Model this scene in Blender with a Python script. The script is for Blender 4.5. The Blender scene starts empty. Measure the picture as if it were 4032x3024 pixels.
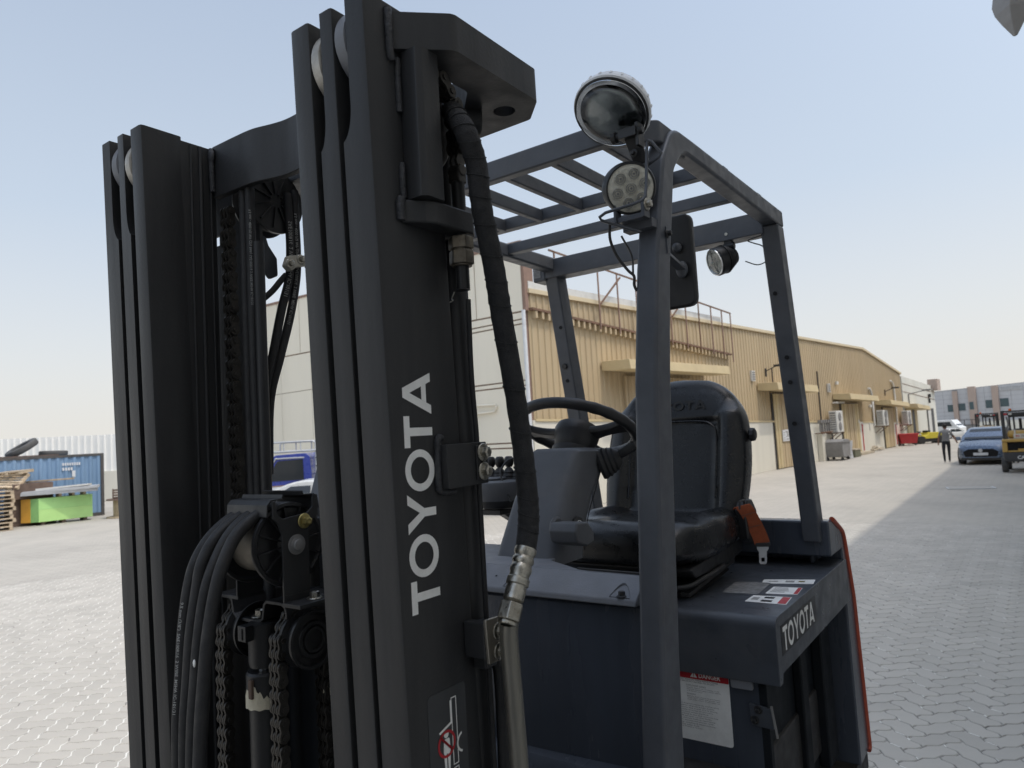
import bpy, bmesh, math, random
from mathutils import Vector, Matrix
random.seed(7)
R = math.radians
scene = bpy.context.scene
COL = scene.collection

# ---------------------------------------------------------------- camera
CAM_H = 2.4
F_PX, PITCH, ROLL = 708.0, R(4.07), R(-3.313)
cam_d = bpy.data.cameras.new('camera')
cam = bpy.data.objects.new('camera', cam_d)
COL.objects.link(cam)
cam_d.sensor_width = 36.0
cam_d.lens = F_PX / 1024 * 36.0
cam_d.clip_start, cam_d.clip_end = 0.05, 3000
_f = Vector((0, math.cos(PITCH), math.sin(PITCH)))
_r0 = Vector((1, 0, 0)); _u0 = Vector((0, -math.sin(PITCH), math.cos(PITCH)))
_r = math.cos(ROLL) * _r0 + math.sin(ROLL) * _u0
_u = -math.sin(ROLL) * _r0 + math.cos(ROLL) * _u0
cam.matrix_world = Matrix(((_r.x, _u.x, -_f.x, 0), (_r.y, _u.y, -_f.y, 0), (_r.z, _u.z, -_f.z, CAM_H), (0, 0, 0, 1)))
cam_d.dof.use_dof = True
cam_d.dof.focus_distance = 1.55
cam_d.dof.aperture_fstop = 8.0
scene.camera = cam

# ---------------------------------------------------------------- world, sun, exposure
SUN_EL, SUN_AZ = R(64), R(121)          # azimuth clockwise from +Y
world = bpy.data.worlds.new('World'); scene.world = world; world.use_nodes = True
wn = world.node_tree; wn.nodes.clear()
sky = wn.nodes.new('ShaderNodeTexSky'); sky.sky_type = 'NISHITA'
sky.sun_disc = False; sky.sun_elevation = SUN_EL; sky.sun_rotation = SUN_AZ
sky.air_density = 1.0; sky.dust_density = 6.0; sky.ozone_density = 1.0; sky.altitude = 0
hazemix = wn.nodes.new('ShaderNodeMix'); hazemix.data_type = 'RGBA'; hazemix.blend_type = 'MIX'
tc = wn.nodes.new('ShaderNodeTexCoord'); sep = wn.nodes.new('ShaderNodeSeparateXYZ')
ramp = wn.nodes.new('ShaderNodeValToRGB')
wn.links.new(tc.outputs['Generated'], sep.inputs[0]); wn.links.new(sep.outputs['Z'], ramp.inputs[0])
els = ramp.color_ramp.elements
els[0].position = 0.0; els[0].color = (9.9, 9.6, 8.9, 1)
els[1].position = 0.62; els[1].color = (4.6, 5.6, 7.2, 1)
e = els.new(0.12); e.color = (8.5, 8.75, 8.85, 1)
e = els.new(0.30); e.color = (6.4, 7.35, 8.5, 1)
hazemix.inputs[0].default_value = 0.70
wn.links.new(sky.outputs[0], hazemix.inputs[6]); wn.links.new(ramp.outputs[0], hazemix.inputs[7])
bg = wn.nodes.new('ShaderNodeBackground'); bg.inputs[1].default_value = 0.150
wo = wn.nodes.new('ShaderNodeOutputWorld')
# wide haze aureole round the sun, added to raise ambient light in the shade: dusty air scatters forward, so the sky brightens smoothly towards it
vn = wn.nodes.new('ShaderNodeVectorMath'); vn.operation = 'NORMALIZE'; wn.links.new(tc.outputs['Generated'], vn.inputs[0])
vd = wn.nodes.new('ShaderNodeVectorMath'); vd.operation = 'DOT_PRODUCT'; wn.links.new(vn.outputs[0], vd.inputs[0])
vd.inputs[1].default_value = (math.sin(SUN_AZ) * math.cos(SUN_EL), math.cos(SUN_AZ) * math.cos(SUN_EL), math.sin(SUN_EL))
mx = wn.nodes.new('ShaderNodeMath'); mx.operation = 'MAXIMUM'; mx.inputs[1].default_value = 0.0; wn.links.new(vd.outputs['Value'], mx.inputs[0])
pw = wn.nodes.new('ShaderNodeMath'); pw.operation = 'POWER'; pw.inputs[1].default_value = 3.0; wn.links.new(mx.outputs[0], pw.inputs[0])
ma = wn.nodes.new('ShaderNodeMath'); ma.operation = 'MULTIPLY_ADD'; ma.inputs[1].default_value = 1.5; ma.inputs[2].default_value = 1.0; wn.links.new(pw.outputs[0], ma.inputs[0])
sc_ = wn.nodes.new('ShaderNodeVectorMath'); sc_.operation = 'SCALE'; wn.links.new(hazemix.outputs[2], sc_.inputs[0]); wn.links.new(ma.outputs[0], sc_.inputs['Scale'])
wn.links.new(sc_.outputs[0], bg.inputs[0]); wn.links.new(bg.outputs[0], wo.inputs[0])

sun_d = bpy.data.lights.new('sun', 'SUN'); sun_d.energy = 2.0; sun_d.angle = R(1.2); sun_d.color = (1.0, 0.93, 0.82)
sun = bpy.data.objects.new('sun', sun_d); COL.objects.link(sun)
S = Vector((math.sin(SUN_AZ) * math.cos(SUN_EL), math.cos(SUN_AZ) * math.cos(SUN_EL), math.sin(SUN_EL)))
sun.rotation_euler = S.to_track_quat('Z', 'Y').to_euler(); sun.location = (20, -10, 40)
scene.view_settings.view_transform = 'Standard'; scene.view_settings.look = 'None'
scene.view_settings.gamma = 1.0; scene.view_settings.exposure = -0.36
scene.view_settings.use_curve_mapping = False
scene.render.engine = 'CYCLES'
scene.cycles.max_bounces = 10; scene.cycles.diffuse_bounces = 3; scene.cycles.glossy_bounces = 5
scene.cycles.transmission_bounces = 8; scene.cycles.caustics_reflective = False; scene.cycles.caustics_refractive = False

# ---------------------------------------------------------------- materials
M = {}
def mat(name, col, rough=0.5, metal=0.0, var=0.12, scale=8.0, bump=0.0, bscale=60.0, dirt=None, dirt_amt=0.0, spec=0.5, rvar=0.1,
        streak=False, coat=0.0, trans=0.0, ior=1.45, island=0.0):
    m = bpy.data.materials.new(name); m.use_nodes = True
    nt = m.node_tree; p = nt.nodes['Principled BSDF']
    p.inputs['Metallic'].default_value = metal; p.inputs['Roughness'].default_value = rough
    p.inputs['Specular IOR Level'].default_value = spec; p.inputs['IOR'].default_value = ior
    p.inputs['Coat Weight'].default_value = coat; p.inputs['Coat Roughness'].default_value = 0.08
    p.inputs['Transmission Weight'].default_value = trans
    N = nt.nodes.new; L = nt.links.new
    tcn = N('ShaderNodeTexCoord'); mp = N('ShaderNodeMapping'); L(tcn.outputs['Object'], mp.inputs[0])
    if streak: mp.inputs['Scale'].default_value = (1, 1, 0.12)
    nz = N('ShaderNodeTexNoise'); nz.inputs['Scale'].default_value = scale; nz.inputs['Detail'].default_value = 6; nz.inputs['Roughness'].default_value = 0.65
    L(mp.outputs[0], nz.inputs['Vector'])
    mr = N('ShaderNodeMapRange'); mr.inputs[1].default_value = 0.3; mr.inputs[2].default_value = 0.7
    mr.inputs[3].default_value = 1 - var; mr.inputs[4].default_value = 1 + var; L(nz.outputs['Fac'], mr.inputs[0])
    mul = N('ShaderNodeMix'); mul.data_type = 'RGBA'; mul.blend_type = 'MULTIPLY'; mul.inputs[0].default_value = 1.0
    mul.inputs[6].default_value = (*col, 1); L(mr.outputs[0], mul.inputs[7])
    out = mul.outputs[2]
    if island:
        geo = N('ShaderNodeNewGeometry'); oi = N('ShaderNodeObjectInfo'); ad = N('ShaderNodeMath'); ad.operation = 'ADD'
        L(geo.outputs['Random Per Island'], ad.inputs[0]); L(oi.outputs['Random'], ad.inputs[1])
        fr = N('ShaderNodeMath'); fr.operation = 'FRACT'; L(ad.outputs[0], fr.inputs[0])
        m3 = N('ShaderNodeMapRange'); m3.inputs[3].default_value = 1 - island; m3.inputs[4].default_value = 1 + island; L(fr.outputs[0], m3.inputs[0])
        mu2 = N('ShaderNodeMix'); mu2.data_type = 'RGBA'; mu2.blend_type = 'MULTIPLY'; mu2.inputs[0].default_value = 1.0
        L(out, mu2.inputs[6]); L(m3.outputs[0], mu2.inputs[7]); out = mu2.outputs[2]
    if dirt is not None:
        n2 = N('ShaderNodeTexNoise'); n2.inputs['Scale'].default_value = scale * 0.35; n2.inputs['Detail'].default_value = 9; n2.inputs['Roughness'].default_value = 0.72
        L(mp.outputs[0], n2.inputs['Vector'])
        m2 = N('ShaderNodeMapRange'); m2.inputs[1].default_value = 0.5; m2.inputs[2].default_value = 0.78; m2.inputs[4].default_value = dirt_amt
        L(n2.outputs['Fac'], m2.inputs[0])
        dm = N('ShaderNodeMix'); dm.data_type = 'RGBA'; L(m2.outputs[0], dm.inputs[0]); L(out, dm.inputs[6]); dm.inputs[7].default_value = (*dirt, 1)
        out = dm.outputs[2]
    L(out, p.inputs['Base Color'])
    if rvar:
        rr = N('ShaderNodeMapRange'); rr.inputs[1].default_value = 0.3; rr.inputs[2].default_value = 0.7
        rr.inputs[3].default_value = max(0.02, rough - rvar); rr.inputs[4].default_value = min(1, rough + rvar)
        n3 = N('ShaderNodeTexNoise'); n3.inputs['Scale'].default_value = scale * 2.3; n3.inputs['Detail'].default_value = 5; L(mp.outputs[0], n3.inputs['Vector'])
        L(n3.outputs['Fac'], rr.inputs[0]); L(rr.outputs[0], p.inputs['Roughness'])
    if bump:
        nb = N('ShaderNodeTexNoise'); nb.inputs['Scale'].default_value = bscale; nb.inputs['Detail'].default_value = 4; L(tcn.outputs['Object'], nb.inputs['Vector'])
        b = N('ShaderNodeBump'); b.inputs['Strength'].default_value = bump; b.inputs['Distance'].default_value = 0.004
        L(nb.outputs['Fac'], b.inputs['Height']); L(b.outputs[0], p.inputs['Normal'])
    M[name] = m
    return m
DUST = (0.20, 0.175, 0.145)
mat('mast_paint', (0.021, 0.0215, 0.023), 0.5, var=0.25, scale=9, bump=0.10, bscale=140, dirt=(0.075, 0.072, 0.068), dirt_amt=0.35, streak=True)
mat('weld_paint', (0.035, 0.036, 0.04), 0.55, var=0.3, scale=60, bump=0.8, bscale=160)
mat('guard_paint', (0.070, 0.076, 0.089), 0.42, var=0.15, scale=12, bump=0.06, bscale=200, dirt=(0.11, 0.10, 0.09), dirt_amt=0.3)
mat('body_paint', (0.055, 0.064, 0.082), 0.24, var=0.2, scale=5, bump=0.03, bscale=90, dirt=(0.12, 0.115, 0.11), dirt_amt=0.25, streak=True)
mat('hood_paint', (0.060, 0.067, 0.080), 0.36, var=0.2, scale=7, bump=0.05, bscale=160, dirt=(0.14, 0.13, 0.12), dirt_amt=0.35)
mat('cover_grey', (0.175, 0.182, 0.20), 0.55, var=0.12, scale=9, bump=0.15, bscale=220, dirt=DUST, dirt_amt=0.35)
mat('cowl_plastic', (0.085, 0.089, 0.098), 0.5, var=0.12, scale=7, bump=0.15, bscale=260, dirt=DUST, dirt_amt=0.3)
mat('black_plastic', (0.018, 0.018, 0.019), 0.42, var=0.2, scale=14, bump=0.1, bscale=240)
mat('rubber', (0.016, 0.016, 0.017), 0.62, var=0.25, scale=25, bump=0.15, bscale=220, dirt=(0.07, 0.066, 0.06), dirt_amt=0.3)
mat('hose_cloth', (0.018, 0.018, 0.019), 0.8, var=0.3, scale=40, bump=0.5, bscale=420)
mat('body_dark', (0.010, 0.0125, 0.016), 0.6, var=0.2, scale=6, spec=0.25)
mat('nut_steel', (0.16, 0.14, 0.11), 0.45, metal=0.7, var=0.4, scale=50, bump=0.3, bscale=160, dirt=(0.35, 0.31, 0.22), dirt_amt=0.5)
mat('sunlit_joint_sand', (0.74, 0.72, 0.66), 0.95, var=0.08, scale=6, spec=0.1)
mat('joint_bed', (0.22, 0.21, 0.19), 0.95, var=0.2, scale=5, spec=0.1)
mat('vinyl', (0.0085, 0.009, 0.010), 0.30, var=0.15, scale=10, bump=0.04, bscale=300, dirt=(0.03, 0.029, 0.028), dirt_amt=0.15)
mat('pit', (0.006, 0.006, 0.007), 0.8, var=0.2)
mat('white_decal', (0.82, 0.82, 0.80), 0.45, var=0.06, scale=30, dirt=(0.35, 0.33, 0.30), dirt_amt=0.35)
mat('black_decal', (0.012, 0.012, 0.013), 0.4)
mat('red_decal', (0.42, 0.022, 0.030), 0.45, var=0.1, scale=30)
mat('grey_decal', (0.045, 0.047, 0.050), 0.4)
mat('print_grey', (0.30, 0.30, 0.29), 0.6, var=0.35, scale=120)
mat('label_ink', (0.16, 0.16, 0.16), 0.6, var=0.2, scale=100)
mat('worn_label', (0.20, 0.20, 0.20), 0.6, var=0.4, scale=60)
mat('zinc', (0.42, 0.40, 0.35), 0.34, metal=1.0, var=0.3, scale=60, bump=0.12, bscale=200, dirt=(0.10, 0.08, 0.05), dirt_amt=0.7)
mat('bare_steel', (0.38, 0.35, 0.30), 0.42, metal=0.9, var=0.25, scale=30, bump=0.1, bscale=150, dirt=(0.10, 0.085, 0.06), dirt_amt=0.6, streak=True)
mat('pipe_zinc', (0.20, 0.19, 0.165), 0.40, metal=0.75, var=0.25, scale=30, bump=0.05, bscale=150, dirt=(0.10, 0.085, 0.06), dirt_amt=0.5, streak=True)
mat('roller_steel', (0.46, 0.44, 0.40), 0.5, metal=0.5, var=0.3, scale=22, bump=0.1, bscale=150, dirt=(0.2, 0.17, 0.12), dirt_amt=0.7)
mat('chain_steel', (0.052, 0.048, 0.043), 0.45, metal=0.55, var=0.35, scale=40, bump=0.15, bscale=200)
mat('drum_steel', (0.16, 0.145, 0.12), 0.5, metal=0.5, var=0.3, scale=18, dirt=(0.05, 0.045, 0.04), dirt_amt=0.6)
mat('yellow_zinc', (0.36, 0.30, 0.12), 0.4, metal=0.8, var=0.3, scale=60)
mat('tape', (0.62, 0.57, 0.44), 0.75, var=0.12, scale=20, bump=0.5, bscale=120, dirt=(0.16, 0.13, 0.09), dirt_amt=0.85)
mat('nylon', (0.55, 0.52, 0.44), 0.55, var=0.12, scale=20, dirt=(0.25, 0.22, 0.17), dirt_amt=0.4)
mat('belt_orange', (0.28, 0.065, 0.022), 0.75, var=0.2, scale=60, bump=0.3, bscale=500)
mat('orange_paint', (0.42, 0.075, 0.035), 0.42, var=0.15, scale=10, dirt=(0.15, 0.08, 0.06), dirt_amt=0.3)
mat('chrome', (0.62, 0.64, 0.66), 0.12, metal=1.0, var=0.1)
mat('reflector', (0.50, 0.49, 0.46), 0.42, metal=0.35, var=0.2, scale=40)
mat('led_lens', (0.62, 0.60, 0.52), 0.22, var=0.2, scale=60, bump=0.6, bscale=140)
mat('white_plastic', (0.68, 0.69, 0.70), 0.4, var=0.08, dirt=(0.4, 0.38, 0.34), dirt_amt=0.3)
def glassmat(name, col, rough=0.03):
    m = bpy.data.materials.new(name); m.use_nodes = True; p = m.node_tree.nodes['Principled BSDF']
    p.inputs['Base Color'].default_value = (*col, 1); p.inputs['Roughness'].default_value = rough
    p.inputs['Transmission Weight'].default_value = 1.0; p.inputs['IOR'].default_value = 1.45
    M[name] = m
glassmat('lamp_glass', (0.80, 0.82, 0.80), 0.02)
mat('car_glass', (0.020, 0.024, 0.028), 0.06, var=0.05, rvar=0)
mat('window_glass', (0.05, 0.085, 0.095), 0.08, var=0.1, rvar=0)
# yard
mat('paver', (0.46, 0.43, 0.38), 0.85, var=0.10, scale=1.2, bump=0.35, bscale=55, dirt=(0.35, 0.325, 0.285), dirt_amt=0.5, island=0.055, spec=0.25)
mat('cream_panel', (0.80, 0.745, 0.62), 0.8, var=0.05, scale=0.5, dirt=(0.48, 0.43, 0.34), dirt_amt=0.4, streak=True)
mat('cream_dado', (0.66, 0.63, 0.54), 0.85, var=0.07, scale=0.9, dirt=(0.38, 0.33, 0.25), dirt_amt=0.55, streak=True)
mat('tan_sheet', (0.47, 0.365, 0.225), 0.55, var=0.08, scale=0.8, dirt=(0.34, 0.25, 0.15), dirt_amt=0.5, streak=True)
mat('tan_canopy', (0.56, 0.45, 0.26), 0.6, var=0.08, scale=2, dirt=(0.40, 0.31, 0.2), dirt_amt=0.4)
mat('tan_trim', (0.60, 0.50, 0.33), 0.6, var=0.05, scale=2)
mat('rust', (0.17, 0.10, 0.065), 0.8, var=0.3, scale=6)
mat('rust_pink', (0.26, 0.17, 0.13), 0.8, var=0.15, scale=3)
mat('white_render', (0.64, 0.63, 0.56), 0.85, var=0.05, scale=0.6, dirt=(0.45, 0.42, 0.34), dirt_amt=0.4, streak=True)
mat('ac_white', (0.62, 0.61, 0.57), 0.5, var=0.06, dirt=(0.35, 0.31, 0.25), dirt_amt=0.4)
mat('dark_metal', (0.035, 0.034, 0.034), 0.5, var=0.2)
mat('grey_metal', (0.22, 0.215, 0.21), 0.55, var=0.15, scale=3, dirt=(0.13, 0.11, 0.09), dirt_amt=0.5)
mat('light_metal', (0.46, 0.47, 0.48), 0.42, metal=0.3, var=0.1, scale=3)
mat('red_paint', (0.45, 0.035, 0.040), 0.5, var=0.12, scale=3, dirt=(0.3, 0.1, 0.09), dirt_amt=0.3)
mat('fabric_white', (0.62, 0.62, 0.62), 0.85, var=0.1)
mat('yellow_paint', (0.60, 0.50, 0.06), 0.45, var=0.1, scale=4, dirt=(0.3, 0.25, 0.1), dirt_amt=0.35)
mat('machine_yellow', (0.46, 0.29, 0.075), 0.45, var=0.1, scale=4, dirt=(0.28, 0.20, 0.09), dirt_amt=0.4)
mat('machine_grey', (0.055, 0.056, 0.060), 0.55, var=0.15, scale=4)
mat('olive_box', (0.13, 0.13, 0.085), 0.7)
mat('debris', (0.42, 0.36, 0.27), 0.85, var=0.3, scale=6)
mat('office_panel', (0.46, 0.465, 0.475), 0.6, var=0.05, scale=0.4)
mat('office_joint', (0.28, 0.285, 0.295), 0.7)
mat('office_pink', (0.40, 0.315, 0.265), 0.75, var=0.06, scale=0.5)
mat('container_blue', (0.19, 0.30, 0.45), 0.55, var=0.15, scale=1.2, dirt=(0.48, 0.56, 0.62), dirt_amt=0.7, streak=True)
mat('container_edge', (0.075, 0.072, 0.07), 0.6, var=0.3, scale=3, dirt=(0.20, 0.11, 0.06), dirt_amt=0.5)
mat('fence_sheet', (0.82, 0.81, 0.77), 0.5, var=0.04, scale=0.5)
mat('green_panel', (0.42, 0.72, 0.27), 0.5, var=0.06, scale=2)
mat('green_panel_b', (0.46, 0.73, 0.27), 0.5, var=0.06, scale=2)
mat('green_end', (0.27, 0.52, 0.19), 0.5, var=0.1, scale=2)
mat('ochre_panel', (0.66, 0.34, 0.05), 0.55, var=0.1, scale=3)
mat('wood_pallet', (0.50, 0.40, 0.28), 0.8, var=0.25, scale=5, dirt=(0.22, 0.16, 0.10), dirt_amt=0.6, island=0.2)
mat('wood_dark', (0.13, 0.09, 0.07), 0.85, var=0.25, scale=5, island=0.2)
mat('wood_spool', (0.40, 0.32, 0.21), 0.8, var=0.15, scale=4)
mat('tyre', (0.075, 0.074, 0.072), 0.8, var=0.2, scale=4, dirt=(0.14, 0.13, 0.12), dirt_amt=0.5)
mat('truck_blue', (0.025, 0.045, 0.27), 0.28, var=0.06, scale=3, coat=0.5)
mat('car_bluegrey', (0.105, 0.145, 0.215), 0.28, var=0.05, metal=0.35, coat=0.6)
mat('car_white', (0.66, 0.67, 0.66), 0.3, var=0.03, coat=0.4)
mat('lamp_clear', (0.5, 0.5, 0.5), 0.15, metal=0.6)
mat('skin', (0.17, 0.085, 0.055), 0.55, var=0.1)
mat('shirt_grey', (0.20, 0.20, 0.205), 0.85, var=0.12, scale=12)
mat('trousers', (0.018, 0.019, 0.024), 0.85, var=0.2, scale=12)
mat('hair', (0.012, 0.011, 0.010), 0.6)
mat('sole', (0.30, 0.29, 0.28), 0.7)
mat('beacon_orange', (0.62, 0.13, 0.02), 0.35)
mat('shade_wall', (0.76, 0.72, 0.65), 0.85, var=0.08, scale=0.6)

# ---------------------------------------------------------------- ground material (far pavers drawn by the material)
def ground_material():
    m = bpy.data.materials.new('yard_ground'); m.use_nodes = True
    nt = m.node_tree; p = nt.nodes['Principled BSDF']; N = nt.nodes.new; L = nt.links.new
    p.inputs['Roughness'].default_value = 0.9; p.inputs['Specular IOR Level'].default_value = 0.2
    tcn = N('ShaderNodeTexCoord')
    rot = N('ShaderNodeMapping'); rot.inputs['Rotation'].default_value = (0, 0, R(-8.3)); L(tcn.outputs['Object'], rot.inputs[0])
    br = N('ShaderNodeTexBrick'); L(rot.outputs[0], br.inputs['Vector'])
    br.inputs['Color1'].default_value = (0.46, 0.43, 0.38, 1); br.inputs['Color2'].default_value = (0.42, 0.395, 0.35, 1)
    br.inputs['Mortar'].default_value = (0.36, 0.335, 0.29, 1); br.inputs['Scale'].default_value = 1.0
    br.inputs['Brick Width'].default_value = 0.32; br.inputs['Row Height'].default_value = 0.16; br.inputs['Mortar Size'].default_value = 0.012
    n1 = N('ShaderNodeTexNoise'); n1.inputs['Scale'].default_value = 0.30; n1.inputs['Detail'].default_value = 8; n1.inputs['Roughness'].default_value = 0.7
    L(tcn.outputs['Object'], n1.inputs['Vector'])
    mr = N('ShaderNodeMapRange'); mr.inputs[1].default_value = 0.3; mr.inputs[2].default_value = 0.72; mr.inputs[3].default_value = 0.86; mr.inputs[4].default_value = 1.10
    L(n1.outputs['Fac'], mr.inputs[0])
    mul = N('ShaderNodeMix'); mul.data_type = 'RGBA'; mul.blend_type = 'MULTIPLY'; mul.inputs[0].default_value = 1
    L(br.outputs['Color'], mul.inputs[6]); L(mr.outputs[0], mul.inputs[7])
    # drifted sand and tyre-worn lanes, patches with a shape of their own
    mp2 = N('ShaderNodeMapping'); mp2.inputs['Rotation'].default_value = (0, 0, R(40)); mp2.inputs['Scale'].default_value = (0.7, 0.10, 1); L(tcn.outputs['Object'], mp2.inputs[0])
    n2 = N('ShaderNodeTexNoise'); n2.inputs['Scale'].default_value = 0.8; n2.inputs['Detail'].default_value = 7; L(mp2.outputs[0], n2.inputs['Vector'])
    m2 = N('ShaderNodeMapRange'); m2.inputs[1].default_value = 0.5; m2.inputs[2].default_value = 0.7; m2.inputs[4].default_value = 0.55; L(n2.outputs['Fac'], m2.inputs[0])
    dm = N('ShaderNodeMix'); dm.data_type = 'RGBA'; L(m2.outputs[0], dm.inputs[0]); L(mul.outputs[2], dm.inputs[6]); dm.inputs[7].default_value = (0.48, 0.445, 0.385, 1)
    L(dm.outputs[2], p.inputs['Base Color'])
    n3 = N('ShaderNodeTexNoise'); n3.inputs['Scale'].default_value = 6; n3.inputs['Detail'].default_value = 6; L(tcn.outputs['Object'], n3.inputs['Vector'])
    b = N('ShaderNodeBump'); b.inputs['Strength'].default_value = 0.5; b.inputs['Distance'].default_value = 0.02; L(n3.outputs['Fac'], b.inputs['Height']); L(b.outputs[0], p.inputs['Normal'])
    M['yard_ground'] = m
ground_material()
# ---------------------------------------------------------------- mesh helpers
AX = {'u': Vector((1, 0, 0)), 'v': Vector((0, 1, 0)), 'z': Vector((0, 0, 1))}
def frame_of(d):
    d = d.normalized(); a = Vector((0, 0, 1)) if abs(d.z) < 0.9 else Vector((1, 0, 0))
    x = a.cross(d).normalized(); return x, d.cross(x)
def rpoly(pts, rads, seg=4):
    """round the corners of a 2-D polygon; rads is one radius or one per corner"""
    n = len(pts); out = []
    if not isinstance(rads, (list, tuple)): rads = [rads] * n
    for i in range(n):
        p = Vector(pts[i]); a = Vector(pts[i - 1]); b = Vector(pts[(i + 1) % n]); r = rads[i]
        if r <= 0: out.append(tuple(p)); continue
        da = (a - p); db = (b - p); la, lb = da.length, db.length; da.normalize(); db.normalize()
        ang = da.angle(db)
        t = min(r / max(math.tan(ang / 2), 1e-4), la * 0.49, lb * 0.49)
        s, e_ = p + da * t, p + db * t
        for k in range(seg + 1):
            f = k / seg; out.append(tuple(s * (1 - f) ** 2 + p * 2 * f * (1 - f) + e_ * f * f))
    return out
class MB:
    def __init__(self): self.bm = bmesh.new(); self.mi = 0
    def _f(self, vs):
        try:
            f = self.bm.faces.new(vs); f.material_index = self.mi; return f
        except ValueError: return None
    def poly(self, pts): return self._f([self.bm.verts.new(p) for p in pts])
    def box(self, a, b):
        x0, x1 = sorted((a[0], b[0])); y0, y1 = sorted((a[1], b[1])); z0, z1 = sorted((a[2], b[2]))
        v = [self.bm.verts.new(p) for p in ((x0,y0,z0),(x1,y0,z0),(x1,y1,z0),(x0,y1,z0),(x0,y0,z1),(x1,y0,z1),(x1,y1,z1),(x0,y1,z1))]
        for q in ((3,2,1,0),(4,5,6,7),(0,1,5,4),(1,2,6,5),(2,3,7,6),(3,0,4,7)): self._f([v[i] for i in q])
        return self
    def loft(self, rings, caps=True, closed=True):
        vr = [[self.bm.verts.new(p) for p in r] for r in rings]
        for a, b in zip(vr, vr[1:]):
            n = len(a)
            for i in range(n if closed else n - 1):
                j = (i + 1) % n; self._f([a[i], a[j], b[j], b[i]])
        if caps: self._f(vr[0][::-1]); self._f(vr[-1])
        return self
    def prism(self, pts, plane, lo, hi):
        def mk(p, w): return {'uv': (p[0], p[1], w), 'vz': (w, p[0], p[1]), 'uz': (p[0], w, p[1])}[plane]
        return self.loft([[mk(p, lo) for p in pts], [mk(p, hi) for p in pts]])
    def cyl(self, p0, p1, r, n=20, r2=None, caps=True):
        p0, p1 = Vector(p0), Vector(p1); x, y = frame_of(p1 - p0); r2 = r if r2 is None else r2
        ring = lambda c, rr: [c + (x * math.cos(2*math.pi*i/n) + y * math.sin(2*math.pi*i/n)) * rr for i in range(n)]
        return self.loft([ring(p0, r), ring(p1, r2)], caps)
    def lathe(self, prof, p0, axis, n=28, caps=True):
        p0 = Vector(p0); d = Vector(axis).normalized(); x, y = frame_of(d)
        return self.loft([[p0 + d * h + (x * math.cos(2*math.pi*i/n) + y * math.sin(2*math.pi*i/n)) * max(r, 1e-4) for i in range(n)] for r, h in prof], caps)
    def tube(self, path, r, n=10, caps=True, closed=False, flat=None):
        P = [Vector(p) for p in path]; m = len(P); rr = r if isinstance(r, (list, tuple)) else [r] * m
        x = None; rings = []
        for i in range(m):
            if closed: d = (P[(i + 1) % m] - P[i - 1]).normalized()
            else: d = (P[min(i + 1, m - 1)] - P[max(i - 1, 0)]).normalized()
            if x is None: x, y = frame_of(d)
            else:
                x = (x - d * x.dot(d)).normalized(); y = d.cross(x)
            fx, fy = (1, 1) if flat is None else flat
            rings.append([P[i] + (x * math.cos(2*math.pi*k/n) * fx + y * math.sin(2*math.pi*k/n) * fy) * rr[i] for k in range(n)])
        if closed: rings.append(rings[0]); 
        if closed:
            vr = [[self.bm.verts.new(p) for p in q] for q in rings[:-1]]
            for i in range(m):
                a, b = vr[i], vr[(i + 1) % m]
                for k in range(n): j = (k + 1) % n; self._f([a[k], a[j], b[j], b[k]])
            return self
        return self.loft(rings, caps)
    def bar(self, p0, p1, w, h, up=(0, 0, 1)):
        p0, p1 = Vector(p0), Vector(p1); d = (p1 - p0).normalized(); upv = Vector(up); s = d.cross(upv).normalized(); t = s.cross(d)
        ring = lambda c: [c + s*w/2 + t*h/2, c - s*w/2 + t*h/2, c - s*w/2 - t*h/2, c + s*w/2 - t*h/2]
        return self.loft([ring(p0), ring(p1)])
    def ball(self, c, r, sc=(1, 1, 1), nu=16, nv=10, e=1.0):
        c = Vector(c); rings = []
        sg = lambda t, k: math.copysign(abs(t) ** k, t)
        for j in range(nv + 1):
            ph = -math.pi/2 + math.pi * j / nv; ch, sh = sg(max(math.cos(ph), 1e-3), e), sg(math.sin(ph), e)
            rings.append([c + Vector((sg(math.cos(2*math.pi*i/nu), e) * ch * r * sc[0], sg(math.sin(2*math.pi*i/nu), e) * ch * r * sc[1], sh * r * sc[2])) for i in range(nu)])
        return self.loft(rings)
    def build(self, name, m, parent=None, bevel=0.0, seg=2, smooth=None, O=None, wn=False, xf=None):
        bm = self.bm
        if O is not None: bmesh.ops.translate(bm, verts=bm.verts, vec=-Vector(O))
        if xf is not None: bmesh.ops.transform(bm, verts=bm.verts, matrix=xf)
        bmesh.ops.recalc_face_normals(bm, faces=bm.faces)
        me = bpy.data.meshes.new(name); bm.to_mesh(me); bm.free()
        for mm in (m if isinstance(m, (list, tuple)) else [m]): me.materials.append(M[mm])
        if smooth is not None:
            me.polygons.foreach_set('use_smooth', [True] * len(me.polygons)); me.set_sharp_from_angle(angle=R(smooth))
        o = bpy.data.objects.new(name, me); COL.objects.link(o)
        if parent is not None: o.parent = parent
        if bevel:
            b = o.modifiers.new('bevel', 'BEVEL'); b.width = bevel; b.segments = seg; b.limit_method = 'ANGLE'; b.angle_limit = R(35)
            if wn:
                me.polygons.foreach_set('use_smooth', [True] * len(me.polygons)); w = o.modifiers.new('wn', 'WEIGHTED_NORMAL'); w.weight = 100
        return o
def empty(name, loc=(0, 0, 0), rz=0.0, scale=1.0):
    o = bpy.data.objects.new(name, None); COL.objects.link(o); o.location = loc; o.rotation_euler = (0, 0, rz); o.scale = (scale,) * 3; o.empty_display_size = 0.2
    return o
def tag(o, label=None, cat=None, group=None, kind=None):
    if label: o['label'] = label
    if cat: o['category'] = cat
    if group: o['group'] = group
    if kind: o['kind'] = kind
    return o
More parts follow.
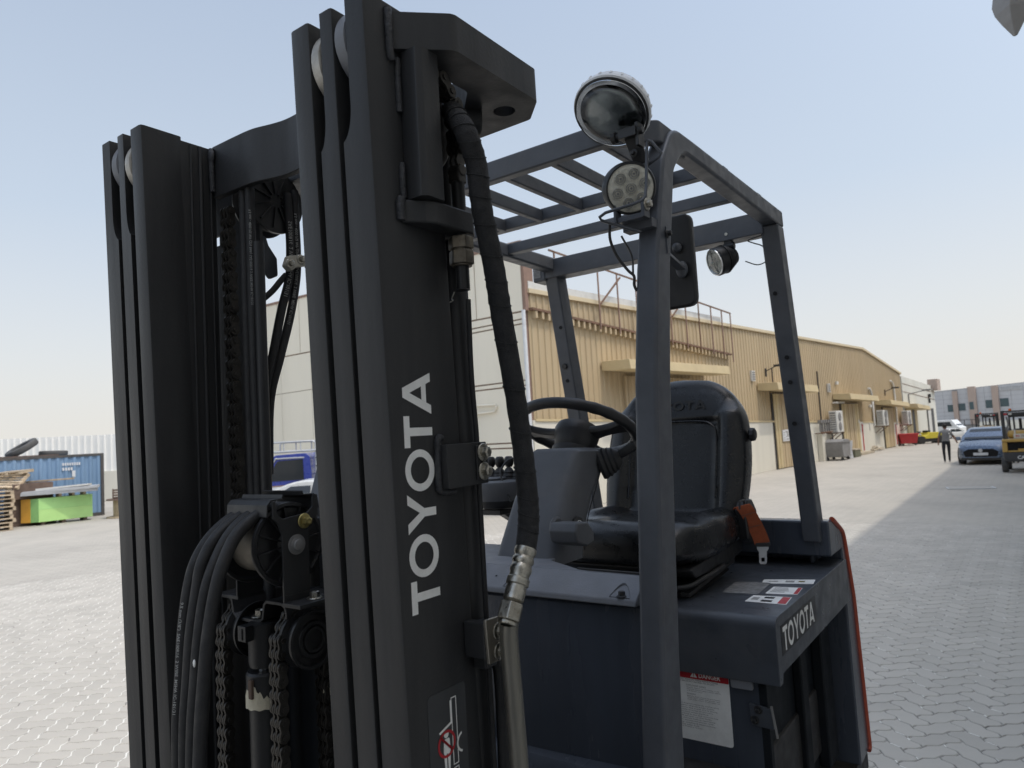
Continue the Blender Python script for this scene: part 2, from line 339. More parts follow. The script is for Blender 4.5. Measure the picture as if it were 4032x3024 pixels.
def inst(src, name, parent, loc=None, rot=None, mw=None):
    o = src.copy(); o.name = name; COL.objects.link(o); o.parent = parent
    if mw is not None: o.matrix_local = mw
    if loc is not None: o.location = loc
    if rot is not None: o.rotation_euler = rot
    return o
def rescale(o, k):
    """push a part of the truck away from (k > 1) or towards the lens side along its own line"""
    o.scale = (k,) * 3; o.location = FO * (k - 1); return o
def copy_tree(o, parent=None):
    c = o.copy(); COL.objects.link(c); c.parent = parent
    for ch in list(o.children): copy_tree(ch, c)
    return c
def bez(pts, n=8):
    """Catmull-Rom through pts"""
    P = [Vector(p) for p in pts]; P = [P[0] * 2 - P[1]] + P + [P[-1] * 2 - P[-2]]; out = []
    for i in range(1, len(P) - 2):
        for k in range(n):
            t = k / n; a, b, c, d = P[i-1], P[i], P[i+1], P[i+2]
            out.append(0.5 * ((2*b) + (c - a)*t + (2*a - 5*b + 4*c - d)*t*t + (3*b - a - 3*c + d)*t**3))
    out.append(P[-2]); return out
_txt = {}
def text_mesh(s, bold=0.0):
    """flat glyph faces of the built-in font, 1 unit high capitals, as (verts, faces)"""
    if (s, bold) in _txt: return _txt[(s, bold)]
    cu = bpy.data.curves.new('txt', 'FONT'); cu.body = s; cu.size = 1.0; cu.offset = bold; cu.resolution_u = 2
    o = bpy.data.objects.new('txt', cu); COL.objects.link(o)
    bpy.context.view_layer.update()
    me = bpy.data.meshes.new_from_object(o.evaluated_get(bpy.context.evaluated_depsgraph_get()))
    vs = [(v.co.x, v.co.y) for v in me.vertices]; fs = [tuple(p.vertices) for p in me.polygons]
    bpy.data.objects.remove(o); bpy.data.curves.remove(cu); bpy.data.meshes.remove(me)
    x0 = min(v[0] for v in vs); x1 = max(v[0] for v in vs); y0 = min(v[1] for v in vs); y1 = max(v[1] for v in vs)
    vs = [((x - x0), (y - y0)) for x, y in vs]
    _txt[(s, bold)] = (vs, fs, x1 - x0, y1 - y0); return _txt[(s, bold)]
def add_text(mb, s, org, xdir, ydir, height, width=None, bold=0.0):
    vs, fs, w, h = text_mesh(s, bold); xd, yd = Vector(xdir).normalized(), Vector(ydir).normalized(); org = Vector(org)
    sy = height / h; sx = sy if width is None else width / w
    bv = [mb.bm.verts.new(org + xd * (x * sx) + yd * (y * sy)) for x, y in vs]
    for f in fs: mb._f([bv[i] for i in f])
def wrap_text(mb, s, path, r, height, s0, ang, flip=1):
    """print along a hose: x runs along the path, y round the hose"""
    P = [Vector(p) for p in path]; L_ = [0.0]
    for a, b in zip(P, P[1:]): L_.append(L_[-1] + (b - a).length)
    vs, fs, w, h = text_mesh(s, 0.01); k = height / h
    view = Vector((0, 0, 0))
    bv = []
    for x, y in vs:
        d = s0 + x * k
        i = 0
        while i < len(L_) - 2 and L_[i + 1] < d: i += 1
        t = (d - L_[i]) / max(L_[i + 1] - L_[i], 1e-6); c = P[i].lerp(P[i + 1], min(max(t, 0), 1)); tg = (P[i + 1] - P[i]).normalized()
        e1 = Vector(ang); e1 = (e1 - tg * e1.dot(tg)).normalized(); e2 = tg.cross(e1) * flip
        a = (y - h / 2) * k / r
        bv.append(mb.bm.verts.new(c + (e1 * math.cos(a) + e2 * math.sin(a)) * (r + 0.0006)))
    for f in fs: mb._f([bv[i] for i in f])
# block letters of the wordmark: polygons in a 1-high box, (width, list of polygons)
def ring_poly(cx, cy, rx, ry, w, n=28):
    out = []
    for i in range(n):
        a, b = 2*math.pi*i/n, 2*math.pi*(i+1)/n
        o = lambda t, k: (cx + (rx - k) * math.cos(t), cy + (ry - k) * math.sin(t))
        out.append([o(a, 0), o(b, 0), o(b, w), o(a, w)])
    return out
GLYPH = {
 'T': (0.80, [[(0, 1), (0, 0.80), (0.80, 0.80), (0.80, 1)], [(0.295, 0.80), (0.295, 0), (0.505, 0), (0.505, 0.80)]]),
 'O': (1.06, ring_poly(0.53, 0.5, 0.53, 0.52, 0.19)),
 'Y': (0.98, [[(0, 1), (0.385, 0.42), (0.595, 0.42), (0.25, 1)], [(0.98, 1), (0.595, 0.42), (0.49, 0.58), (0.73, 1)], [(0.385, 0.42), (0.385, 0), (0.595, 0), (0.595, 0.42)]]),
 'A': (1.08, [[(0, 0), (0.42, 1), (0.54, 1), (0.54, 0.76), (0.23, 0)], [(1.08, 0), (0.85, 0), (0.54, 0.76), (0.54, 1), (0.66, 1)], [(0.30, 0.17), (0.78, 0.17), (0.71, 0.34), (0.37, 0.34)]]),
}
def wordmark(mb, org, xdir, ydir, height, length, gap=0.12):
    word = 'TOYOTA'; tot = sum(GLYPH[c][0] for c in word) + gap * 5
    k = length / tot; x = 0; xd, yd, org = Vector(xdir).normalized(), Vector(ydir).normalized(), Vector(org); nd = xd.cross(yd).normalized()
    for j, c in enumerate(word):
        w, polys = GLYPH[c]
        for i, pl in enumerate(polys):
            mb.poly([org + xd * ((x + px) * k) + yd * (py * height) + nd * (0.00004 * (i % 3)) for px, py in pl])
        x += w + gap
# ================================================================ FORKLIFT
# local frame: u = across the truck (towards its left side), v = towards its tail, z = up; raw numbers are metres from the lens
YAW = R(35.86)
FU = Vector((math.cos(YAW), -math.sin(YAW), 0)); FV = Vector((math.sin(YAW), math.cos(YAW), 0))
FO = Vector((-1.15, 1.6, -1.35))
FK = empty('forklift', FU * FO.x + FV * FO.y + Vector((0, 0, CAM_H + FO.z)), -YAW)
tag(FK, 'dark grey forklift with a triple mast, white TOYOTA lettering and an open overhead guard', 'forklift')
FK['label'] = 'dark grey forklift with triple mast, open overhead guard and black seat, filling the foreground'
def fp(name, mb, m, parent=None, **k):
    return mb.build(name, m, parent or FK, O=FO, **k)
def at(u, v, z): return Vector((u, v, z)) - FO
UC = -1.1455                               # centre line
ZB, ZT = -1.27, 0.668
TILT = .026                                # the mast leans forward very slightly                      # mast rails bottom and top
def mir(pts): return [(2 * UC - p[0],) + tuple(p[1:]) for p in pts]

# ---- mast rails: outer channel, middle section, inner channel, on each side
def rail(kind, side):
    mb = MB()
    if kind == 'outer': pr = [(-.736,.715),(-.736,.869),(-.794,.869),(-.794,.850),(-.757,.850),(-.757,.738),(-.794,.738),(-.794,.715)]; rd = [.007,.006,.004,.004,.01,.01,.004,.004]
    if kind == 'middle': pr = [(-.805,.715),(-.805,.738),(-.818,.742),(-.818,.812),(-.805,.816),(-.805,.838),(-.856,.838),(-.856,.816),(-.834,.812),(-.834,.742),(-.846,.738),(-.846,.715)]; rd = [.005]*12
    if kind == 'inner': pr = [(-.860,.715),(-.860,.738),(-.884,.738),(-.884,.782),(-.860,.782),(-.860,.801),(-.905,.801),(-.905,.715)]; rd = [.004,.004,.008,.008,.004,.004,.006,.007]
    def zsec(p, zb, zt, r_=None): mb.prism(rpoly(p, r_ or rd, 2) if side > 0 else rpoly(mir(p), r_ or rd, 2), 'uv', zb, zt)
    if kind == 'inner': zsec([(-.860,.715),(-.860,.801),(-.905,.801),(-.905,.715)], ZB + .03, ZT - .004, [.005,.006,.006,.007])
    else:                                   # near the top the front lip is cut back so that the guide roller can be fitted
        if kind == 'middle': zsec([(-.805,.715),(-.805,.838),(-.832,.838),(-.832,.715)], ZB, ZT - .002, [.005,.006,.006,.0]); u0, u1 = -.846, -.832
        else: zsec([(-.736,.715),(-.736,.869),(-.774,.869),(-.774,.715)], ZB, ZT, [.007,.006,.006,.0]); u0, u1 = -.794, -.774
        zc = .452; lipz = [(u0, ZB), (u0, zc)] + [(u0 + (u1 - u0) * math.sin(R(90 * k / 8)) ** 1.2, zc + .052 * (1 - math.cos(R(90 * k / 8)))) for k in range(1, 9)] + [(u1, ZB)]
        lipz = lipz if side > 0 else mir(lipz)
        mb.loft([[(u, v, z) for u, z in lipz] for v in (.715, .7375)])
    for v in mb.bm.verts: v.co.y -= TILT * v.co.z
    return fp('mast_rail', mb, 'mast_paint', smooth=30)
rails = {(k, s): rail(k, s) for s in (1, -1) for k in ('outer', 'middle', 'inner')}
# guide rollers between the rails
def roller(u0, u1, v, z, r, m):
    mb = MB(); mb.lathe([(r * .35, 0), (r * .9, 0), (r, .004), (r, abs(u1 - u0) - .004), (r * .9, abs(u1 - u0)), (r * .35, abs(u1 - u0))], (min(u0, u1), v, z), (1, 0, 0), 40)
    for q in mb.bm.verts: q.co.y -= TILT * q.co.z
    return fp('guide_roller', mb, m, smooth=40)
for s in (1, -1):
    f = (lambda u: u) if s > 0 else (lambda u: 2 * UC - u)
    roller(f(-.8590), f(-.8340), .7775, .598, .064, 'roller_steel'); roller(f(-.8040), f(-.7760), .7785, .612, .064, 'cover_grey')
# ---- rear face of the nested rails on the far side, seen past the inner rail
mb = MB(); mb.box((-1.399,.775,ZB + .05), (-1.3865,.858,ZT - .012)); wsp = fp('rail_cheek', mb, 'mast_paint')
for v0, w in ((.8030,.004),(.8240,.006),(.8470,.0035)):
    mb = MB(); mb.tube([(-1.386,v0,ZB + .06),(-1.386,v0,ZT - .014)], w * .8, 8); fp('wear_strip', mb, 'mast_paint', wsp, smooth=60)
# backing plate of the far lift cylinder, with a small slot; plate behind the centre group
mb = MB(); mb.box((-1.452,.905,-1.2), (-1.300,.912,.575)); mb.box((-1.50,.905,-1.2), (-1.4525,.912,.467)); mb.box((-1.50,.905,.490), (-1.4525,.912,.575)); fp('backing_plate', mb, 'mast_paint')
mb = MB(); mb.box((-1.53,.935,-1.22), (-.89,.945,-.145)); mb.box((-1.53,.925,-.30),(-.89,.9345,-.22)); fp('mast_cross_plate', mb, 'body_dark', bevel=.004)

# ---- upper cross tie of the inner mast (bowed plate) with weld beads
path = [(-1.386,.852),(-1.30,.853),(-1.245,.856),(-1.20,.868),(-1.165,.875),(-1.126,.875),(-1.09,.868),(-1.045,.856),(-.99,.853),(-.905,.852)]
pts = [Vector(p) for p in bez([(a, b, 0) for a, b in path], 5)]
mb = MB(); t = .016
ring = lambda p, z: [(p.x, p.y, z)]
poly = [(p.x, p.y) for p in pts] + [(p.x, p.y + t) for p in reversed(pts)]
mb.prism(poly, 'uv', .548, .662)
tie = fp('cross_tie', mb, 'mast_paint', bevel=.0015, smooth=30)
mb = MB(); mb.tube(bez([(-1.382,.848,.655),(-1.380,.846,.62),(-1.381,.848,.56)], 8), [.006]*16 + [.006], 8)
mb.ball((-1.381,.846,.637), .011, (1, .6, 1.7), 12, 8)
fp('weld_bead', mb, 'weld_paint', tie, smooth=60)

# ---- thick horizontal tie plate of the outer mast with a lifting eye
def hole_poly(outer, c, r, n=24):
    """outline with a keyhole slit to a round hole"""
    k = min(range(len(outer)), key=lambda i: (Vector(outer[i]) - Vector(c)).length)
    a0 = math.atan2(outer[k][1] - c[1], outer[k][0] - c[0])
    area = sum(outer[i - 1][0] * outer[i][1] - outer[i][0] * outer[i - 1][1] for i in range(len(outer)))
    sg = -1 if area > 0 else 1
    hole = [(c[0] + r * math.cos(a0 + sg * 2*math.pi*i/n), c[1] + r * math.sin(a0 + sg * 2*math.pi*i/n)) for i in range(n + 1)]
    return outer[:k + 1] + hole + [outer[k]] + outer[k + 1:]
rpts = [(-.7355,.749),(-.664,.820),(-.664,1.046),(-.716,1.100),(2*UC+.716,1.100),(2*UC+.664,1.046),(2*UC+.664,.820),(2*UC+.7355,.749),(2*UC+.7355,.875),(2*UC+.735,.935),(2*UC+.785,.985),(-.785,.985),(-.735,.935),(-.7355,.875)]
ringp = rpoly(rpts, [0,.022,.016,.016,.016,.016,.022,0,0,.02,.02,.02,.02,0])
mb = MB(); mb.prism(hole_poly(ringp, (-.732,1.038), .0205), 'uv', .596, .655)
tp = fp('tie_plate', mb, 'mast_paint', smooth=30)
mb = MB(); mb.cyl((-.835,.955,.585), (-.775,1.02,.585), .028, 20); fp('stop_pad', mb, 'rubber', tp, bevel=.004, smooth=40)
mb = MB(); mb.tube(bez([(-.7335,.747,.658),(-.732,.746,.63),(-.733,.748,.588),(-.734,.752,.578)], 6), .0065, 8); fp('weld_bead', mb, 'weld_paint', tp, smooth=60)
# ---- vertical post and anchor bracket on the outside of the near rail
mb = MB(); mb.prism(rpoly([(-.7355,.768),(-.702,.768),(-.694,.776),(-.694,.812),(-.702,.818),(-.7355,.818)], .003, 2), 'uv', .3635, .5955)
col = fp('bracket_post', mb, 'mast_paint', smooth=25)
mb = MB()
for za, zb in ((.50,.585),(.366,.42)): mb.tube(bez([(-.7345,.764,za),(-.734,.763,(za+zb)/2),(-.7345,.764,zb)], 6), .0055, 8)
fp('weld_bead', mb, 'weld_paint', col, smooth=60)
mb = MB(); mb.prism(rpoly([(-.7355,.755),(-.708,.783),(-.700,.80),(-.6985,.885),(-.712,.905),(-.80,.905),(-.80,.8705),(-.7355,.8705)], [0,.006,.006,.014,.01,0,0,0]), 'uv', .3265, .3625)
br = fp('anchor_bracket', mb, 'mast_paint', bevel=.003, smooth=30)
mb = MB(); mb.tube([(-.7335,.758,.364),(-.7325,.754,.356),(-.7335,.755,.33)], .007, 8); fp('weld_bead', mb, 'weld_paint', br, smooth=60)
# threaded chain anchor with two nuts
rod = [(.0105 if k % 2 else .0118, k * .0016) for k in range(112)]
mb = MB(); mb.lathe(rod, (-.716,.872,.236), (0, 0, 1), 18)
ank = fp('chain_anchor', mb, 'black_plastic', smooth=80)
for z0, z1, r_ in ((.302,.322,.021),(.277,.2995,.0205)):
    mb = MB(); mb.cyl((-.716,.872,z0), (-.716,.872,z1), r_, 6); mb.cyl((-.716,.872,z0-.003), (-.716,.872,z0), r_*.82, 18)
    fp('hex_nut', mb, 'nut_steel', ank, bevel=.002)
mb = MB(); mb.box((-.727,.862,.411), (-.705,.882,.436)); mb.cyl((-.729,.872,.432), (-.703,.872,.432), .010, 14)
fp('clevis', mb, 'chain_steel', ank, bevel=.002)
mb = MB(); mb.tube(bez([(-.735,.872,.236),(-.738,.868,.225),(-.733,.865,.221),(-.739,.862,.218)], 5), .0012, 5); fp('split_pin', mb, 'zinc', ank, smooth=60)

# ---- leaf chains
PT = .0236
def link_mesh():
    mb = MB()
    def plate(u0, u1, za):
        out = []
        for k in range(9): a = math.pi * k / 8; out.append((.0105 * math.cos(a), .0105 * math.sin(a)))
        out += [(-.0074, -PT/2)]
        for k in range(9): a = math.pi + math.pi * k / 8; out.append((.0105 * math.cos(a), -PT + .0105 * math.sin(a)))
        out += [(.0074, -PT/2)]
        mb.prism([(v, z + za) for v, z in out], 'vz', u0, u1)
    w = .0058
    for i in range(5):
        u0 = -2.5 * w + i * w + .0006; plate(u0, u0 + w - .0012, 0 if i % 2 == 0 else -PT)
    for k in (0, 1): mb.cyl((-.0165, 0, -PT*k), (.0165, 0, -PT*k), .0048, 10)
    o = mb.build('chain_link', 'chain_steel', None, smooth=40, bevel=0.0)
    me = o.data; bpy.data.objects.remove(o); return me
LINK = link_mesh()
def chain(path, name='lift_chain'):
    """path in (u,v,z) runs in a u = const plane; links follow it"""
    root = MB(); P = [Vector(p) for p in path]
    L_ = [0.0]
    for a, b in zip(P, P[1:]): L_.append(L_[-1] + (b - a).length)
    root.cyl(P[0] + Vector((-.012,0,0)), P[0] + Vector((.012,0,0)), .0042, 8)
    par = fp(name, root, 'chain_steel', smooth=40)
    def pt(d):
        i = 0
        while i < len(L_) - 2 and L_[i + 1] < d: i += 1
        t = (d - L_[i]) / (L_[i + 1] - L_[i]); return P[i].lerp(P[i + 1], t)
    d = 0.0
    while d + 2 * PT < L_[-1]:
        a, b = pt(d), pt(d + 2 * PT); dr = (b - a).normalized()
        th = math.atan2(dr.y, -dr.z)                    # rotation about u that takes -z to the chain direction
        o = bpy.data.objects.new('chain_link', LINK); COL.objects.link(o); o.parent = par
        o.location = at(*a); o.rotation_euler = (th, 0, 0); d += 2 * PT
    return par
def arc(u, vc, zc, r, a0, a1, n=24): return [(u, vc + r * math.sin(R(a0 + (a1 - a0) * k / n)), zc + r * math.cos(R(a0 + (a1 - a0) * k / n))) for k in range(n + 1)]
# near outer chain: over the sheave behind the rail, down to the anchor
chain(arc(-.716, .812, .515, .063, -20, 90) + [(-.716,.875,.50),(-.716,.873,.437)])
mb = MB(); mb.lathe([(.02, 0),(.074, 0),(.078, .004),(.070, .008),(.056,.011),(.056,.030),(.070,.033),(.078,.037),(.074,.041),(.02,.041)], (-.7785,.812,.50), (1, 0, 0), 44)
sh0 = fp('chain_sheave', mb, 'black_plastic', smooth=35)
mb = MB(); mb.lathe([(.04,0),(.081,0),(.085,.004),(.085,.012),(.04,.012)], (-.812,.885,.512), (1,0,0), 48); fp('pulley_flange', mb, 'black_plastic', smooth=35)
mb = MB(); mb.tube(bez([(-.700,.86,.535),(-.692,.885,.505),(-.690,.893,.48),(-.696,.887,.462)], 6), .0028, 8); mb.tube(bez([(-.712,.868,.528),(-.703,.893,.50),(-.700,.9,.478),(-.704,.893,.458)], 6), .0022, 8)
fp('chain_guard_rod', mb, 'bare_steel', smooth=60)

# ---- near hydraulic hose with woven sleeve, crimp, union and steel pipe
hp = bez([(-.712,.862,.528),(-.690,.848,.505),(-.669,.842,.472),(-.6655,.859,.426),(-.665,.866,.359),(-.665,.889,.268),(-.665,.903,.188),(-.665,.930,.047),(-.665,.944,-.078),(-.665,.944,-.139),(-.665,.932,-.183)], 10)
mb = MB(); rr = [.0172 + .0010 * math.sin(i * 1.9) * (i % 3 == 0) for i in range(len(hp))]; mb.tube(hp, rr, 16)
bighose = fp('hydraulic_hose', mb, 'hose_cloth', smooth=60)
for i in range(8, len(hp) - 4, 5):      # seams of the wound sleeve
    mb = MB()
    d = (hp[i+1] - hp[i]).normalized(); x, y = frame_of(d); tl = d * .006
    mb.tube([hp[i] + (x * math.cos(a) + y * math.sin(a)) * .0176 + tl * math.sin(a) for a in [2*math.pi*k/18 for k in range(18)]], .0011, 5, closed=True)
    fp('sleeve_seam', mb, 'hose_cloth', bighose, smooth=60)
E1, E2 = Vector((-.665,.932,-.183)), Vector((-.665,.890,-.255)); dE = (E2 - E1)
mb = MB(); L0 = dE.length
mb.lathe([(.0178,0),(.0182,.006),(.0165,.010),(.0150,.013),(.0175,.017),(.0178,.021),(.0152,.026),(.0175,.031),(.0178,.036),(.0160,.041),(.0160,.047),(.0182,.049),(.0182,.058),(.0158,.060),(.0165,.068),(.0165,.082),(.0120,.086)], E1, dE, 24)
fp('hose_crimp', mb, 'zinc', bighose, smooth=40)
mb = MB(); a_ = E1 + dE.normalized() * .087; mb.cyl(a_, a_ + dE.normalized() * .027, .0195, 6); mb.cyl(a_ + dE.normalized() * .027, a_ + dE.normalized() * .034, .0150, 20)
fp('union_nut', mb, 'zinc', bighose, bevel=.002)
pp = bez([a_ + dE.normalized() * .03,(-.666,.879,-.285),(-.668,.878,-.31),(-.666,.879,-.40),(-.665,.882,-.50),(-.664,.885,-.70),(-.664,.886,-1.1)], 8)
mb = MB(); mb.tube(pp, .0143, 18); pipe = fp('steel_pipe', mb, 'pipe_zinc', smooth=60)
mb = MB(); mb.tube(bez([(-.686,.9045,-.283),(-.684,.905,-.31),(-.685,.906,-.345)], 6), .0042, 8); fp('weld_bead', mb, 'zinc', pipe, smooth=60)
# hexagon flange bolt, axis +u
def bolt_mesh(name, r=.0105, m='zinc'):
    mb = MB(); mb.lathe([(r*1.55,0),(r*1.62,.0015),(r*1.5,.003),(r*1.1,.0042)], (0,0,0), (1,0,0), 24); mb.cyl((.004,0,0), (.0135,0,0), r, 6, r*.97); mb.lathe([(r*.97,.0135),(r*.6,.0152),(r*.52,.0150)], (0,0,0), (1,0,0), 6)
    o = mb.build(name, m, None, smooth=25); me = o.data; bpy.data.objects.remove(o); return me
BOLT = bolt_mesh('hex_bolt'); BOLTY = bolt_mesh('hex_bolt', .0085, 'yellow_zinc'); BOLTD = bolt_mesh('hex_bolt', .0085, 'black_plastic')
def bolt(par, u, v, z, me=None, rot=(0, 0, 0), sc=1.0):
    o = bpy.data.objects.new('hex_bolt', me or BOLT); COL.objects.link(o); o.parent = par; o.location = at(u, v, z); o.rotation_euler = rot; o.scale = (sc,) * 3; return o
mb = MB(); mb.prism(rpoly([(.851,-.278),(.904,-.281),(.906,-.346),(.855,-.345)], .002, 2), 'vz', -.695, -.690)
pl = fp('mounting_plate', mb, 'bare_steel', bevel=.0008)
for z in (-.3005, -.3305): bolt(pl, -.690, .880, z, rot=(.3 + z * 5, 0, 0), sc=.78)
mb = MB(); mb.box((-.7355,.852,-.338), (-.695,.8686,-.284)); mb.box((-.735,.8705,-.36), (-.71,.90,-.29)); fp('pipe_bracket', mb, 'mast_paint', bevel=.002)
# clamp block welded to the near rail
mb = MB(); mb.prism(rpoly([(.811,-.0095),(.908,-.0090),(.910,-.0755),(.812,-.077)], .002, 2), 'vz', -.733, -.715)
cb = fp('clamp_block', mb, 'mast_paint', bevel=.001)
mb = MB(); mb.box((-.715,.878,-.068), (-.7115,.906,-.014)); fp('shim_plate', mb, 'black_plastic', cb, bevel=.001)
for z in (-.0255, -.0555): bolt(cb, -.7115, .894, z, rot=(.2 + z * 7, 0, 0), sc=.86)
mb = MB(); mb.tube(bez([(-.735,.822,.001),(-.7335,.812,-.001),(-.733,.8095,-.03),(-.7325,.8085,-.07),(-.734,.814,-.080),(-.7335,.845,-.083)], 6), .0058, 8); fp('weld_bead', mb, 'weld_paint', cb, smooth=60)
# side lift cylinder behind the near rail and its line
mb = MB(); mb.cyl((-.760,.897,-1.2), (-.760,.897,.285), .026, 24); mb.cyl((-.760,.897,.285), (-.760,.897,.60), .015, 16)
fp('lift_cylinder', mb, 'mast_paint', smooth=40)
mb = MB(); mb.tube(bez([(-.715,.882,.222),(-.720,.886,.10),(-.722,.893,.0),(-.722,.893,-.1),(-.722,.893,-.6)], 8), .0042, 8); fp('hose_line', mb, 'rubber', smooth=60)
mb = MB(); mb.tube(bez([(-.735,.905,-.352),(-.722,.912,-.36),(-.716,.914,-.40),(-.717,.912,-.6),(-.72,.91,-1.0)], 8), .011, 10); fp('hose_line', mb, 'rubber', smooth=60)

# ---- lettering and warning sticker on the near rail
mb = MB(); UW = -.736 + .0006
wordmark(mb, (UW, .803, -.2505), (0, 0, 1), (0, -1, 0), .0605, .352, gap=.05)
fp('lettering', mb, 'white_decal')
mb = MB(); st = rpoly([(.764,-.372),(.848,-.372),(.848,-.80),(.764,-.80)], [.008,.008,0,0]); mb.prism(st, 'vz', UW - .0004, UW + .0001)
stk = fp('warning_sticker', mb, 'grey_decal')
US = UW + .0004
def flat(mb, pts, du=0.0): mb.poly([(US + du, v, z) for v, z in pts])
def outline(mb, pts, w, du=0.0):
    for a, b in zip(pts, pts[1:] + pts[:1]):
        A, B = Vector(a), Vector(b); d = (B - A).normalized(); n = Vector((-d.y, d.x)) * w / 2; flat(mb, [A - n - d*w/2, B - n + d*w/2, B + n + d*w/2, A + n - d*w/2], du)
def ringf(mb, c, r0, r1, du=0.0, n=28, a0=0, a1=360):
    for i in range(n):
        a, b = R(a0 + (a1 - a0) * i / n), R(a0 + (a1 - a0) * (i + 1) / n)
        flat(mb, [(c[0] + r0*math.cos(a), c[1] + r0*math.sin(a)), (c[0] + r1*math.cos(a), c[1] + r1*math.sin(a)), (c[0] + r1*math.cos(b), c[1] + r1*math.sin(b)), (c[0] + r0*math.cos(b), c[1] + r0*math.sin(b))], du)
def disc(mb, c, r, du=0.0, n=20, sy=1.0): flat(mb, [(c[0] + r*math.cos(2*math.pi*i/n), c[1] + r*sy*math.sin(2*math.pi*i/n)) for i in range(n)], du)
for dz, cut in ((0, 0), (-.118, 1)):
    mw, mr_ = MB(), MB()
    # mast outline, fork and lift arc
    if not cut:
        outline(mw, [(.8145,-.388),(.825,-.388),(.825,-.484),(.8145,-.484)], .0016); ringf(mw, (.8385,-.458), .012, .0155, 0, 16, 105, 255)
        flat(mw, [(.811,-.391),(.8140,-.390),(.8140,-.424),(.787,-.432),(.785,-.429),(.811,-.421)])
    else: outline(mw, [(.8145,-.489),(.825,-.489),(.825,-.62),(.8145,-.62)], .0016)
    z0 = -.449 + dz
    disc(mw, (.8005, z0 + .0135), .0052); flat(mw, rpoly([(.7945,z0+.0075),(.807,z0+.0075),(.8085,z0-.014),(.793,z0-.014)], .003, 2), .0001)
    flat(mw, rpoly([(.7935,z0-.0135),(.7995,z0-.0135),(.7992,z0-.041),(.795,z0-.041)], .002, 2), .0002); flat(mw, rpoly([(.8015,z0-.0135),(.808,z0-.0135),(.806,z0-.041),(.802,z0-.041)], .002, 2), .0002)
    ringf(mr_, (.8005, z0), .0155, .0195, .0004, 32)
    outline(mr_, [(.7885, z0+.012), (.8125, z0-.012)], .0036, .0005)
    fp('pictogram', mw, 'white_decal', stk); fp('prohibition_sign', mr_, 'red_decal', stk)
mr_ = MB()
flat(mr_, rpoly([(.8015,-.497),(.7925,-.518),(.8105,-.518)], .0012, 2))
mb = MB(); 
fp('warning_triangle', mr_, 'red_decal', stk)
flat(mb, rpoly([(.8008,-.503),(.8022,-.503),(.8019,-.511),(.8011,-.511)], .0003, 2), .0006); disc(mb, (.8015,-.5145), .0011, .0006, 10); fp('exclamation_mark', mb, 'black_decal', stk)

# ---- centre group: free lift cylinder, head with chain wheels, hose pulley
mb = MB()
mb.lathe([(.030,-1.2),(.030,-.470),(.0305,-.468),(.0305,-.452),(.0345,-.450),(.0345,-.408),(.031,-.404),(.014,-.404)], (-1.175,.800,0), (0,0,1), 36)
cyl = fp('free_lift_cylinder', mb, 'mast_paint', smooth=35)
mb = MB(); mb.lathe([(.0125,-.404),(.0125,-.396)], (-1.175,.800,0), (0,0,1), 24); fp('piston_rod', mb, 'chrome', cyl, smooth=40)
mb = MB(); mb.lathe([(.027,-.396),(.029,-.388),(.029,-.318)], (-1.175,.800,0), (0,0,1), 30); fp('rod_head', mb, 'mast_paint', cyl, smooth=35)
mb = MB(); mb.box((-1.1935,.757,-.345), (-1.1690,.775,-.3175)); mb.box((-1.183,.755,-.342), (-1.178,.757,-.322)); fp('stop_block', mb, 'mast_paint', cyl, bevel=.002)
mb = MB(); mb.box((-1.174,.7615,-.446), (-1.163,.768,-.412)); fp('bleed_screw', mb, 'wood_dark', cyl, bevel=.002)
mb = MB()
tt, tb = [], []
for k in range(33):
    a = R(-150 + 150 * k / 32); rr_ = .0358
    zt_ = -.4345 - .010 * math.sin(k * .31) - .004 * math.sin(k * 1.7) + (.013 if k < 9 else 0) * (1 - k / 9); 
    tt.append((-1.175 + rr_ * math.cos(a), .800 + rr_ * math.sin(a), zt_)); tb.append((-1.175 + rr_ * math.cos(a), .800 + rr_ * math.sin(a), -.4655 - .001 * math.sin(k)))
for i in range(32): mb.poly([tb[i], tb[i+1], tt[i+1], tt[i]])
fp('tape_band', mb, 'tape', cyl, smooth=60)
mb = MB(); pts2 = [(-1.102,.870,-.452),(-1.088,.88,-.449),(-1.078,.893,-.446)]
mb.loft([[(p[0],p[1],p[2]-.016), (p[0],p[1],p[2]+.011), (p[0]-.002,p[1]+.002,p[2]+.011), (p[0]-.002,p[1]+.002,p[2]-.016)] for p in pts2]); fp('tape_band', mb, 'tape', cyl)
# cross head folded from plate
def hat(pts, t):
    """offset a polyline downwards to give it thickness"""
    n = len(pts); out = []
    for i, p in enumerate(pts):
        a = Vector(pts[max(i-1,0)]); b = Vector(pts[min(i+1,n-1)]); d = (b - a).normalized(); out.append((p[0] + d.y * t, p[1] - d.x * t))
    return list(pts) + out[::-1]
HP = [(-1.322,-.277),(-1.275,-.277),(-1.264,-.283),(-1.258,-.309),(-1.250,-.3155),(-1.180,-.3155),(-1.171,-.310),(-1.166,-.285),(-1.157,-.2765),(-1.112,-.2765),(-1.100,-.281),(-1.0955,-.292),(-1.0950,-.305)]
mb = MB(); mb.prism(hat(HP, .0062), 'uz', .792, .905)
head = fp('cross_head', mb, 'mast_paint', bevel=.001, smooth=40)
bolt(head, -1.205, .812, -.3153, rot=(0, R(-90), 0), sc=.95)
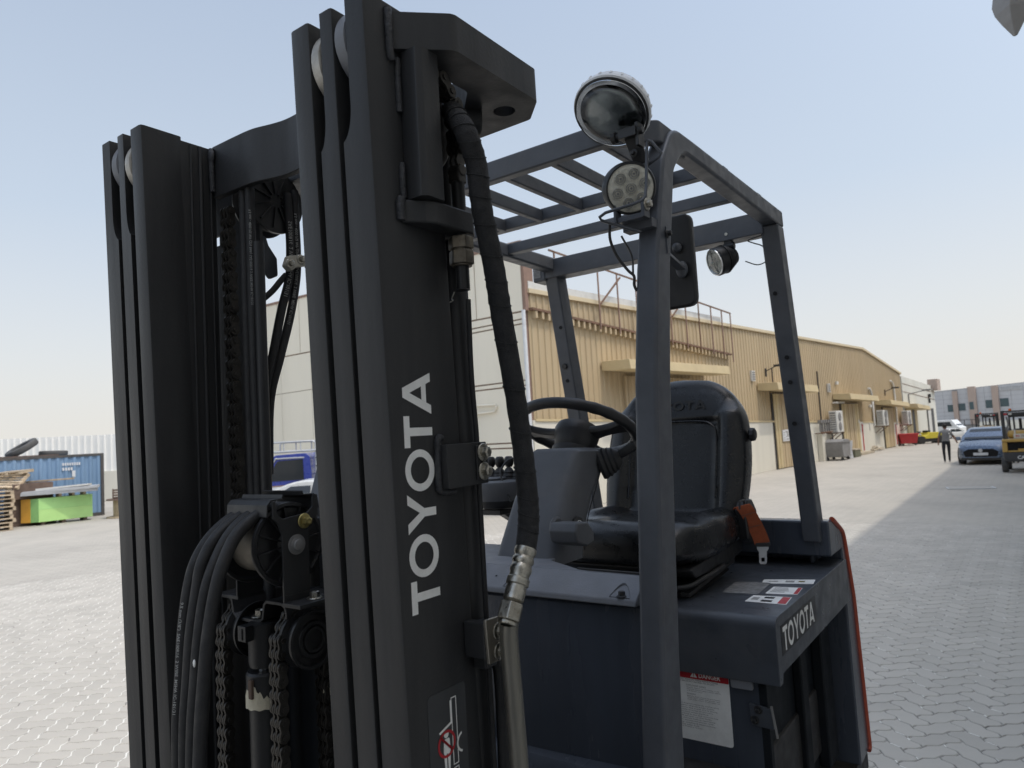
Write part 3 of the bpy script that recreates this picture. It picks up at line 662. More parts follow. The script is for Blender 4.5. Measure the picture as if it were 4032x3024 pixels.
# chain wheels
def wheel(u0, v, z, r, w):
    mb = MB(); mb.lathe([(.013,.004),(r*.45,.004),(r*.5,.0),(r*.62,.0),(r*.66,.004),(r*.86,.006),(r*.9,0),(r,0),(r,.005),(r*.80,.009),(r*.80,w-.009),(r,w-.005),(r,w),(r*.9,w),(r*.86,w-.006),(r*.66,w-.004),(r*.62,w),(r*.5,w),(r*.45,w-.004),(.013,w-.004)], (u0,v,z), (1,0,0), 44)
    o = fp('chain_wheel', mb, 'black_plastic', smooth=32)
    mb = MB(); mb.lathe([(.018,-.002),(.022,-.002),(.022,w+.002),(.018,w+.002),(.018,w-.006),(.002,w-.006)], (u0,v,z), (1,0,0), 24); fp('bearing', mb, 'mast_paint', o, smooth=30)
    mb = MB(); mb.box((u0+w-.007,v-.016,z-.003), (u0+w-.0045,v+.006,z+.002)); fp('grease_mark', mb, 'yellow_zinc', o)
    return o
wheel(-1.1005, .828, -.345, .0515, .034); wheel(-1.268, .828, -.345, .0515, .034)
for u in (-1.1085, -1.2765):
    chain(arc(u, .828, -.345, .046, 35, -90, 20) + [(u, .780, -.40), (u, .779, -1.2)])
    chain(arc(u, .828, -.345, .046, 36, 90, 12) + [(u + .003, .876, -.40), (u + .003, .878, -1.2)])
# hose pulley with ribbed flanges, carried by a folded bracket
PC = Vector((-1.085, .797, -.172))
mb = MB(); mb.lathe([(.052,0),(.052,.095)], (PC.x - .105, PC.y, PC.z), (1,0,0), 40); drum = fp('hose_pulley', mb, 'drum_steel', smooth=40)
for u0, s in ((PC.x - .010, 1), (PC.x - .118, -1)):
    mb = MB(); mb.lathe([(.02,0),(.066,0),(.0735,.001),(.0745,.005),(.0735,.009),(.068,.010),(.064,.006),(.024,.006),(.020,.012)], (u0, PC.y, PC.z), (1,0,0), 48)
    fl = fp('pulley_rim', mb, 'black_plastic', drum, smooth=32)
    if s > 0:
        for k in range(12):
            a = 2*math.pi*(k+.3)/12; ca, sa = math.cos(a), math.sin(a)
            mb = MB(); mb.bar((u0+.008, PC.y+ca*.021, PC.z+sa*.021), (u0+.008, PC.y+ca*.066, PC.z+sa*.066), .0028, .008, up=(1,0,0)); fp('pulley_rib', mb, 'black_plastic', drum)
brk = [(-.0285,-.085),(.027,-.085),(.027,.036),(.050,.046),(.050,.083),(.040,.086),(.038,.062),(.026,.053),(-.026,.048),(-.036,.055),(-.040,.080),(-.046,.080),(-.046,.050),(-.036,.040),(-.0285,.02)]
mb = MB(); mb.prism([(PC.y + a, PC.z + b) for a, b in brk], 'vz', PC.x + .0125, PC.x + .0175)
mb.box((PC.x + .0125, PC.y - .0285, PC.z - .1), (PC.x + .0175, PC.y + .027, PC.z - .0845)); mb.box((PC.x + .0125, PC.y - .030, PC.z - .1032), (PC.x + .062, PC.y + .052, PC.z - .096))
mb.box((PC.x - .155, PC.y - .0285, PC.z - .1032), (PC.x - .122, PC.y + .027, PC.z - .096)); mb.box((PC.x - .128, PC.y - .0285, PC.z - .1), (PC.x - .1235, PC.y + .027, PC.z + .05))
bk = fp('pulley_bracket', mb, 'mast_paint', bevel=.0012)
bolt(bk, PC.x + .0175, PC.y + .018, PC.z + .039, me=BOLTY, rot=(.4, 0, 0)); bolt(bk, PC.x + .040, PC.y + .018, PC.z - .096, rot=(0, R(-90), .3), sc=.85)
mb = MB(); mb.lathe([(.0175,.0176),(.0178,.0195),(.0125,.0200),(.0125,.0215),(.0095,.0225),(.009,.027),(.004,.028)], (PC.x, PC.y, PC.z), (1,0,0), 28); fp('axle_washer', mb, 'grey_metal', bk, smooth=35)
# sheet clips above the hoses
def clip(v0, v1, zt, u0, u1, lipdir):
    prof = [(v0, zt - .024), (v0 + lipdir*.002, zt - .026), (v0 + lipdir*.004, zt - .006), (v0 + lipdir*.010, zt), (v1 - lipdir*.004, zt + .001), (v1, zt + .009)]
    mb = MB(); mb.prism(hat(prof, .003 * -lipdir), 'vz', u0, u1); return fp('hose_clip', mb, 'mast_paint', bevel=.0008, smooth=40)
clip(.742, .778, -.0925, -1.192, PC.x + .0125, 1)
clip(.852, .815, -.0890, -1.192, PC.x + .0125, -1)
# four hoses over the pulley
hoses = []
for i in range(4):
    f = i / 3; u0 = -1.105 - .0245 * i
    fr = [(u0 , .797 + .0645*math.sin(R(a)), PC.z + .0645*math.cos(R(a))) for a in (110, 70, 35, 0)]
    bow = .004 * math.sin(i * 2.2)
    dn = [(u0, .748, -.115 - .004*f), (u0, .706 - .004*f + bow, -.142 - .006*f), (u0, .679 - .006*f + bow, -.185), (u0, .663 - .004*f, -.230), (u0, .648, -.30), (u0, .639 + .003*f, -.37), (u0, .631 + .004*f, -.45), (u0, .628 + .006*f, -.56), (u0 - .005*i, .64, -.80), (u0 - .01*i, .70, -1.15)]
    pth = bez([(u0, .862, -.26), (u0, .862, -.20)] + fr + dn, 7)
    mb = MB(); mb.tube(pth, .0108, 14); h = fp('hose', mb, 'rubber', smooth=60); hoses.append(h)
    if i == 3:
        mb = MB(); wrap_text(mb, '9.5 mm (3/8")  SAE100R16  2 WIRE  MSHA IC-101/31', [p for p in pth if p.z < -.20 and p.y < .7], .0108, .0078, .05, (.25, -1, 0), -1); fp('hose_print', mb, 'print_grey', h)
    if i == 1:
        mb = MB(); mb.ball(pth[-32] + Vector((.006,-.009,0)), .004, (.8,.5,1.6), 8, 6); fp('paint_fleck', mb, 'white_decal', h)
# two more hoses and a chain on the far side behind the centre group
mb = MB(); mb.tube(bez([(-1.305,.872,.55),(-1.307,.872,.3),(-1.309,.874,.0),(-1.31,.876,-.3)], 6), .0100, 12); hh_ = fp('hose', mb, 'rubber', smooth=60)
mb = MB(); pth = bez([(-1.283,.872,.55),(-1.285,.872,.3),(-1.287,.874,.0),(-1.29,.876,-.3)], 6); mb.tube(pth, .0100, 12); h2_ = fp('hose', mb, 'rubber', smooth=60)
mb = MB(); wrap_text(mb, '9.5 mm - 4000 PSI WP (276 BAR) SAE100R16 2 WIRE MSHA IC-101/31', pth, .0100, .0065, .05, (.9,-.6,0), 1); fp('hose_print', mb, 'print_grey', h2_)
mb = MB(); mb.cyl((-1.264,.876,-1.2), (-1.264,.876,.43), .0115, 16); fp('guide_tube', mb, 'mast_paint', smooth=40)
chain([(-1.360,.868,.515),(-1.361,.872,.1),(-1.362,.876,-.2)])
# upper pulley behind the cross tie, its hoses, the angled gusset and the nylon clamp
UPc = Vector((-1.20,.872,.500)); UK = 1.085
mb = MB(); mb.lathe([(.012,0),(.045,0),(.058,.004),(.064,.010),(.066,.016),(.055,.022),(.055,.05),(.066,.056),(.066,.064),(.012,.064)], (UPc.x - .06, UPc.y, UPc.z), (1,0,0), 44); up = rescale(fp('hose_pulley', mb, 'black_plastic', smooth=35), UK)
for k in range(11):
    a = 2*math.pi*k/11; mb = MB(); mb.bar((UPc.x+.005, UPc.y+.014*math.cos(a), UPc.z+.014*math.sin(a)), (UPc.x+.005, UPc.y+.057*math.cos(a), UPc.z+.057*math.sin(a)), .003, .008, up=(1,0,0)); fp('pulley_rib', mb, 'black_plastic', up)
mb = MB(); mb.prism(rpoly([(.836,.43),(.862,.43),(.868,.412),(.887,.388),(.888,.352),(.868,.342),(.828,.395)], .006, 2), 'vz', -1.224, -1.218); rescale(fp('gusset_plate', mb, 'guard_paint', bevel=.001), UK)
hA = bez([(-1.19,.897,.52),(-1.19,.899,.45),(-1.19,.899,.397),(-1.19,.894,.343),(-1.19,.873,.276),(-1.19,.851,.19),(-1.20,.838,.11),(-1.205,.834,.0)], 8)
hB = bez([(-1.19,.914,.53),(-1.19,.9145,.453),(-1.19,.915,.397),(-1.19,.911,.343),(-1.19,.893,.265),(-1.19,.866,.18),(-1.20,.846,.09),(-1.205,.842,-.05)], 8)
for pth, s0, tx in ((hA, .06, 'SAE100R16  2 WIRE  MSHA IC-101/31'), (hB, .05, '9.5 mm - 4000 PSI WP (276 BAR) - SAE100R16  2 WIRE  MSHA IC-101/31')):
    mb = MB(); mb.tube(pth, .0087, 14); h = rescale(fp('hose', mb, 'rubber', smooth=60), UK)
    mb = MB(); wrap_text(mb, tx, pth, .0087, .0074, s0, (.9, -.45, 0), 1); fp('hose_print', mb, 'print_grey', h)
mb = MB(); mb.tube(bez([(-1.195,.890,.350),(-1.195,.876,.335),(-1.2,.858,.312),(-1.21,.83,.285),(-1.22,.81,.265)], 8), .0062, 12); rescale(fp('hose', mb, 'rubber', smooth=60), UK)
mb = MB(); mb.prism(rpoly([(.870,.362),(.878,.383),(.926,.391),(.932,.372),(.895,.362),(.882,.352)], .004, 2), 'vz', -1.181, -1.165)
nc = rescale(fp('hose_clamp', mb, 'nylon', bevel=.001), UK); mb = MB(); mb.prism([(.926,.391),(.945,.393),(.948,.372),(.932,.370)], 'vz', -1.188, -1.170); fp('clamp_foot', mb, 'mast_paint', nc)
for v, z in ((.905,.379),(.879,.366)): bolt(nc, -1.165, v, z, rot=(.5,0,0), sc=.6)
# ================================================================ overhead guard
GL, GR = -1.645, -.655                     # outer faces of the guard, far and near
side_poly = [(1.345,-.86),(1.379,-.532),(1.449,.10),(1.500,.364),(1.535,.492)] + rpoly([(1.535,.492),(1.585,.650),(1.66,.748),(1.80,.7505)], [0,.09,.09,0], 6)[1:-1] + [(1.80,.7505),(2.642,.7505),(2.646,.690),(1.87,.700)] + rpoly([(1.87,.700),(1.72,.700),(1.645,.63),(1.615,.51)], [0,.09,.07,0], 6)[1:-1] + [(1.615,.51),(1.579,.376),(1.531,.10),(1.471,-.49),(1.445,-.86)]
for u0, u1 in ((GR - .054, GR), (GL, GL + .054)):
    mb = MB(); mb.prism(side_poly, 'vz', u0, u1); fp('guard_side', mb, 'guard_paint', bevel=.008, seg=3, smooth=30)
mb = MB(); mb.prism(rpoly([(-1.535,1.52),(-.775,1.52),(-.668,1.60),(-.668,1.76),(-.700,1.76),(-.700,1.618),(-.787,1.552),(-1.513,1.552),(-1.60,1.618),(-1.60,1.76),(-1.632,1.76),(-1.632,1.60)], [.01,.02,.02,0,0,.01,.01,.01,.01,0,0,.02]), 'uv', .694, .750)
fp('guard_front_beam', mb, 'guard_paint', bevel=.004, smooth=30)
def xbar(v0, v1, z0, z1, u0=GL + .05, u1=GR - .05, name='guard_cross_bar'):
    mb = MB(); mb.box((u0, v0, z0), (u1, v1, z1)); return fp(name, mb, 'guard_paint', bevel=.003)
xbar(1.955, 1.990, .706, .746); xbar(2.225, 2.262, .706, .746)
rb = xbar(2.555, 2.632, .664, .744, GL - .045, GR - .05, 'guard_rear_beam')
mb = MB(); mb.box((GL - .055, 2.552, .655), (GL + .012, 2.645, .762)); fp('beam_end', mb, 'guard_paint', rb, bevel=.008)
mb = MB(); mb.box((GL - .012, 2.5495, .672), (GL - .045, 2.5515, .742)); fp('data_plate', mb, 'worn_label', rb)
mb = MB()
for k in range(5): mb.box((GL - .042, 2.5485, .680 + k*.0115), (GL - .042 + .018 + .008*((k*7)%3)/2, 2.5494, .6835 + k*.0115))
fp('plate_print', mb, 'label_ink', rb)
for u in (-.800, -.955, -1.108, -1.262, -1.415):
    mb = MB(); mb.bar((u, 1.54, .722), (u + .004, 1.958, .722), .020, .040); fp('guard_slat', mb, 'guard_paint', bevel=.003)
for u in (-1.48,):
    pass
for v in (2.085, 2.42):
    mb = MB(); mb.box((GR - .045, v, .7515), (GR - .02, v + .045, .772)); fp('guard_lug', mb, 'guard_paint', bevel=.003)
# rear pillars
for s in (1, -1):
    f = (lambda u: u) if s > 0 else (lambda u: GL + GR - u)
    poly = [(2.560,.690),(2.638,.690),(2.713,.294),(2.815,-.217),(2.858,-.46),(2.775,-.46),(2.737,-.217),(2.635,.294)]
    mb = MB(); mb.prism(poly, 'vz', f(GR - .062), f(GR)); p_ = fp('guard_rear_pillar', mb, 'guard_paint', bevel=.006, seg=3)
    for z, d in ((.22, 0), (.13, 0), (.45, .02), (-.02, .01)):
        v = 2.560 + (.690 - z) * .1885 + .001
        mb = MB(); mb.cyl((f(GR - .030 - d*.5), v - .0035, z), (f(GR - .030 - d*.5), v + .004, z), .0075, 14); fp('pillar_hole', mb, 'pit', p_)
mb = MB(); mb.cyl((GL + .03, 2.66, .285), (GL + .03, 2.628, .282), .013, 8); mb.cyl((GL + .034, 2.748, -.045), (GL + .034, 2.715, -.047), .013, 8); fp('rubber_stop', mb, 'black_plastic', bevel=.002)
mb = MB(); mb.tube(bez([(-.716,2.57,.66),(-.735,2.56,.655),(-.76,2.55,.647),(-.742,2.555,.635),(-.72,2.58,.625),(-.70,2.60,.60)], 6), .0022, 6); mb.tube(bez([(-.79,2.60,.585),(-.75,2.61,.566),(-.72,2.62,.575),(-.70,2.62,.59)], 6), .0022, 6); fp('wire', mb, 'black_plastic', smooth=60)

# ---- LED work lamp on the near post
LC = Vector((-.704, 1.490, .557)); ln = Vector((.60, -.70, -.34)).normalized()
def disc_dir(prof, c, n, name, m, par=None, seg=48, sm=35):
    mb = MB(); mb.lathe(prof, c, n, seg); return fp(name, mb, m, par, smooth=sm)
led = disc_dir([(.020,-.052),(.050,-.050),(.058,-.044),(.061,-.020),(.061,.004),(.0585,.008),(.055,.008),(.0545,.002),(.0,.002)], LC, ln, 'led_work_lamp', 'black_plastic')
disc_dir([(.0545,.0025),(.0545,.0055),(.050,.0070),(.0,.0075)], LC, ln, 'lamp_lens', 'led_lens', led)
lx, ly = frame_of(ln)
for k in range(7):
    rr_ = 0 if k == 0 else .0335; a = 2*math.pi*k/6 + .35; c = LC + (lx * math.cos(a) + ly * math.sin(a)) * rr_ + ln * .0074
    mb = MB(); mb.lathe([(.0155,.0),(.0150,.0012),(.0135,.0006),(.0120,.0018),(.0100,.0008),(.0080,.0024),(.0060,.0012),(.0040,.0030),(.0,.0034)], c, ln, 24); fp('led_optic', mb, 'led_lens', led, smooth=20)
    for r0, r1, mm in ((0.0, .0028, 'label_ink'), (.0062, .0080, 'print_grey'), (.0112, .0125, 'print_grey')):
        mb = MB(); mb.lathe([(r0, .0), (r0, .0042), (r1, .0042), (r1, .0)], c, ln, 18); fp('optic_ring', mb, mm, led)
for k in range(9):
    a = 2*math.pi*k/9; p = LC + (lx*math.cos(a) + ly*math.sin(a)) * .035 - ln * .05
    mb = MB(); mb.bar(p - (lx*math.cos(a)+ly*math.sin(a))*.02, p + (lx*math.cos(a)+ly*math.sin(a))*.02, .004, .02, up=tuple(ln)); fp('cooling_fin', mb, 'black_plastic', led)
mb = MB(); mb.box((-.735,1.475,.478), (-.668,1.50,.490)); mb.box((-.735,1.50,.46), (-.660,1.535,.482)); mb.box((-.672,1.47,.478), (-.664,1.50,.52)); mb.box((-.742,1.47,.478), (-.736,1.50,.52))
lb = fp('lamp_bracket', mb, 'guard_paint', bevel=.001); bolt(lb, -.664, 1.485, .508, sc=.9)
# ---- oval-looking round head lamp above it
HC = Vector((-.728, 1.470, .742)); hn = Vector((-.035, -.62, -.786)).normalized()
hl = disc_dir([(.03,-.055),(.068,-.045),(.088,-.025),(.093,-.008),(.093,.0),(.089,.004),(.086,.0)], HC, hn, 'head_lamp', 'white_plastic')
disc_dir([(.0895,.0025),(.0905,.006),(.0875,.0085),(.084,.0085),(.0835,.003)], HC, hn, 'lamp_rim', 'black_plastic', hl)
disc_dir([(.0855,.0085),(.0848,.0098),(.0838,.0085)], HC, hn, 'lamp_seal', 'chrome', hl)
disc_dir([(.082,.0),(.070,-.014),(.045,-.030),(.015,-.036),(.0,-.036)], HC, hn, 'lamp_reflector', 'reflector', hl)
mb = MB(); hx, hy = frame_of(hn)
mb.lathe([(.028,0),(.027,.01),(.018,.018),(.0,.020)], HC + hx*.028 - hy*.02 - hn*.033, hn, 24); mb.lathe([(.007,0),(.006,.02),(.0,.022)], HC - hx*.03 - hn*.033, hn, 14); fp('lamp_bulb', mb, 'black_plastic', hl, smooth=40)
disc_dir([(.084,.004),(.080,.0075),(.05,.0125),(.0,.0150),(.0,.0130),(.05,.0105),(.080,.0055)], HC, hn, 'lamp_glass', 'lamp_glass', hl)
for k in range(22):
    a = 2*math.pi*k/22; p = HC + (hx*math.cos(a)+hy*math.sin(a))*.0935 - hn*.008
    mb = MB(); mb.bar(p - hn*.008 - (hx*math.cos(a)+hy*math.sin(a))*.0018, p + hn*.000 - (hx*math.cos(a)+hy*math.sin(a))*.0018, .005, .004, up=tuple((hx*math.cos(a)+hy*math.sin(a)))); fp('rim_tab', mb, 'white_plastic', hl)
mb = MB(); mb.bar((-.690,1.475,.690), (-.676,1.505,.612), .034, .012, up=(0,-1,.3)); mb.box((-.712,1.462,.668), (-.668,1.492,.690)); mb.box((-.672,1.468,.645), (-.664,1.50,.70)); mb.cyl((-.722,1.476,.680), (-.655,1.476,.680), .009, 12)
hb = fp('lamp_bracket', mb, 'black_plastic', bevel=.001); mb = MB(); mb.cyl((-.735,1.476,.680), (-.722,1.476,.680), .014, 8); fp('wing_nut', mb, 'black_plastic', hb, bevel=.002)
bolt(hb, -.683, 1.478, .632, me=BOLTD, rot=(0, 0, R(-90)), sc=.7)
# bent wire guard
wg = bez([(-.625,1.50,.606),(-.632,1.505,.640),(-.646,1.49,.656),(-.648,1.487,.648)], 4)
mb = MB(); mb.tube([(-.70,1.545,.615),(-.672,1.52,.611),(-.632,1.497,.613),(-.625,1.50,.622),(-.643,1.488,.652),(-.648,1.486,.655),(-.652,1.485,.65),(-.651,1.462,.54),(-.651,1.452,.515),(-.656,1.444,.506),(-.672,1.432,.498),(-.735,1.418,.490),(-.752,1.42,.484),(-.752,1.428,.478),(-.70,1.482,.455),(-.69,1.50,.453)], .0036, 8)
fp('wire_guard', mb, 'guard_paint', smooth=60)
mb = MB(); mb.tube(bez([(-.745,1.455,.475),(-.752,1.465,.44),(-.742,1.475,.40),(-.722,1.485,.365),(-.71,1.49,.35),(-.712,1.492,.33),(-.708,1.495,.315)], 6), .0036, 8); mb.tube(bez([(-.735,1.49,.45),(-.715,1.495,.40),(-.712,1.49,.35)], 6), .0025, 6); fp('lamp_cable', mb, 'black_plastic', smooth=60)
# ---- mirror seen from behind
mb = MB(); mb.prism(rpoly([(-.770,.304),(-.660,.304),(-.660,.548),(-.770,.548)], .025, 4), 'uz', 1.742, 1.765); mi_ = fp('mirror', mb, 'black_plastic', bevel=.006, seg=3, smooth=30)
mb = MB(); mb.box((-.672,1.56,.405), (-.652,1.566,.470)); mb.bar((-.665,1.56,.41), (-.690,1.74,.40), .022, .008); mb.ball((-.69,1.733,.40), .016, (1,.8,1.4)); mb.ball((-.700,1.735,.46), .013); fp('mirror_bracket', mb, 'guard_paint', mi_, bevel=.001)
bolt(mi_, -.652, 1.563, .452, me=BOLTD, sc=.8)
# ---- rear working lamp under the rear beam
RC = Vector((-.878, 2.535, .588)); rn = Vector((-.62, -.72, -.30)).normalized()
rl = disc_dir([(.012,-.088),(.030,-.078),(.044,-.050),(.052,-.025),(.053,.0),(.050,.004),(.047,.0)], RC, rn, 'rear_lamp', 'black_plastic')
disc_dir([(.050,.002),(.050,.006),(.046,.007),(.045,.002)], RC, rn, 'lamp_rim', 'chrome', rl)
disc_dir([(.045,.0),(.036,-.018),(.012,-.028),(.0,-.028)], RC, rn, 'lamp_reflector', 'reflector', rl)
disc_dir([(.046,.003),(.03,.009),(.0,.011),(.0,.0095),(.03,.0075),(.045,.0025)], RC, rn, 'lamp_glass', 'lamp_glass', rl)
for k in range(5):
    p = RC - rn * (.035 + .011 * k); disc_dir([(.052 - .006*k,-.002),(.054 - .006*k,-.002),(.054 - .006*k,.002),(.052 - .006*k,.002)], p, rn, 'cooling_fin', 'black_plastic', rl, 28)
mb = MB(); mb.box((-.852,2.56,.640), (-.822,2.585,.692)); mb.cyl((-.855,2.572,.645), (-.815,2.572,.645), .014, 14); fp('lamp_foot', mb, 'black_plastic', rl, bevel=.003)
mb = MB(); mb.cyl((-.838,2.553,.688), (-.838,2.568,.688), .006, 10); fp('lamp_screw', mb, 'zinc', rl)

# ================================================================ driver's place
# steering wheel
WC = Vector((-1.152, 1.935, .004)); wn_ = Vector((0, .455, .89)).normalized(); wx = Vector((1, 0, 0)); wy = wn_.cross(wx)
def wp(a, r, h=0): return WC + (wx * math.cos(a) + wy * math.sin(a)) * r + wn_ * h
N_ = 96; rw = []
for i in range(N_):
    a = 2*math.pi*i/N_; g = abs(((i * 1.0) % 4) - 2) / 2
    rw.append(.0162 + (.0016 * g if 30 < i < 66 or i < 18 or i > 78 else 0.0008))
mb = MB(); mb.tube([wp(2*math.pi*i/N_, .183) for i in range(N_)], rw, 14, closed=True)
swh = fp('steering_wheel', mb, 'black_plastic', smooth=50)
for a in (R(-4), R(184), R(96)):
    mb = MB(); rings = []
    for k in range(8):
        t = k / 7; c = wp(a, .045 + t * .132, -.022 + .020 * t); tg = (wx * -math.sin(a) + wy * math.cos(a)); w = .036 - .022 * math.sin(t * math.pi * .8) + .01 * t; h = .011
        rings.append([c + tg*w + wn_*h, c + tg*w*1.05, c + tg*w*.8 - wn_*h, c - tg*w*.8 - wn_*h, c - tg*w*1.05, c - tg*w + wn_*h])
    mb.loft(rings); fp('wheel_spoke', mb, 'black_plastic', swh, bevel=.003, smooth=40)
mb = MB(); mb.lathe([(.05,-.085),(.062,-.07),(.066,-.045),(.070,-.03),(.072,-.01),(.066,.006),(.045,.014),(.0,.017)], WC, wn_, 36); fp('wheel_hub', mb, 'black_plastic', swh, smooth=35)
mb = MB(); mb.lathe([(.056,-.115),(.068,-.10),(.068,-.075),(.05,-.07)], WC, wn_, 32); fp('column_collar', mb, 'black_plastic', smooth=40)
# cowl
def sec(u0, u1, v0, v1, z, r=.02, dz=0.0):
    return [(a, b, z + dz * (b - v0) / (v1 - v0)) for a, b in rpoly([(u0, v0), (u1, v0), (u1, v1), (u0, v1)], [r*.8, r*1.6, r, r], 4)]
secs = [sec(-1.262,-1.056,1.600,1.775,-.360,.03), sec(-1.256,-1.060,1.635,1.800,-.29,.035), sec(-1.248,-1.062,1.690,1.860,-.19,.035), sec(-1.243,-1.062,1.755,1.960,-.10,.035), sec(-1.240,-1.064,1.780,2.02,-.060,.03, -.01), sec(-1.228,-1.078,1.795,2.0,-.049,.03, -.012)]
mb = MB(); mb.loft(secs); cowl = fp('steering_cowl', mb, 'cowl_plastic', smooth=38)
mb = MB(); mb.tube(bez([(-1.0585,1.915,-.10),(-1.057,1.860,-.17),(-1.0565,1.80,-.25),(-1.054,1.765,-.34)], 6), .0016, 5); fp('panel_seam', mb, 'pit', cowl)
mb = MB(); mb.prism(rpoly([(1.600,-.292),(1.592,-.262),(1.605,-.240),(1.66,-.244),(1.690,-.275),(1.688,-.300),(1.65,-.308)], .008, 3), 'vz', -1.06, -.975); pb = fp('brake_handle', mb, 'cowl_plastic', bevel=.006, seg=3, smooth=35)
mb = MB(); mb.lathe([(.03,0),(.034,.006),(.028,.012)], (-1.064,1.632,-.262), (1,0,0), 24); fp('handle_boss', mb, 'cowl_plastic', pb, smooth=35)
mb = MB(); mb.lathe([(.020,0),(.020,.010),(.015,.012),(.0,.012)], (-1.057,1.735,-.262), (.9,-.3,.1), 8); ks = fp('key_switch', mb, 'black_plastic', cowl, smooth=30)
mb = MB(); kc = Vector((-1.057,1.735,-.262)) + Vector((.9,-.3,.1)).normalized() * .0126
kx, ky = frame_of(Vector((.9,-.3,.1)))
for i in range(18):
    a, b = 2*math.pi*i/18, 2*math.pi*(i+1)/18; mb.poly([kc + (kx*math.cos(t)+ky*math.sin(t))*r_ for t, r_ in ((a,.008),(a,.0095),(b,.0095),(b,.008))])
fp('key_symbol', mb, 'white_decal', cowl)
# lever with bellows
b0, b1 = Vector((-1.068,1.925,-.105)), Vector((-1.012,1.952,-.085)); dB = (b1 - b0).normalized()
mb = MB(); mb.lathe([(.046,-.01),(.050,.0),(.044,.010),(.047,.016),(.040,.024),(.042,.030),(.035,.038),(.036,.044),(.028,.052),(.024,.058),(.012,.062)], b0, dB, 30); fp('lever_bellows', mb, 'rubber', smooth=25)
mb = MB(); mb.loft([[Vector(c) + Vector((.3,.1,-1)).normalized()*a + Vector((0,1,.1)).normalized()*b for a, b in rpoly([(-h,-w),(h,-w),(h,w),(-h,w)], .006, 3)] for c, h, w in (((-1.030,1.945,-.086),.011,.014),((-1.005,1.950,-.074),.013,.018),((-.980,1.955,-.060),.0135,.021),((-.962,1.958,-.050),.010,.017))]); lv = fp('direction_lever', mb, 'black_plastic', smooth=40)
mb = MB()
for k in range(5): mb.box((-1.005 + .0075*k, 1.938, -.0615 + .0042*k), (-1.0015 + .0075*k, 1.964, -.0580 + .0042*k))
fp('grip_rib', mb, 'black_plastic', lv)
# front panel and the light grey cover above it
mb = MB(); mb.loft([[(u, 1.452 + .018 * ((u + 1.15)/.42)**2 + dv, z) for u in [-1.58 + .0425*k for k in range(21)]] + [(-.73, 1.50, z), (-1.58, 1.50, z)] for z, dv in ((-.402,.006),(-.408,.0),(-.55,-.012),(-.70,-.014),(-.83,-.008))]); fp('front_panel', mb, 'body_paint', smooth=35)
mb = MB(); mb.loft([[(-1.58,v,z),(-.7585,v,z),(-.7585,v+.05,z),(-1.58,v+.05,z)] for v, z in ((1.395,-.85),(1.40,-.80),(1.425,-.765),(1.445,-.757))]); mb.box((-1.58,1.395,-1.25), (-.7585,1.45,-.85)); fp('lower_panel', mb, 'body_paint', smooth=30)
mb = MB(); mb.prism([(1.440,-.398),(1.443,-.385),(1.452,-.378),(1.495,-.346),(1.505,-.340),(1.505,-.353),(1.46,-.398)], 'vz', -1.575, -.738); cv = fp('cover_plate', mb, 'cover_grey', bevel=.003, smooth=30)
mb = MB(); mb.prism([(-.738,1.5055),(-.738,1.513),(-.94,1.527),(-1.06,1.60),(-1.10,1.78),(-1.575,1.78),(-1.575,1.5055)], 'uv', -.353, -.340); fp('cover_top', mb, 'cover_grey', cv, bevel=.002)
mb = MB(); mb.tube([(-.93,1.518,-.338),(-.90,1.512,-.3375),(-.745,1.508,-.3375)], .003, 6); fp('cover_rod', mb, 'dark_metal', cv, smooth=60)
for u in (-1.085, -.782):
    mb = MB(); mb.loft([[(u - .026 + .052*k/12 , 1.447 + .030 * math.sin(math.pi*k/12), -.380 + .026*math.sin(math.pi*k/12) + dz) for k in range(13)] for dz in (0, -.014)], caps=False); mb.prism([(u-.026,1.447),(u+.026,1.447),(u+.018,1.462),(u-.018,1.462)], 'uv', -.3885, -.380)
    fp('bolt_pocket', mb, 'cover_grey', cv, smooth=40); bolt(cv, u + .004, 1.452, -.380, me=BOLTD, rot=(0, R(-90), 0), sc=.9)
mb = MB(); mb.bar((-1.15,1.47,-.3625),(-1.13,1.60,-.3395), .0025, .002); fp('panel_seam', mb, 'pit', cv)
mb = MB(); mb.prism([(1.225,-.36),(1.252,-.211),(1.316,-.03),(1.36,.05),(1.43,.05),(1.42,-.36)], 'vz', -1.645, -1.600); fp('guard_gusset', mb, 'guard_paint', bevel=.004)
# floor between cowl and hood
mb = MB(); mb.box((-1.60,1.46,-1.20), (-.70,2.06,-1.16)); fp('floor_plate', mb, 'body_dark', bevel=.004)
# lever console on the far side
LB = Vector((-1.45, 1.905, -.185))
mb = MB(); mb.lathe([(.045,-.058),(.078,-.052),(.087,-.040),(.090,-.028)], LB, (0,0,1), 36, caps=True); lc = fp('lever_console', mb, 'black_plastic', smooth=35)
mb = MB(); mb.lathe([(.0905,-.028),(.0920,-.010),(.0925,.018),(.088,.031),(.080,.036),(.0,.037)], LB, (0,0,1), 36); fp('console_shell', mb, 'cowl_plastic', lc, smooth=35)
mb = MB(); mb.lathe([(.040,.036),(.041,.043),(.036,.046),(.0,.047)], LB + Vector((-.012,-.015,0)), (0,0,1), 28); fp('console_cap', mb, 'cowl_plastic', lc, smooth=35)
mb = MB(); mb.box((-1.50,1.86,-.262), (-1.42,1.93,-.243)); mb.bar((-1.48,1.95,-.25), (-1.36,2.30,-.50), .05, .04); fp('console_arm', mb, 'dark_metal', lc, bevel=.004)
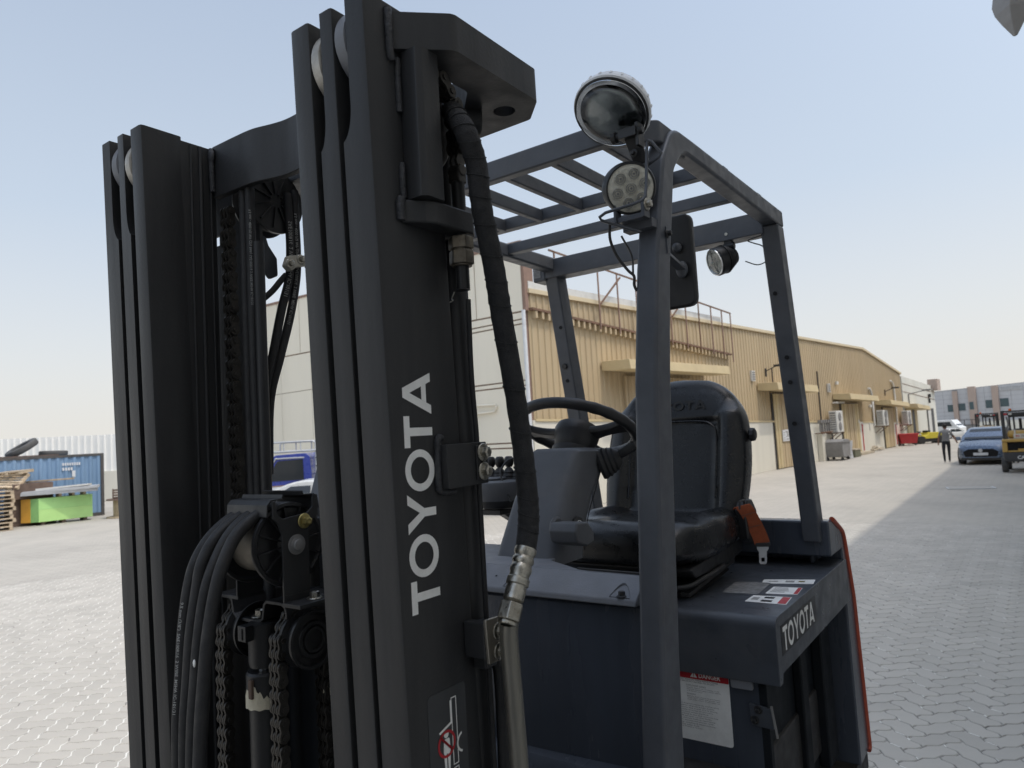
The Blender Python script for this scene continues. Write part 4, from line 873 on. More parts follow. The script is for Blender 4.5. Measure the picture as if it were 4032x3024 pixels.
for du, dv in ((-.060,.03),(-.022,.03),(.016,.032),(.055,.035)):
    c = LB + Vector((du, dv, .036))
    mb = MB(); mb.lathe([(.026,0),(.022,.008),(.023,.012),(.018,.020),(.019,.024),(.012,.034),(.006,.040)], c, (0,0,1), 20); fp('lever_boot', mb, 'rubber', lc, smooth=30)
    mb = MB(); mb.cyl(c + Vector((0,0,.03)), c + Vector((-.003,.006,.055)), .004, 8); mb.lathe([(.010,0),(.0155,.010),(.0165,.020),(.0150,.030),(.010,.036),(.0,.037)], c + Vector((-.003,.006,.040)), (0,.05,1), 20); fp('lever_knob', mb, 'black_plastic', lc, smooth=40)
mb = MB(); mb.tube(bez([LB + Vector((.10,.03,.08)), LB + Vector((.055,.0,.105)), LB + Vector((.030,-.03,.07)), LB + Vector((.052,-.05,.02)), LB + Vector((.085,-.06,-.03))], 8), .0035, 8); fp('console_cable', mb, 'black_plastic', lc, smooth=60)

# ================================================================ seat
SU = -1.146
def cushion(fn, nu=36, nv=26):
    """closed shape: fn(s, t) with s round the section, t along"""
    mb = MB(); mb.loft([[fn(2*math.pi*i/nu, j/(nv-1)) for i in range(nu)] for j in range(nv)]); return mb
sg = lambda x, k: math.copysign(abs(x) ** k, x)
def back(s, t):
    z = -.365 + t * .545
    w = .268 + .024 * math.sin(min(t*1.2, 1) * math.pi) - .008 * t
    cap = max(0.0, 1 - ((t - .66) / .34) ** 2) ** .5 if t > .66 else 1.0
    cap *= min(1.0, (t + .02) / .06) ** .5
    w *= max(.02, (0.22 + .78 * cap) if t > .66 else cap)
    if t > .995: w = .02
    d = .070 * max(.05, cap)
    c, sn = sg(math.cos(s), .62), sg(math.sin(s), .75)
    u = c * w
    vc = 2.625 + .20 * t - .06 * t * t
    v = vc + sn * d
    if sn < 0:
        q = max(0, min(1, (abs(u) - .165) / .055)); q = q * q * (3 - 2 * q)
        v -= .055 * q * max(0, min(1, (.84 - t) / .10)) ** 1.5 * (1 - .35 * t)      # side bolsters come forward
        if abs(u) < .185 and .06 < t < .70: v += .012
    return (SU + u, v, z)
bkst = fp('backrest', cushion(back, 72, 56), 'vinyl', smooth=60)
mb = MB(); ip = [(-.178,-.28),(-.180,-.06),(-.160,-.008),(-.10,.010),(.10,.010),(.160,-.008),(.180,-.06),(.178,-.28)]
def bv(u, z):
    t = (z + .365) / .545; return 2.625 + .20*t - .06*t*t - .0705
mb.tube([(SU + u, bv(u, z) - .004, z) for u, z in bez([(a, b, 0) for a, b in ip], 5) for u, z in ((u, z),)] if False else [(SU + p.x, bv(p.x, p.y) - .001, p.y) for p in bez([(a, b, 0) for a, b in ip], 5)], .0042, 6); fp('seat_piping', mb, 'vinyl', bkst, smooth=60)
mb = MB()
zt_ = .075; vv = bv(0, zt_) + .0045
wordmark(mb, (SU - .135, vv - .0065, zt_ - .018), (1, 0, 0), (0, .13, 1), .036, .270, gap=.16); fp('embossing', mb, 'black_decal', bkst)
mb = MB(); mb.box((SU - .24, 2.70, -.40), (SU + .24, 2.755, .02)); fp('seat_shell', mb, 'black_plastic', bkst, bevel=.02, seg=3)
mb = MB(); mb.lathe([(.010,0),(.022,.004),(.027,.010),(.025,.022),(.016,.027),(.0,.028)], (SU + .285, 2.70, -.052), (1,0,.0), 10); fp('lumbar_knob', mb, 'black_plastic', bkst, smooth=25)
def cush(s, t):
    v = 2.075 + t * .585
    e = max(0.04, min(1.0, (math.sin(math.pi * min(t, .5)) ** .42)) if t < .5 else max(.1, (1 - ((t-.5)/.5)**8)) ** .5)
    w = (.262 + .024 * math.sin(math.pi * t)) * (.80 + .20 * e)
    c, sn = sg(math.cos(s), .52), sg(math.sin(s), .7)
    u = c * w; zc = -.392; h = .084 * (.35 + .65 * e)
    z = zc + sn * h
    if sn > 0:
        q = max(0, min(1, (abs(u) - .15) / .075)); q = q * q * (3 - 2 * q)
        z += .036 * q * min(1, t * 2.2) - .006
        z += .022 * math.exp(-((t - .12) / .13) ** 2)
        z -= .016 * t
    else: z += .03 * max(0, t - .3)
    return (SU + u, v, z)
cu_ = fp('seat_cushion', cushion(cush, 72, 48), 'vinyl', smooth=60)
mb = MB(); mb.prism(rpoly([(2.13,-.455),(2.64,-.425),(2.64,-.475),(2.50,-.495),(2.18,-.490)], .01, 2), 'vz', SU - .25, SU + .25); ss = fp('seat_pan', mb, 'black_plastic', bevel=.006)
rings = []
for k in range(9):
    f = .93 + .07 * (k % 2); z = -.505 - .050 * k / 8; rings.append([(SU + a*f, 2.37 + b*f, z + .10 * b) for a, b in rpoly([(-.225,-.20),(.225,-.20),(.225,.20),(-.225,.20)], .03, 3)])
mb = MB(); mb.loft(rings); fp('suspension_bellows', mb, 'rubber', ss, smooth=25)
for du in (.165,-.165):
    mb = MB(); mb.bar((SU + du + .05, 2.16, -.540), (SU + du + .05, 2.60, -.505), .03, .014); fp('seat_rail', mb, 'dark_metal', ss, bevel=.002)
mb = MB(); mb.tube(bez([(SU - .1,2.13,-.505),(SU + .08,2.12,-.515),(SU + .22,2.14,-.512),(SU + .25,2.24,-.50),(SU + .26,2.40,-.488)], 6), .008, 8); fp('slide_lever', mb, 'dark_metal', ss, smooth=60)
mb = MB(); mb.lathe([(.012,0),(.020,.002),(.0245,.008),(.0255,.016),(.022,.026),(.010,.030),(.0,.030)], (-1.165,2.11,-.405), (.25,-1,.05), 12); wk = fp('weight_knob', mb, 'black_plastic', ss, smooth=25)
mb = MB(); mb.box((-1.162,2.0765,-.414), (-1.158,2.079,-.396)); mb.box((-1.162,2.0765,-.414), (-1.149,2.079,-.410)); fp('knob_mark', mb, 'white_decal', ss)
# seat belt
mb = MB(); mb.prism(rpoly([(2.66,-.33),(2.70,-.295),(2.755,-.30),(2.80,-.345),(2.80,-.44),(2.74,-.47),(2.68,-.44)], .015, 3), 'vz', -.925, -.885); rt = rescale(fp('belt_retractor', mb, 'black_plastic', bevel=.006, smooth=30), .955)
mb = MB(); pth = bez([(-.905,2.665,-.325),(-.893,2.655,-.315),(-.879,2.662,-.335),(-.868,2.69,-.38),(-.857,2.715,-.43),(-.852,2.728,-.465)], 6)
mb.loft([[p + Vector((.024,.012,.006)), p + Vector((.0245,.012,.0075)), p + Vector((-.0235,-.012,-.0045)), p + Vector((-.024,-.012,-.006))] for p in pth]); fp('belt_webbing', mb, 'belt_orange', rt, smooth=60)
mb = MB(); mb.tube([(-.893,2.625,-.325),(-.893,2.63,-.296),(-.893,2.68,-.296),(-.893,2.685,-.325)], .004, 8); fp('belt_guide', mb, 'black_plastic', rt)
mb = MB()
for k in range(2):
    p = pth[14 + 6*k]; mb.bar(p + Vector((.022,.008,.007)), p + Vector((-.022,-.014,-.004)), .0016, .0016)
fp('belt_stitch', mb, 'wood_dark', rt)
mb = MB(); 
tg = [(-.021,0),(.021,0),(.021,-.014),(.014,-.024),(.014,-.062),(.010,-.070),(-.010,-.070),(-.014,-.062),(-.014,-.024),(-.021,-.014)]
P0 = Vector((-.851,2.728,-.470)); tu = Vector((.92,.35,0)).normalized(); tz = Vector((.02,.12,1)).normalized(); tn = tu.cross(tz)
slot = [(-.006,-.046),(-.006,-.060),(.006,-.060),(.006,-.046)]
outl2 = rpoly(tg, .002, 2)
kq = [i for i, p in enumerate(outl2) if p[0] < -.0125 and p[1] < -.05][0]
ring2 = outl2[:kq+1] + [slot[1], slot[2], slot[3], slot[0], slot[1]] + [outl2[kq]] + outl2[kq+1:]
mb.loft([[P0 + tu*a + tz*b + tn*h for a, b in ring2] for h in (-.001, .001)]); fp('buckle_tongue', mb, 'light_metal', rt)
mb = MB(); mb.bar(P0 + tu*-.027 + tz*.002, P0 + tu*.027 + tz*.002, .010, .014); fp('tongue_grip', mb, 'black_plastic', rt, bevel=.002)

# ================================================================ battery hood, compartment and counterweight
HU0, HU1, HV0, HV1, HZ = -1.68, -.620, 2.042, 3.00, -.555
mb = MB(); prof = rpoly([(HV0,-.740),(HV0,HZ),(HV1,HZ),(HV1,-.715),(HV0+.04,-.715),(HV0+.03,-.740)], [.003,.03,.01,0,0,0], 5)
mb.prism(prof, 'vz', HU0, HU1); hood = fp('battery_hood', mb, 'hood_paint', bevel=.009, seg=3, wn=True)
mb = MB(); b_ = [(-.617,2.078,-.584),(-.617,2.116,-.664),(-.617,2.496,-.668),(-.617,2.462,-.584)]
mb.prism([(2.085,-.585),(2.085,-.668),(2.485,-.668),(2.485,-.585)], 'vz', HU1 + .0002, HU1 + .0006); fp('decal_ground', mb, 'black_decal', hood)
mb = MB(); wordmark(mb, (HU1 + .001, 2.102, -.661), (0, 1, 0), (0, 0, 1), .068, .355, gap=.08); fp('lettering', mb, 'white_decal', hood)
def sticker(cs, m, name='sticker', dz=.0005):
    mb = MB(); zz = HZ + dz; k = .555/.57; mb.prism(rpoly([(a*k, b*k) for a, b in cs], .004, 2), 'uv', zz - .0004, zz); return fp(name, mb, m, hood)
def lerp4(cs, s, t): 
    a, b, c, d = [Vector(p) for p in cs]; return (a.lerp(b, s)).lerp(d.lerp(c, s), t)
def band(cs, s0, s1, t0, t1, m, dz=.0010, name='sticker_print'):
    mb = MB(); k = .555/.57; mb.poly([(*(lerp4(cs, s, t) * k), HZ + dz) for s, t in ((s0,t0),(s1,t0),(s1,t1),(s0,t1))]); fp(name, mb, m, hood)

s1_ = [(-.816,2.60),(-.806,2.535),(-.645,2.585),(-.655,2.655)]
s2_ = [(-.754,2.499),(-.752,2.392),(-.654,2.413),(-.663,2.514)]
s3_ = [(-.778,2.355),(-.779,2.268),(-.652,2.271),(-.660,2.370)]
g_ = [(-.896,2.532),(-.883,2.358),(-.769,2.374),(-.778,2.554)]
for cs in (s1_, s2_, s3_): sticker(cs, 'white_decal')
sticker(g_, 'worn_label', 'worn_sticker')
band(s2_, .05, .95, .86, .99, 'red_decal'); band(s3_, .05, .95, .78, .98, 'red_decal'); band(s3_, .12, .38, .35, .60, 'black_decal'); band(s3_, .60, .86, .35, .62, 'black_decal')
for k in range(4): band(s2_, .14 + .19*k, .22 + .19*k, .10, .55 + .05*(k % 3), 'print_grey')
band(s1_, .35, .65, .70, .82, 'yellow_zinc'); band(s1_, .30, .72, .45, .62, 'print_grey'); band(s1_, .4, .6, .12, .3, 'print_grey'); band(s3_, .3, .7, .08, .25, 'print_grey')
# battery compartment front with label, handle and latch
mb = MB(); mb.box((-1.62,2.062,-1.28), (-.668,2.085,-.742)); cmp_ = fp('battery_case', mb, 'body_paint', bevel=.003)
VF = 2.0612
lab = rpoly([(-1.03,-.738),(-.772,-.738),(-.765,-.942),(-1.03,-.942)], [.0,.012,.012,.0], 3)
lab = rpoly([(-.965,-.735),(-.773,-.735),(-.773,-.943),(-.965,-.943)], .010, 3)
mb = MB(); mb.prism(lab, 'uz', VF, VF + .0006); dl = fp('danger_label', mb, 'white_decal')
mb = MB(); mb.prism(rpoly([(-.965,-.7365),(-.774,-.7365),(-.774,-.7625),(-.965,-.7625)], [.009,.009,0,0], 3), 'uz', VF - .0006, VF); fp('label_header', mb, 'red_decal', dl)
mb = MB(); VT = VF - .0010; add_text(mb, 'DANGER', (-.864, VT, -.7570), (1,0,0), (0,0,1), .0135, .066, bold=.02)
mb.poly([(-.891,VT,-.7575),(-.869,VT,-.7575),(-.880,VT,-.7405)]); fp('label_text', mb, 'white_decal', dl)
mb = MB(); mb.poly([(-.8808,VT-.0003,-.7535),(-.8792,VT-.0003,-.7535),(-.8788,VT-.0003,-.7455),(-.8812,VT-.0003,-.7455)]); mb.poly([(-.881,VT-.0003,-.7562),(-.879,VT-.0003,-.7562),(-.879,VT-.0003,-.7546),(-.881,VT-.0003,-.7546)]); fp('label_symbol', mb, 'red_decal', dl)
mb = MB(); rows = [(-.768,'IF YOU DO NOT FOLLOW THESE INSTRUCTIONS',.0045,.155),(-.7745,'YOU MAY BE SERIOUSLY INJURED OR KILLED.',.0045,.145),(-.785,'EXPLOSIVE GASES',.0045,.06),(-.7915,'Sparks, flames or smoking could',.004,.10),(-.7965,'explode battery gases. Keep sparks',.004,.105),(-.8015,'and flames away.',.004,.05),(-.810,'POISON',.0045,.026),(-.8165,'Battery acid causes severe burns.',.004,.103),(-.8215,'Wear face shield and gloves and',.004,.10),(-.8265,'flush with water if acid gets on',.004,.10)]
rows += [(-.840 - .0062*k, ['Before use inspect controls and brakes.','Keep all parts of your body inside.','Do not move the truck if it is faulty.','Travel slowly around all corners.','Lower the load when parked.','Set the parking brake and remove key.','Do not lift people on the forks.','Read the manual before operating.','Charge in ventilated places only.','Watch for overhead obstructions.','Fasten the seat belt.','Check the battery water.'][k], .0042, [.155,.14,.15,.135,.12,.15,.13,.14,.135,.14,.09,.1][k]) for k in range(12)]
for z, s, h, w in rows: add_text(mb, s, (-.962 if (w > .12 or z < -.83) else -.905, VF - .0004, z), (1,0,0), (0,0,1), h, w)
fp('label_text', mb, 'label_ink', dl)
mb = MB()
for zc in (-.797,-.820):
    for A, B, C in (((-.952,zc-.010),(-.926,zc-.010),(-.939,zc+.012)),): 
        o_ = [A, B, C]; cc = Vector((sum(p[0] for p in o_)/3, sum(p[1] for p in o_)/3))
        i_ = [tuple(cc + (Vector(p) - cc) * .74) for p in o_]
        for a in range(3): b = (a+1) % 3; mb.poly([(o_[a][0], VF-.0004, o_[a][1]), (o_[b][0], VF-.0004, o_[b][1]), (i_[b][0], VF-.0004, i_[b][1]), (i_[a][0], VF-.0004, i_[a][1])])
    mb.poly([(-.944,VF-.0005,zc-.007),(-.934,VF-.0005,zc-.007),(-.937,VF-.0005,zc+.001),(-.942,VF-.0005,zc+.001)])
fp('label_symbol', mb, 'black_decal', dl)
mb = MB(); mb.prism(rpoly([(-.765,-.737),(-.703,-.737),(-.700,-.765),(-.762,-.765)], .005, 3), 'uz', 2.048, 2.061); fp('case_handle', mb, 'cover_grey', bevel=.004)
mb = MB(); mb.prism(rpoly([(-.716,-.802),(-.655,-.810),(-.650,-.865),(-.712,-.862)], .003, 2), 'uz', 2.052, 2.061); lt = fp('case_latch', mb, 'hood_paint', bevel=.001)
for u, z in ((-.690,-.816),(-.702,-.846)): bolt(lt, u, 2.052, z, me=BOLTD, rot=(0,0,R(-90)), sc=.9)
mb = MB(); mb.bar((-.652,2.050,-.800), (-.642,2.052,-.886), .004, .006); fp('latch_pin', mb, 'grey_metal', lt)
mb = MB(); mb.prism([(2.09,-.716),(2.09,-1.28),(2.97,-1.28),(2.97,-.716)], 'vz', -.76, -.73); mb.box((-.731,2.55,-1.28), (-.700,2.62,-.716)); mb.box((-.731,2.80,-1.28), (-.690,2.93,-.716)); fp('battery_side', mb, 'body_dark', bevel=.006)
mb = MB(); mb.box((-.69,2.062,-1.26), (-.665,2.085,-.745)); fp('case_edge', mb, 'body_dark', bevel=.002)
# counterweight: back wall with rounded orange edge
cwp = rpoly([(2.985,-.515),(2.985,-1.33),(3.155,-1.33),(3.105,-.72),(3.02,-.455),(2.86,-.385),(2.80,-.385),(2.80,-.515)], [0,0,.02,.06,.08,.03,.01,0], 5)
mb = MB(); mb.prism(cwp, 'vz', -1.67, -.628); cw = fp('counterweight', mb, 'body_paint', bevel=.012, seg=3, wn=True)
edge = [p for p in cwp if p[0] > 2.83 and not (p[0] < 2.99 and p[1] < -.5)]
edge = sorted(edge, key=lambda p: -p[1] + p[0] * .2)
for u_ in (-.628, -1.67):
    mb = MB(); mb.tube([(u_, v + .004, z) for v, z in edge], .0095, 10); fp('orange_edge', mb, 'orange_paint', cw, smooth=60)
mb = MB(); mb.box((-1.62,2.93,-.553), (-.72,2.98,-.42)); mb.box((-.72,2.86,-.553), (-.705,2.985,-.40)); fp('rear_wall', mb, 'body_paint', bevel=.006)
mb = MB(); mb.prism(rpoly([(2.05,-1.21),(2.05,-1.12),(2.20,-1.10),(2.32,-1.14),(2.36,-1.21)], .03, 3), 'vz', -.74, -.64); fp('step_bracket', mb, 'grey_metal', bevel=.004)
mb = MB(); mb.box((-.66,3.03,-1.31), (-.645,3.06,-1.24)); fp('rear_hook', mb, 'grey_metal', cw, bevel=.004)
# chassis, drive axle and wheels (below the picture)
mb = MB(); mb.box((-1.58,1.0,-1.23), (-.72,2.98,-1.0)); fp('chassis', mb, 'dark_metal', bevel=.01)
def fwheel(u0, u1, v, r):
    z = FO.z + r
    mb = MB(); w = abs(u1 - u0); mb.lathe([(r*.6,0),(r*.95,0),(r,.02),(r,w-.02),(r*.95,w),(r*.6,w)], (min(u0,u1), v, z), (1,0,0), 36); t_ = fp('wheel', mb, 'tyre', smooth=35)
    mb = MB(); mb.lathe([(r*.6,.0),(r*.57,.02),(r*.25,.03),(r*.2,.0),(.0,.0)], (u1, v, z), (-1 if u1 > u0 else 1,0,0), 30); mb.lathe([(r*.6,.01),(r*.6,w-.01)], (min(u0,u1), v, z), (1,0,0), 30); fp('wheel_rim', mb, 'orange_paint', t_, smooth=35)
for s in (1, -1):
    f = (lambda u: u) if s > 0 else (lambda u: 2*UC - u)
    fwheel(f(-.83), f(-.66), 1.18, .24); fwheel(f(-.90), f(-.74), 2.62, .19)
# ================================================================ THE YARD
def prj(P):
    d = Vector(P) - Vector((0, 0, CAM_H)); w = d.dot(_f)
    return (512 + F_PX * d.dot(_r) / w, 384 - F_PX * d.dot(_u) / w, w) if w > .1 else (-999, -999, w)
# ---- ground sheet and zigzag paving
mb = MB(); n = 24
mb.poly([(-900, -300, -.006), (900, -300, -.006), (900, 1500, -.006), (-900, 1500, -.006)])
ground = mb.build('ground', 'yard_ground'); tag(ground, 'pale grey yard of zigzag block paving, sunlit with a broad shade at right', kind='structure')
PW, AMP, PA = .160, .013, R(8.3)
def warp(x, y):
    w = lambda t: (lambda f: 1 if abs(f - .25) < .01 else (-1 if abs(f - .75) < .01 else 0))(t % 1.0)
    return x + AMP * w(y / PW), y + AMP * w(x / PW)
def paver_outline(hor):
    a, b = (2, 1) if hor else (1, 2); pts = []
    st = (0, .25, .75)
    for i in range(a): pts += [((i + s) * PW, 0) for s in st]
    for i in range(b): pts += [(a * PW, (i + s) * PW) for s in st]
    for i in range(a): pts += [((a - i - s) * PW, b * PW) for s in st]
    for i in range(b): pts += [(0, (b - i - s) * PW) for s in st]
    out = []
    cx, cy = a * PW / 2, b * PW / 2
    for x, y in pts:
        X, Y = warp(x, y); out.append((X - cx, Y - cy))
    sh = lambda p, k: (p[0] * (1 - k / cx), p[1] * (1 - k / cy))
    return [sh(p, .0035) for p in out], [sh(p, .0095) for p in out], (cx, cy)
PAV = {h: paver_outline(h) for h in (True, False)}
def paver_mesh(h):
    lo, hi, _c = PAV[h]; mb = MB(); mb.loft([[(x, y, -.0055) for x, y in lo], [(x, y, 0) for x, y in hi]], caps=False); mb.poly([(x, y, 0) for x, y in hi])
    o = mb.build('paver', 'paver'); me = o.data; bpy.data.objects.remove(o); return me
PMESH = {h: paver_mesh(h) for h in (True, False)}
ca, sa = math.cos(PA), math.sin(PA)
cands = []
rng = random.Random(3)
for i in range(-230, 230):
    for j in range(-90, 90):
        for h in (True, False):
            bx, by = (i + j * -1) * PW, (i + j * 3) * PW            # lattice (1,1) and (-1,3)
            cx, cy = (bx + PW, by + PW / 2) if h else (bx + 2.5 * PW, by + PW)
            if not h: cx, cy = bx + 2.5 * PW, by
            X, Y = cx * ca - cy * sa, cx * sa + cy * ca
            if Y < 2.5 or X * X + Y * Y > 17.5 ** 2: continue
            px, py, w = prj((X, Y, 0))
            if not (-60 < px < 1084 and py < 800): continue
            seen = px < 165 or px > 850 or (470 < px < 530 and 480 < py < 560)
            cands.append(((0 if (seen and -4 < px < 1028 and py < 772) else 1), X * X + Y * Y, X, Y, h))
cands.sort()
for k, (s_, d_, X, Y, h) in enumerate(cands[:300]):
    o = bpy.data.objects.new('paver', PMESH[h]); COL.objects.link(o); o.parent = ground
    o.location = (X, Y, rng.uniform(-.0008, .0008)); o.rotation_euler = (rng.gauss(0, .004), rng.gauss(0, .004), PA)
mb = MB()
for s_, d_, X, Y, h in cands[300:]:
    lo, hi, _c = PAV[h]; z = rng.uniform(-.0012, .0008); tx, ty = rng.gauss(0, .005), rng.gauss(0, .005)
    f = lambda p, zz: (X + p[0]*ca - p[1]*sa, Y + p[0]*sa + p[1]*ca, zz + z + p[0]*tx + p[1]*ty)
    a = [mb.bm.verts.new(f(p, -.0055)) for p in lo]; b = [mb.bm.verts.new(f(p, 0)) for p in hi]
    for q in range(len(a)): r_ = (q + 1) % len(a); mb._f([a[q], a[r_], b[r_], b[q]])
    mb._f(b)
pv = mb.build('paving', 'paver', ground); pv['kind'] = 'stuff'
# bed coloured dark for the shade in the joints; pale sand in lengthwise joints
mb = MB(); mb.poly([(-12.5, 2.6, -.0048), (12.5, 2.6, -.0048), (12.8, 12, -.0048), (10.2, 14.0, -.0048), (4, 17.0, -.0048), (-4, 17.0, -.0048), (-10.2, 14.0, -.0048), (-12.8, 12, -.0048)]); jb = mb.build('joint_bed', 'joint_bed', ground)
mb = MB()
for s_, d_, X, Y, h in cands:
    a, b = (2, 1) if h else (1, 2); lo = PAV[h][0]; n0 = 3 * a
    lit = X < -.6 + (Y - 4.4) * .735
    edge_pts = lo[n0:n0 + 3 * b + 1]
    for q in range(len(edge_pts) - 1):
        if rng.random() > (.90 if lit else .16): continue  # sand kept on the sunlit side, mostly left out where shade falls
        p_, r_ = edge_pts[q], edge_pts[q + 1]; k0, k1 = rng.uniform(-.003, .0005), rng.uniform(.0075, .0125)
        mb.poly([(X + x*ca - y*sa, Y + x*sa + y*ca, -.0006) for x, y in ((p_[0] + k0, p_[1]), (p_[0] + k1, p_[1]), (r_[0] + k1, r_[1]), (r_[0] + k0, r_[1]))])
js = mb.build('sunlit_joint_sand', 'sunlit_joint_sand', ground); js['kind'] = 'stuff'

# ---- warehouse: local x runs along the long wall away from us, local y into the building
WANG = R(90 - 41.73)
WH = empty('warehouse', (.512, 20.835, 0), WANG)
tag(WH, 'long tan corrugated warehouse with cream panelled gable and rusty parapet frame', 'warehouse')
def wb(name, mb, m, par=None, **k): return mb.build(name, m, par or WH, **k)
dado = lambda s: 2.78 - .0275 * s
def corr(mb, x0, x1, zb, zt, y=0.0, pitch=.30, dep=.04, top=.10):
    pts = []; x = x0; 
    while x < x1:
        for fx, fy in ((0, 0), (.30, 0), (.38, -dep), (.62, -dep), (.70, 0)): 
            if x + fx * pitch <= x1: pts.append((x + fx * pitch, y + fy))
        x += pitch
    pts.append((x1, y))
    vb = [mb.bm.verts.new((a, b, zb(a))) for a, b in pts]; vt = [mb.bm.verts.new((a, b, zt(a))) for a, b in pts]
    for i in range(len(pts) - 1): mb._f([vb[i], vb[i+1], vt[i+1], vt[i]])
roofl = lambda s: 6.58 if s < 33.4 else 6.58 - (s - 33.4) * (6.58 - 5.18) / 9.1
for k in range(12):
    x0, x1 = .12 + 3.6 * k, min(.12 + 3.6 * (k + 1), 42.5)
    if x0 >= 42.5: break
    mb = MB(); corr(mb, x0, x1, lambda a: dado(a) - .05, roofl); wb('cladding_sheet', mb, 'tan_sheet')
mb = MB()
xs = [.1, 16, 33.4, 42.5]
def slab_line(mb, f0, f1, xs, y0, y1): mb.loft([[(x, y0, f0(x)), (x, y1, f0(x)), (x, y1, f1(x)), (x, y0, f1(x))] for x in xs])
slab_line(mb, lambda x: .0, dado, [.0, 16, 42.5], -.06, .3); wb('dado_wall', mb, 'cream_dado')
mb = MB(); slab_line(mb, roofl, lambda x: roofl(x) + .13, xs, -.12, .35); wb('roof_trim', mb, 'tan_trim')
mb = MB(); mb.loft([[(x, .35, roofl(x)), (x, 7, roofl(x) + .9), (x, 14, roofl(x)), (x, 14, 0), (x, .35, 0)] for x in xs]); wb('roof', mb, 'tan_trim')
mb = MB(); slab_line(mb, lambda x: dado(x) - .03, lambda x: dado(x) + .04, [.1, 16, 42.5], -.10, -.06); wb('dado_flashing', mb, 'tan_canopy')
# canopies with sloping fascia, and the doors below
def canopy(x0, x1, zt, h, d=1.0, m='tan_canopy', slope=0.0):
    mb = MB(); mb.loft([[(x, -.06, z), (x, -d, z - .04), (x, -d - .05, z - h), (x, -.5, z - h), (x, -.06, z - h + .05)] for x, z in ((x0, zt), (x1, zt - slope))]); return wb('door_canopy', mb, m, bevel=.01)
def door(x0, x1, h, m='tan_sheet', leaf=4, dark=True):
    mb = MB(); mb.box((x0 - .16, -.085, 0), (x1 + .16, -.062, h)); d = wb('sliding_door', mb, 'dark_metal' if dark else m)
    w = (x1 - x0) / leaf
    for i in range(leaf):
        mb = MB(); a = x0 + w * i; mb.box((a + .012, -.135, .03), (a + w - .012, -.09, h - .05)); mb.box((a + w*.40, -.16, .03), (a + w*.60, -.137, h - .05)); wb('door_leaf', mb, m if i % 3 else 'tan_canopy', d, bevel=.004)
    return d
canopy(3.7, 11.05, 4.66, .36, 1.15, slope=.0); canopy(16.3, 21.6, 4.12, .38, slope=.08); canopy(26.8, 32.4, 3.66, .36, slope=.14); canopy(35.2, 39.9, 3.28, .34, slope=.20)
mb = MB(); corr(mb, 5.2, 9.8, lambda a: .03, lambda a: 4.2, y=-.10, pitch=.42, dep=.05); mb.box((5.0, -.11, 0), (5.15, -.06, 4.2)); wb('sliding_door', mb, 'tan_sheet')
door(17.9, 21.2, 3.68, leaf=5); d3 = door(28.0, 31.2, 3.12, leaf=4); door(36.7, 39.1, 2.80, leaf=3)
mb = MB(); mb.box((18.55, -.20, 1.30), (19.85, -.165, 1.86)); sg_ = wb('door_sign', mb, 'white_plastic')
mb = MB()
for (a, b, c, d) in ((18.62,18.78,1.70,1.74),(18.62,18.78,1.60,1.63),(18.9,19.05,1.72,1.80),(19.06,19.2,1.55,1.78),(19.25,19.42,1.58,1.64),(19.5,19.75,1.70,1.76),(19.55,19.62,1.60,1.80),(18.95,19.75,1.52,1.55),(18.95,19.75,1.38,1.42),(18.62,18.80,1.45,1.48),(18.62,18.8,1.36,1.39)): mb.box((a, -.206, c), (b, -.201, d))
wb('sign_print', mb, 'print_grey', sg_)
# red hose cabinet strips, white jambs, vents, conduits, lamps on the wall
for s, h in ((31.55, 1.80), (39.4, 1.56)):
    mb = MB(); mb.box((s - .42, -.13, .0), (s + .28, -.085, h + .12)); j = wb('white_panel', mb, 'white_render'); mb = MB(); mb.box((s - .02, -.16, .15), (s + .13, -.132, h)); wb('red_strip', mb, 'red_paint', j)
for s, z in ((15.8, 4.45), (26.15, 4.0)):
    mb = MB(); mb.box((s - .17, -.14, z - .24), (s + .17, -.045, z + .24)); v_ = wb('wall_vent', mb, 'ac_white'); mb = MB()
    for k in range(4): mb.box((s - .13, -.155, z - .19 + .105*k), (s + .13, -.142, z - .13 + .105*k))
    wb('vent_slat', mb, 'grey_metal', v_)
mb = MB(); mb.cyl((24.4,-.10,.3), (24.4,-.10,4.9), .035, 8); mb.cyl((18.1,-.1,4.1), (18.1,-.1,4.9), .03, 8); wb('conduit', mb, 'dark_metal')
for pth in ([(34.4,-.12,1.6),(34.4,-.12,2.9),(34.5,-.12,3.3),(34.2,-.12,3.9),(33.9,-.10,4.05)], [(40.0,-.12,1.5),(40.0,-.12,3.9),(39.8,-.12,4.4),(39.4,-.10,4.65)]):
    mb = MB(); mb.tube(bez(pth, 5), .07, 8); wb('refrigerant_pipe', mb, 'ac_white', smooth=60)
for s, z in ((17.4, 4.95), (37.8, 4.1)):
    mb = MB(); mb.cyl((s, -.05, z - .25), (s, -.55, z - .05), .025, 8); mb.box((s - .10, -.95, z - .07), (s + .10, -.5, z + .03)); mb.box((s - .05,-.1,z-.5),(s + .05,-.05,z-.1)); wb('wall_lamp', mb, 'dark_metal', bevel=.01)
for s, z in ((27.6, 4.3), (33.9, 2.9), (31.0, 1.98)):
    mb = MB(); mb.box((s - .12, -.16, z - .09), (s + .12, -.045, z + .09)); wb('junction_box', mb, 'ac_white', bevel=.01)
mb = MB(); mb.box((26.6,-.30,3.10),(28.1,-.08,3.20)); mb.box((33.4,-.1,1.35),(33.55,-.07,1.9)); wb('cable_tray', mb, 'ac_white')
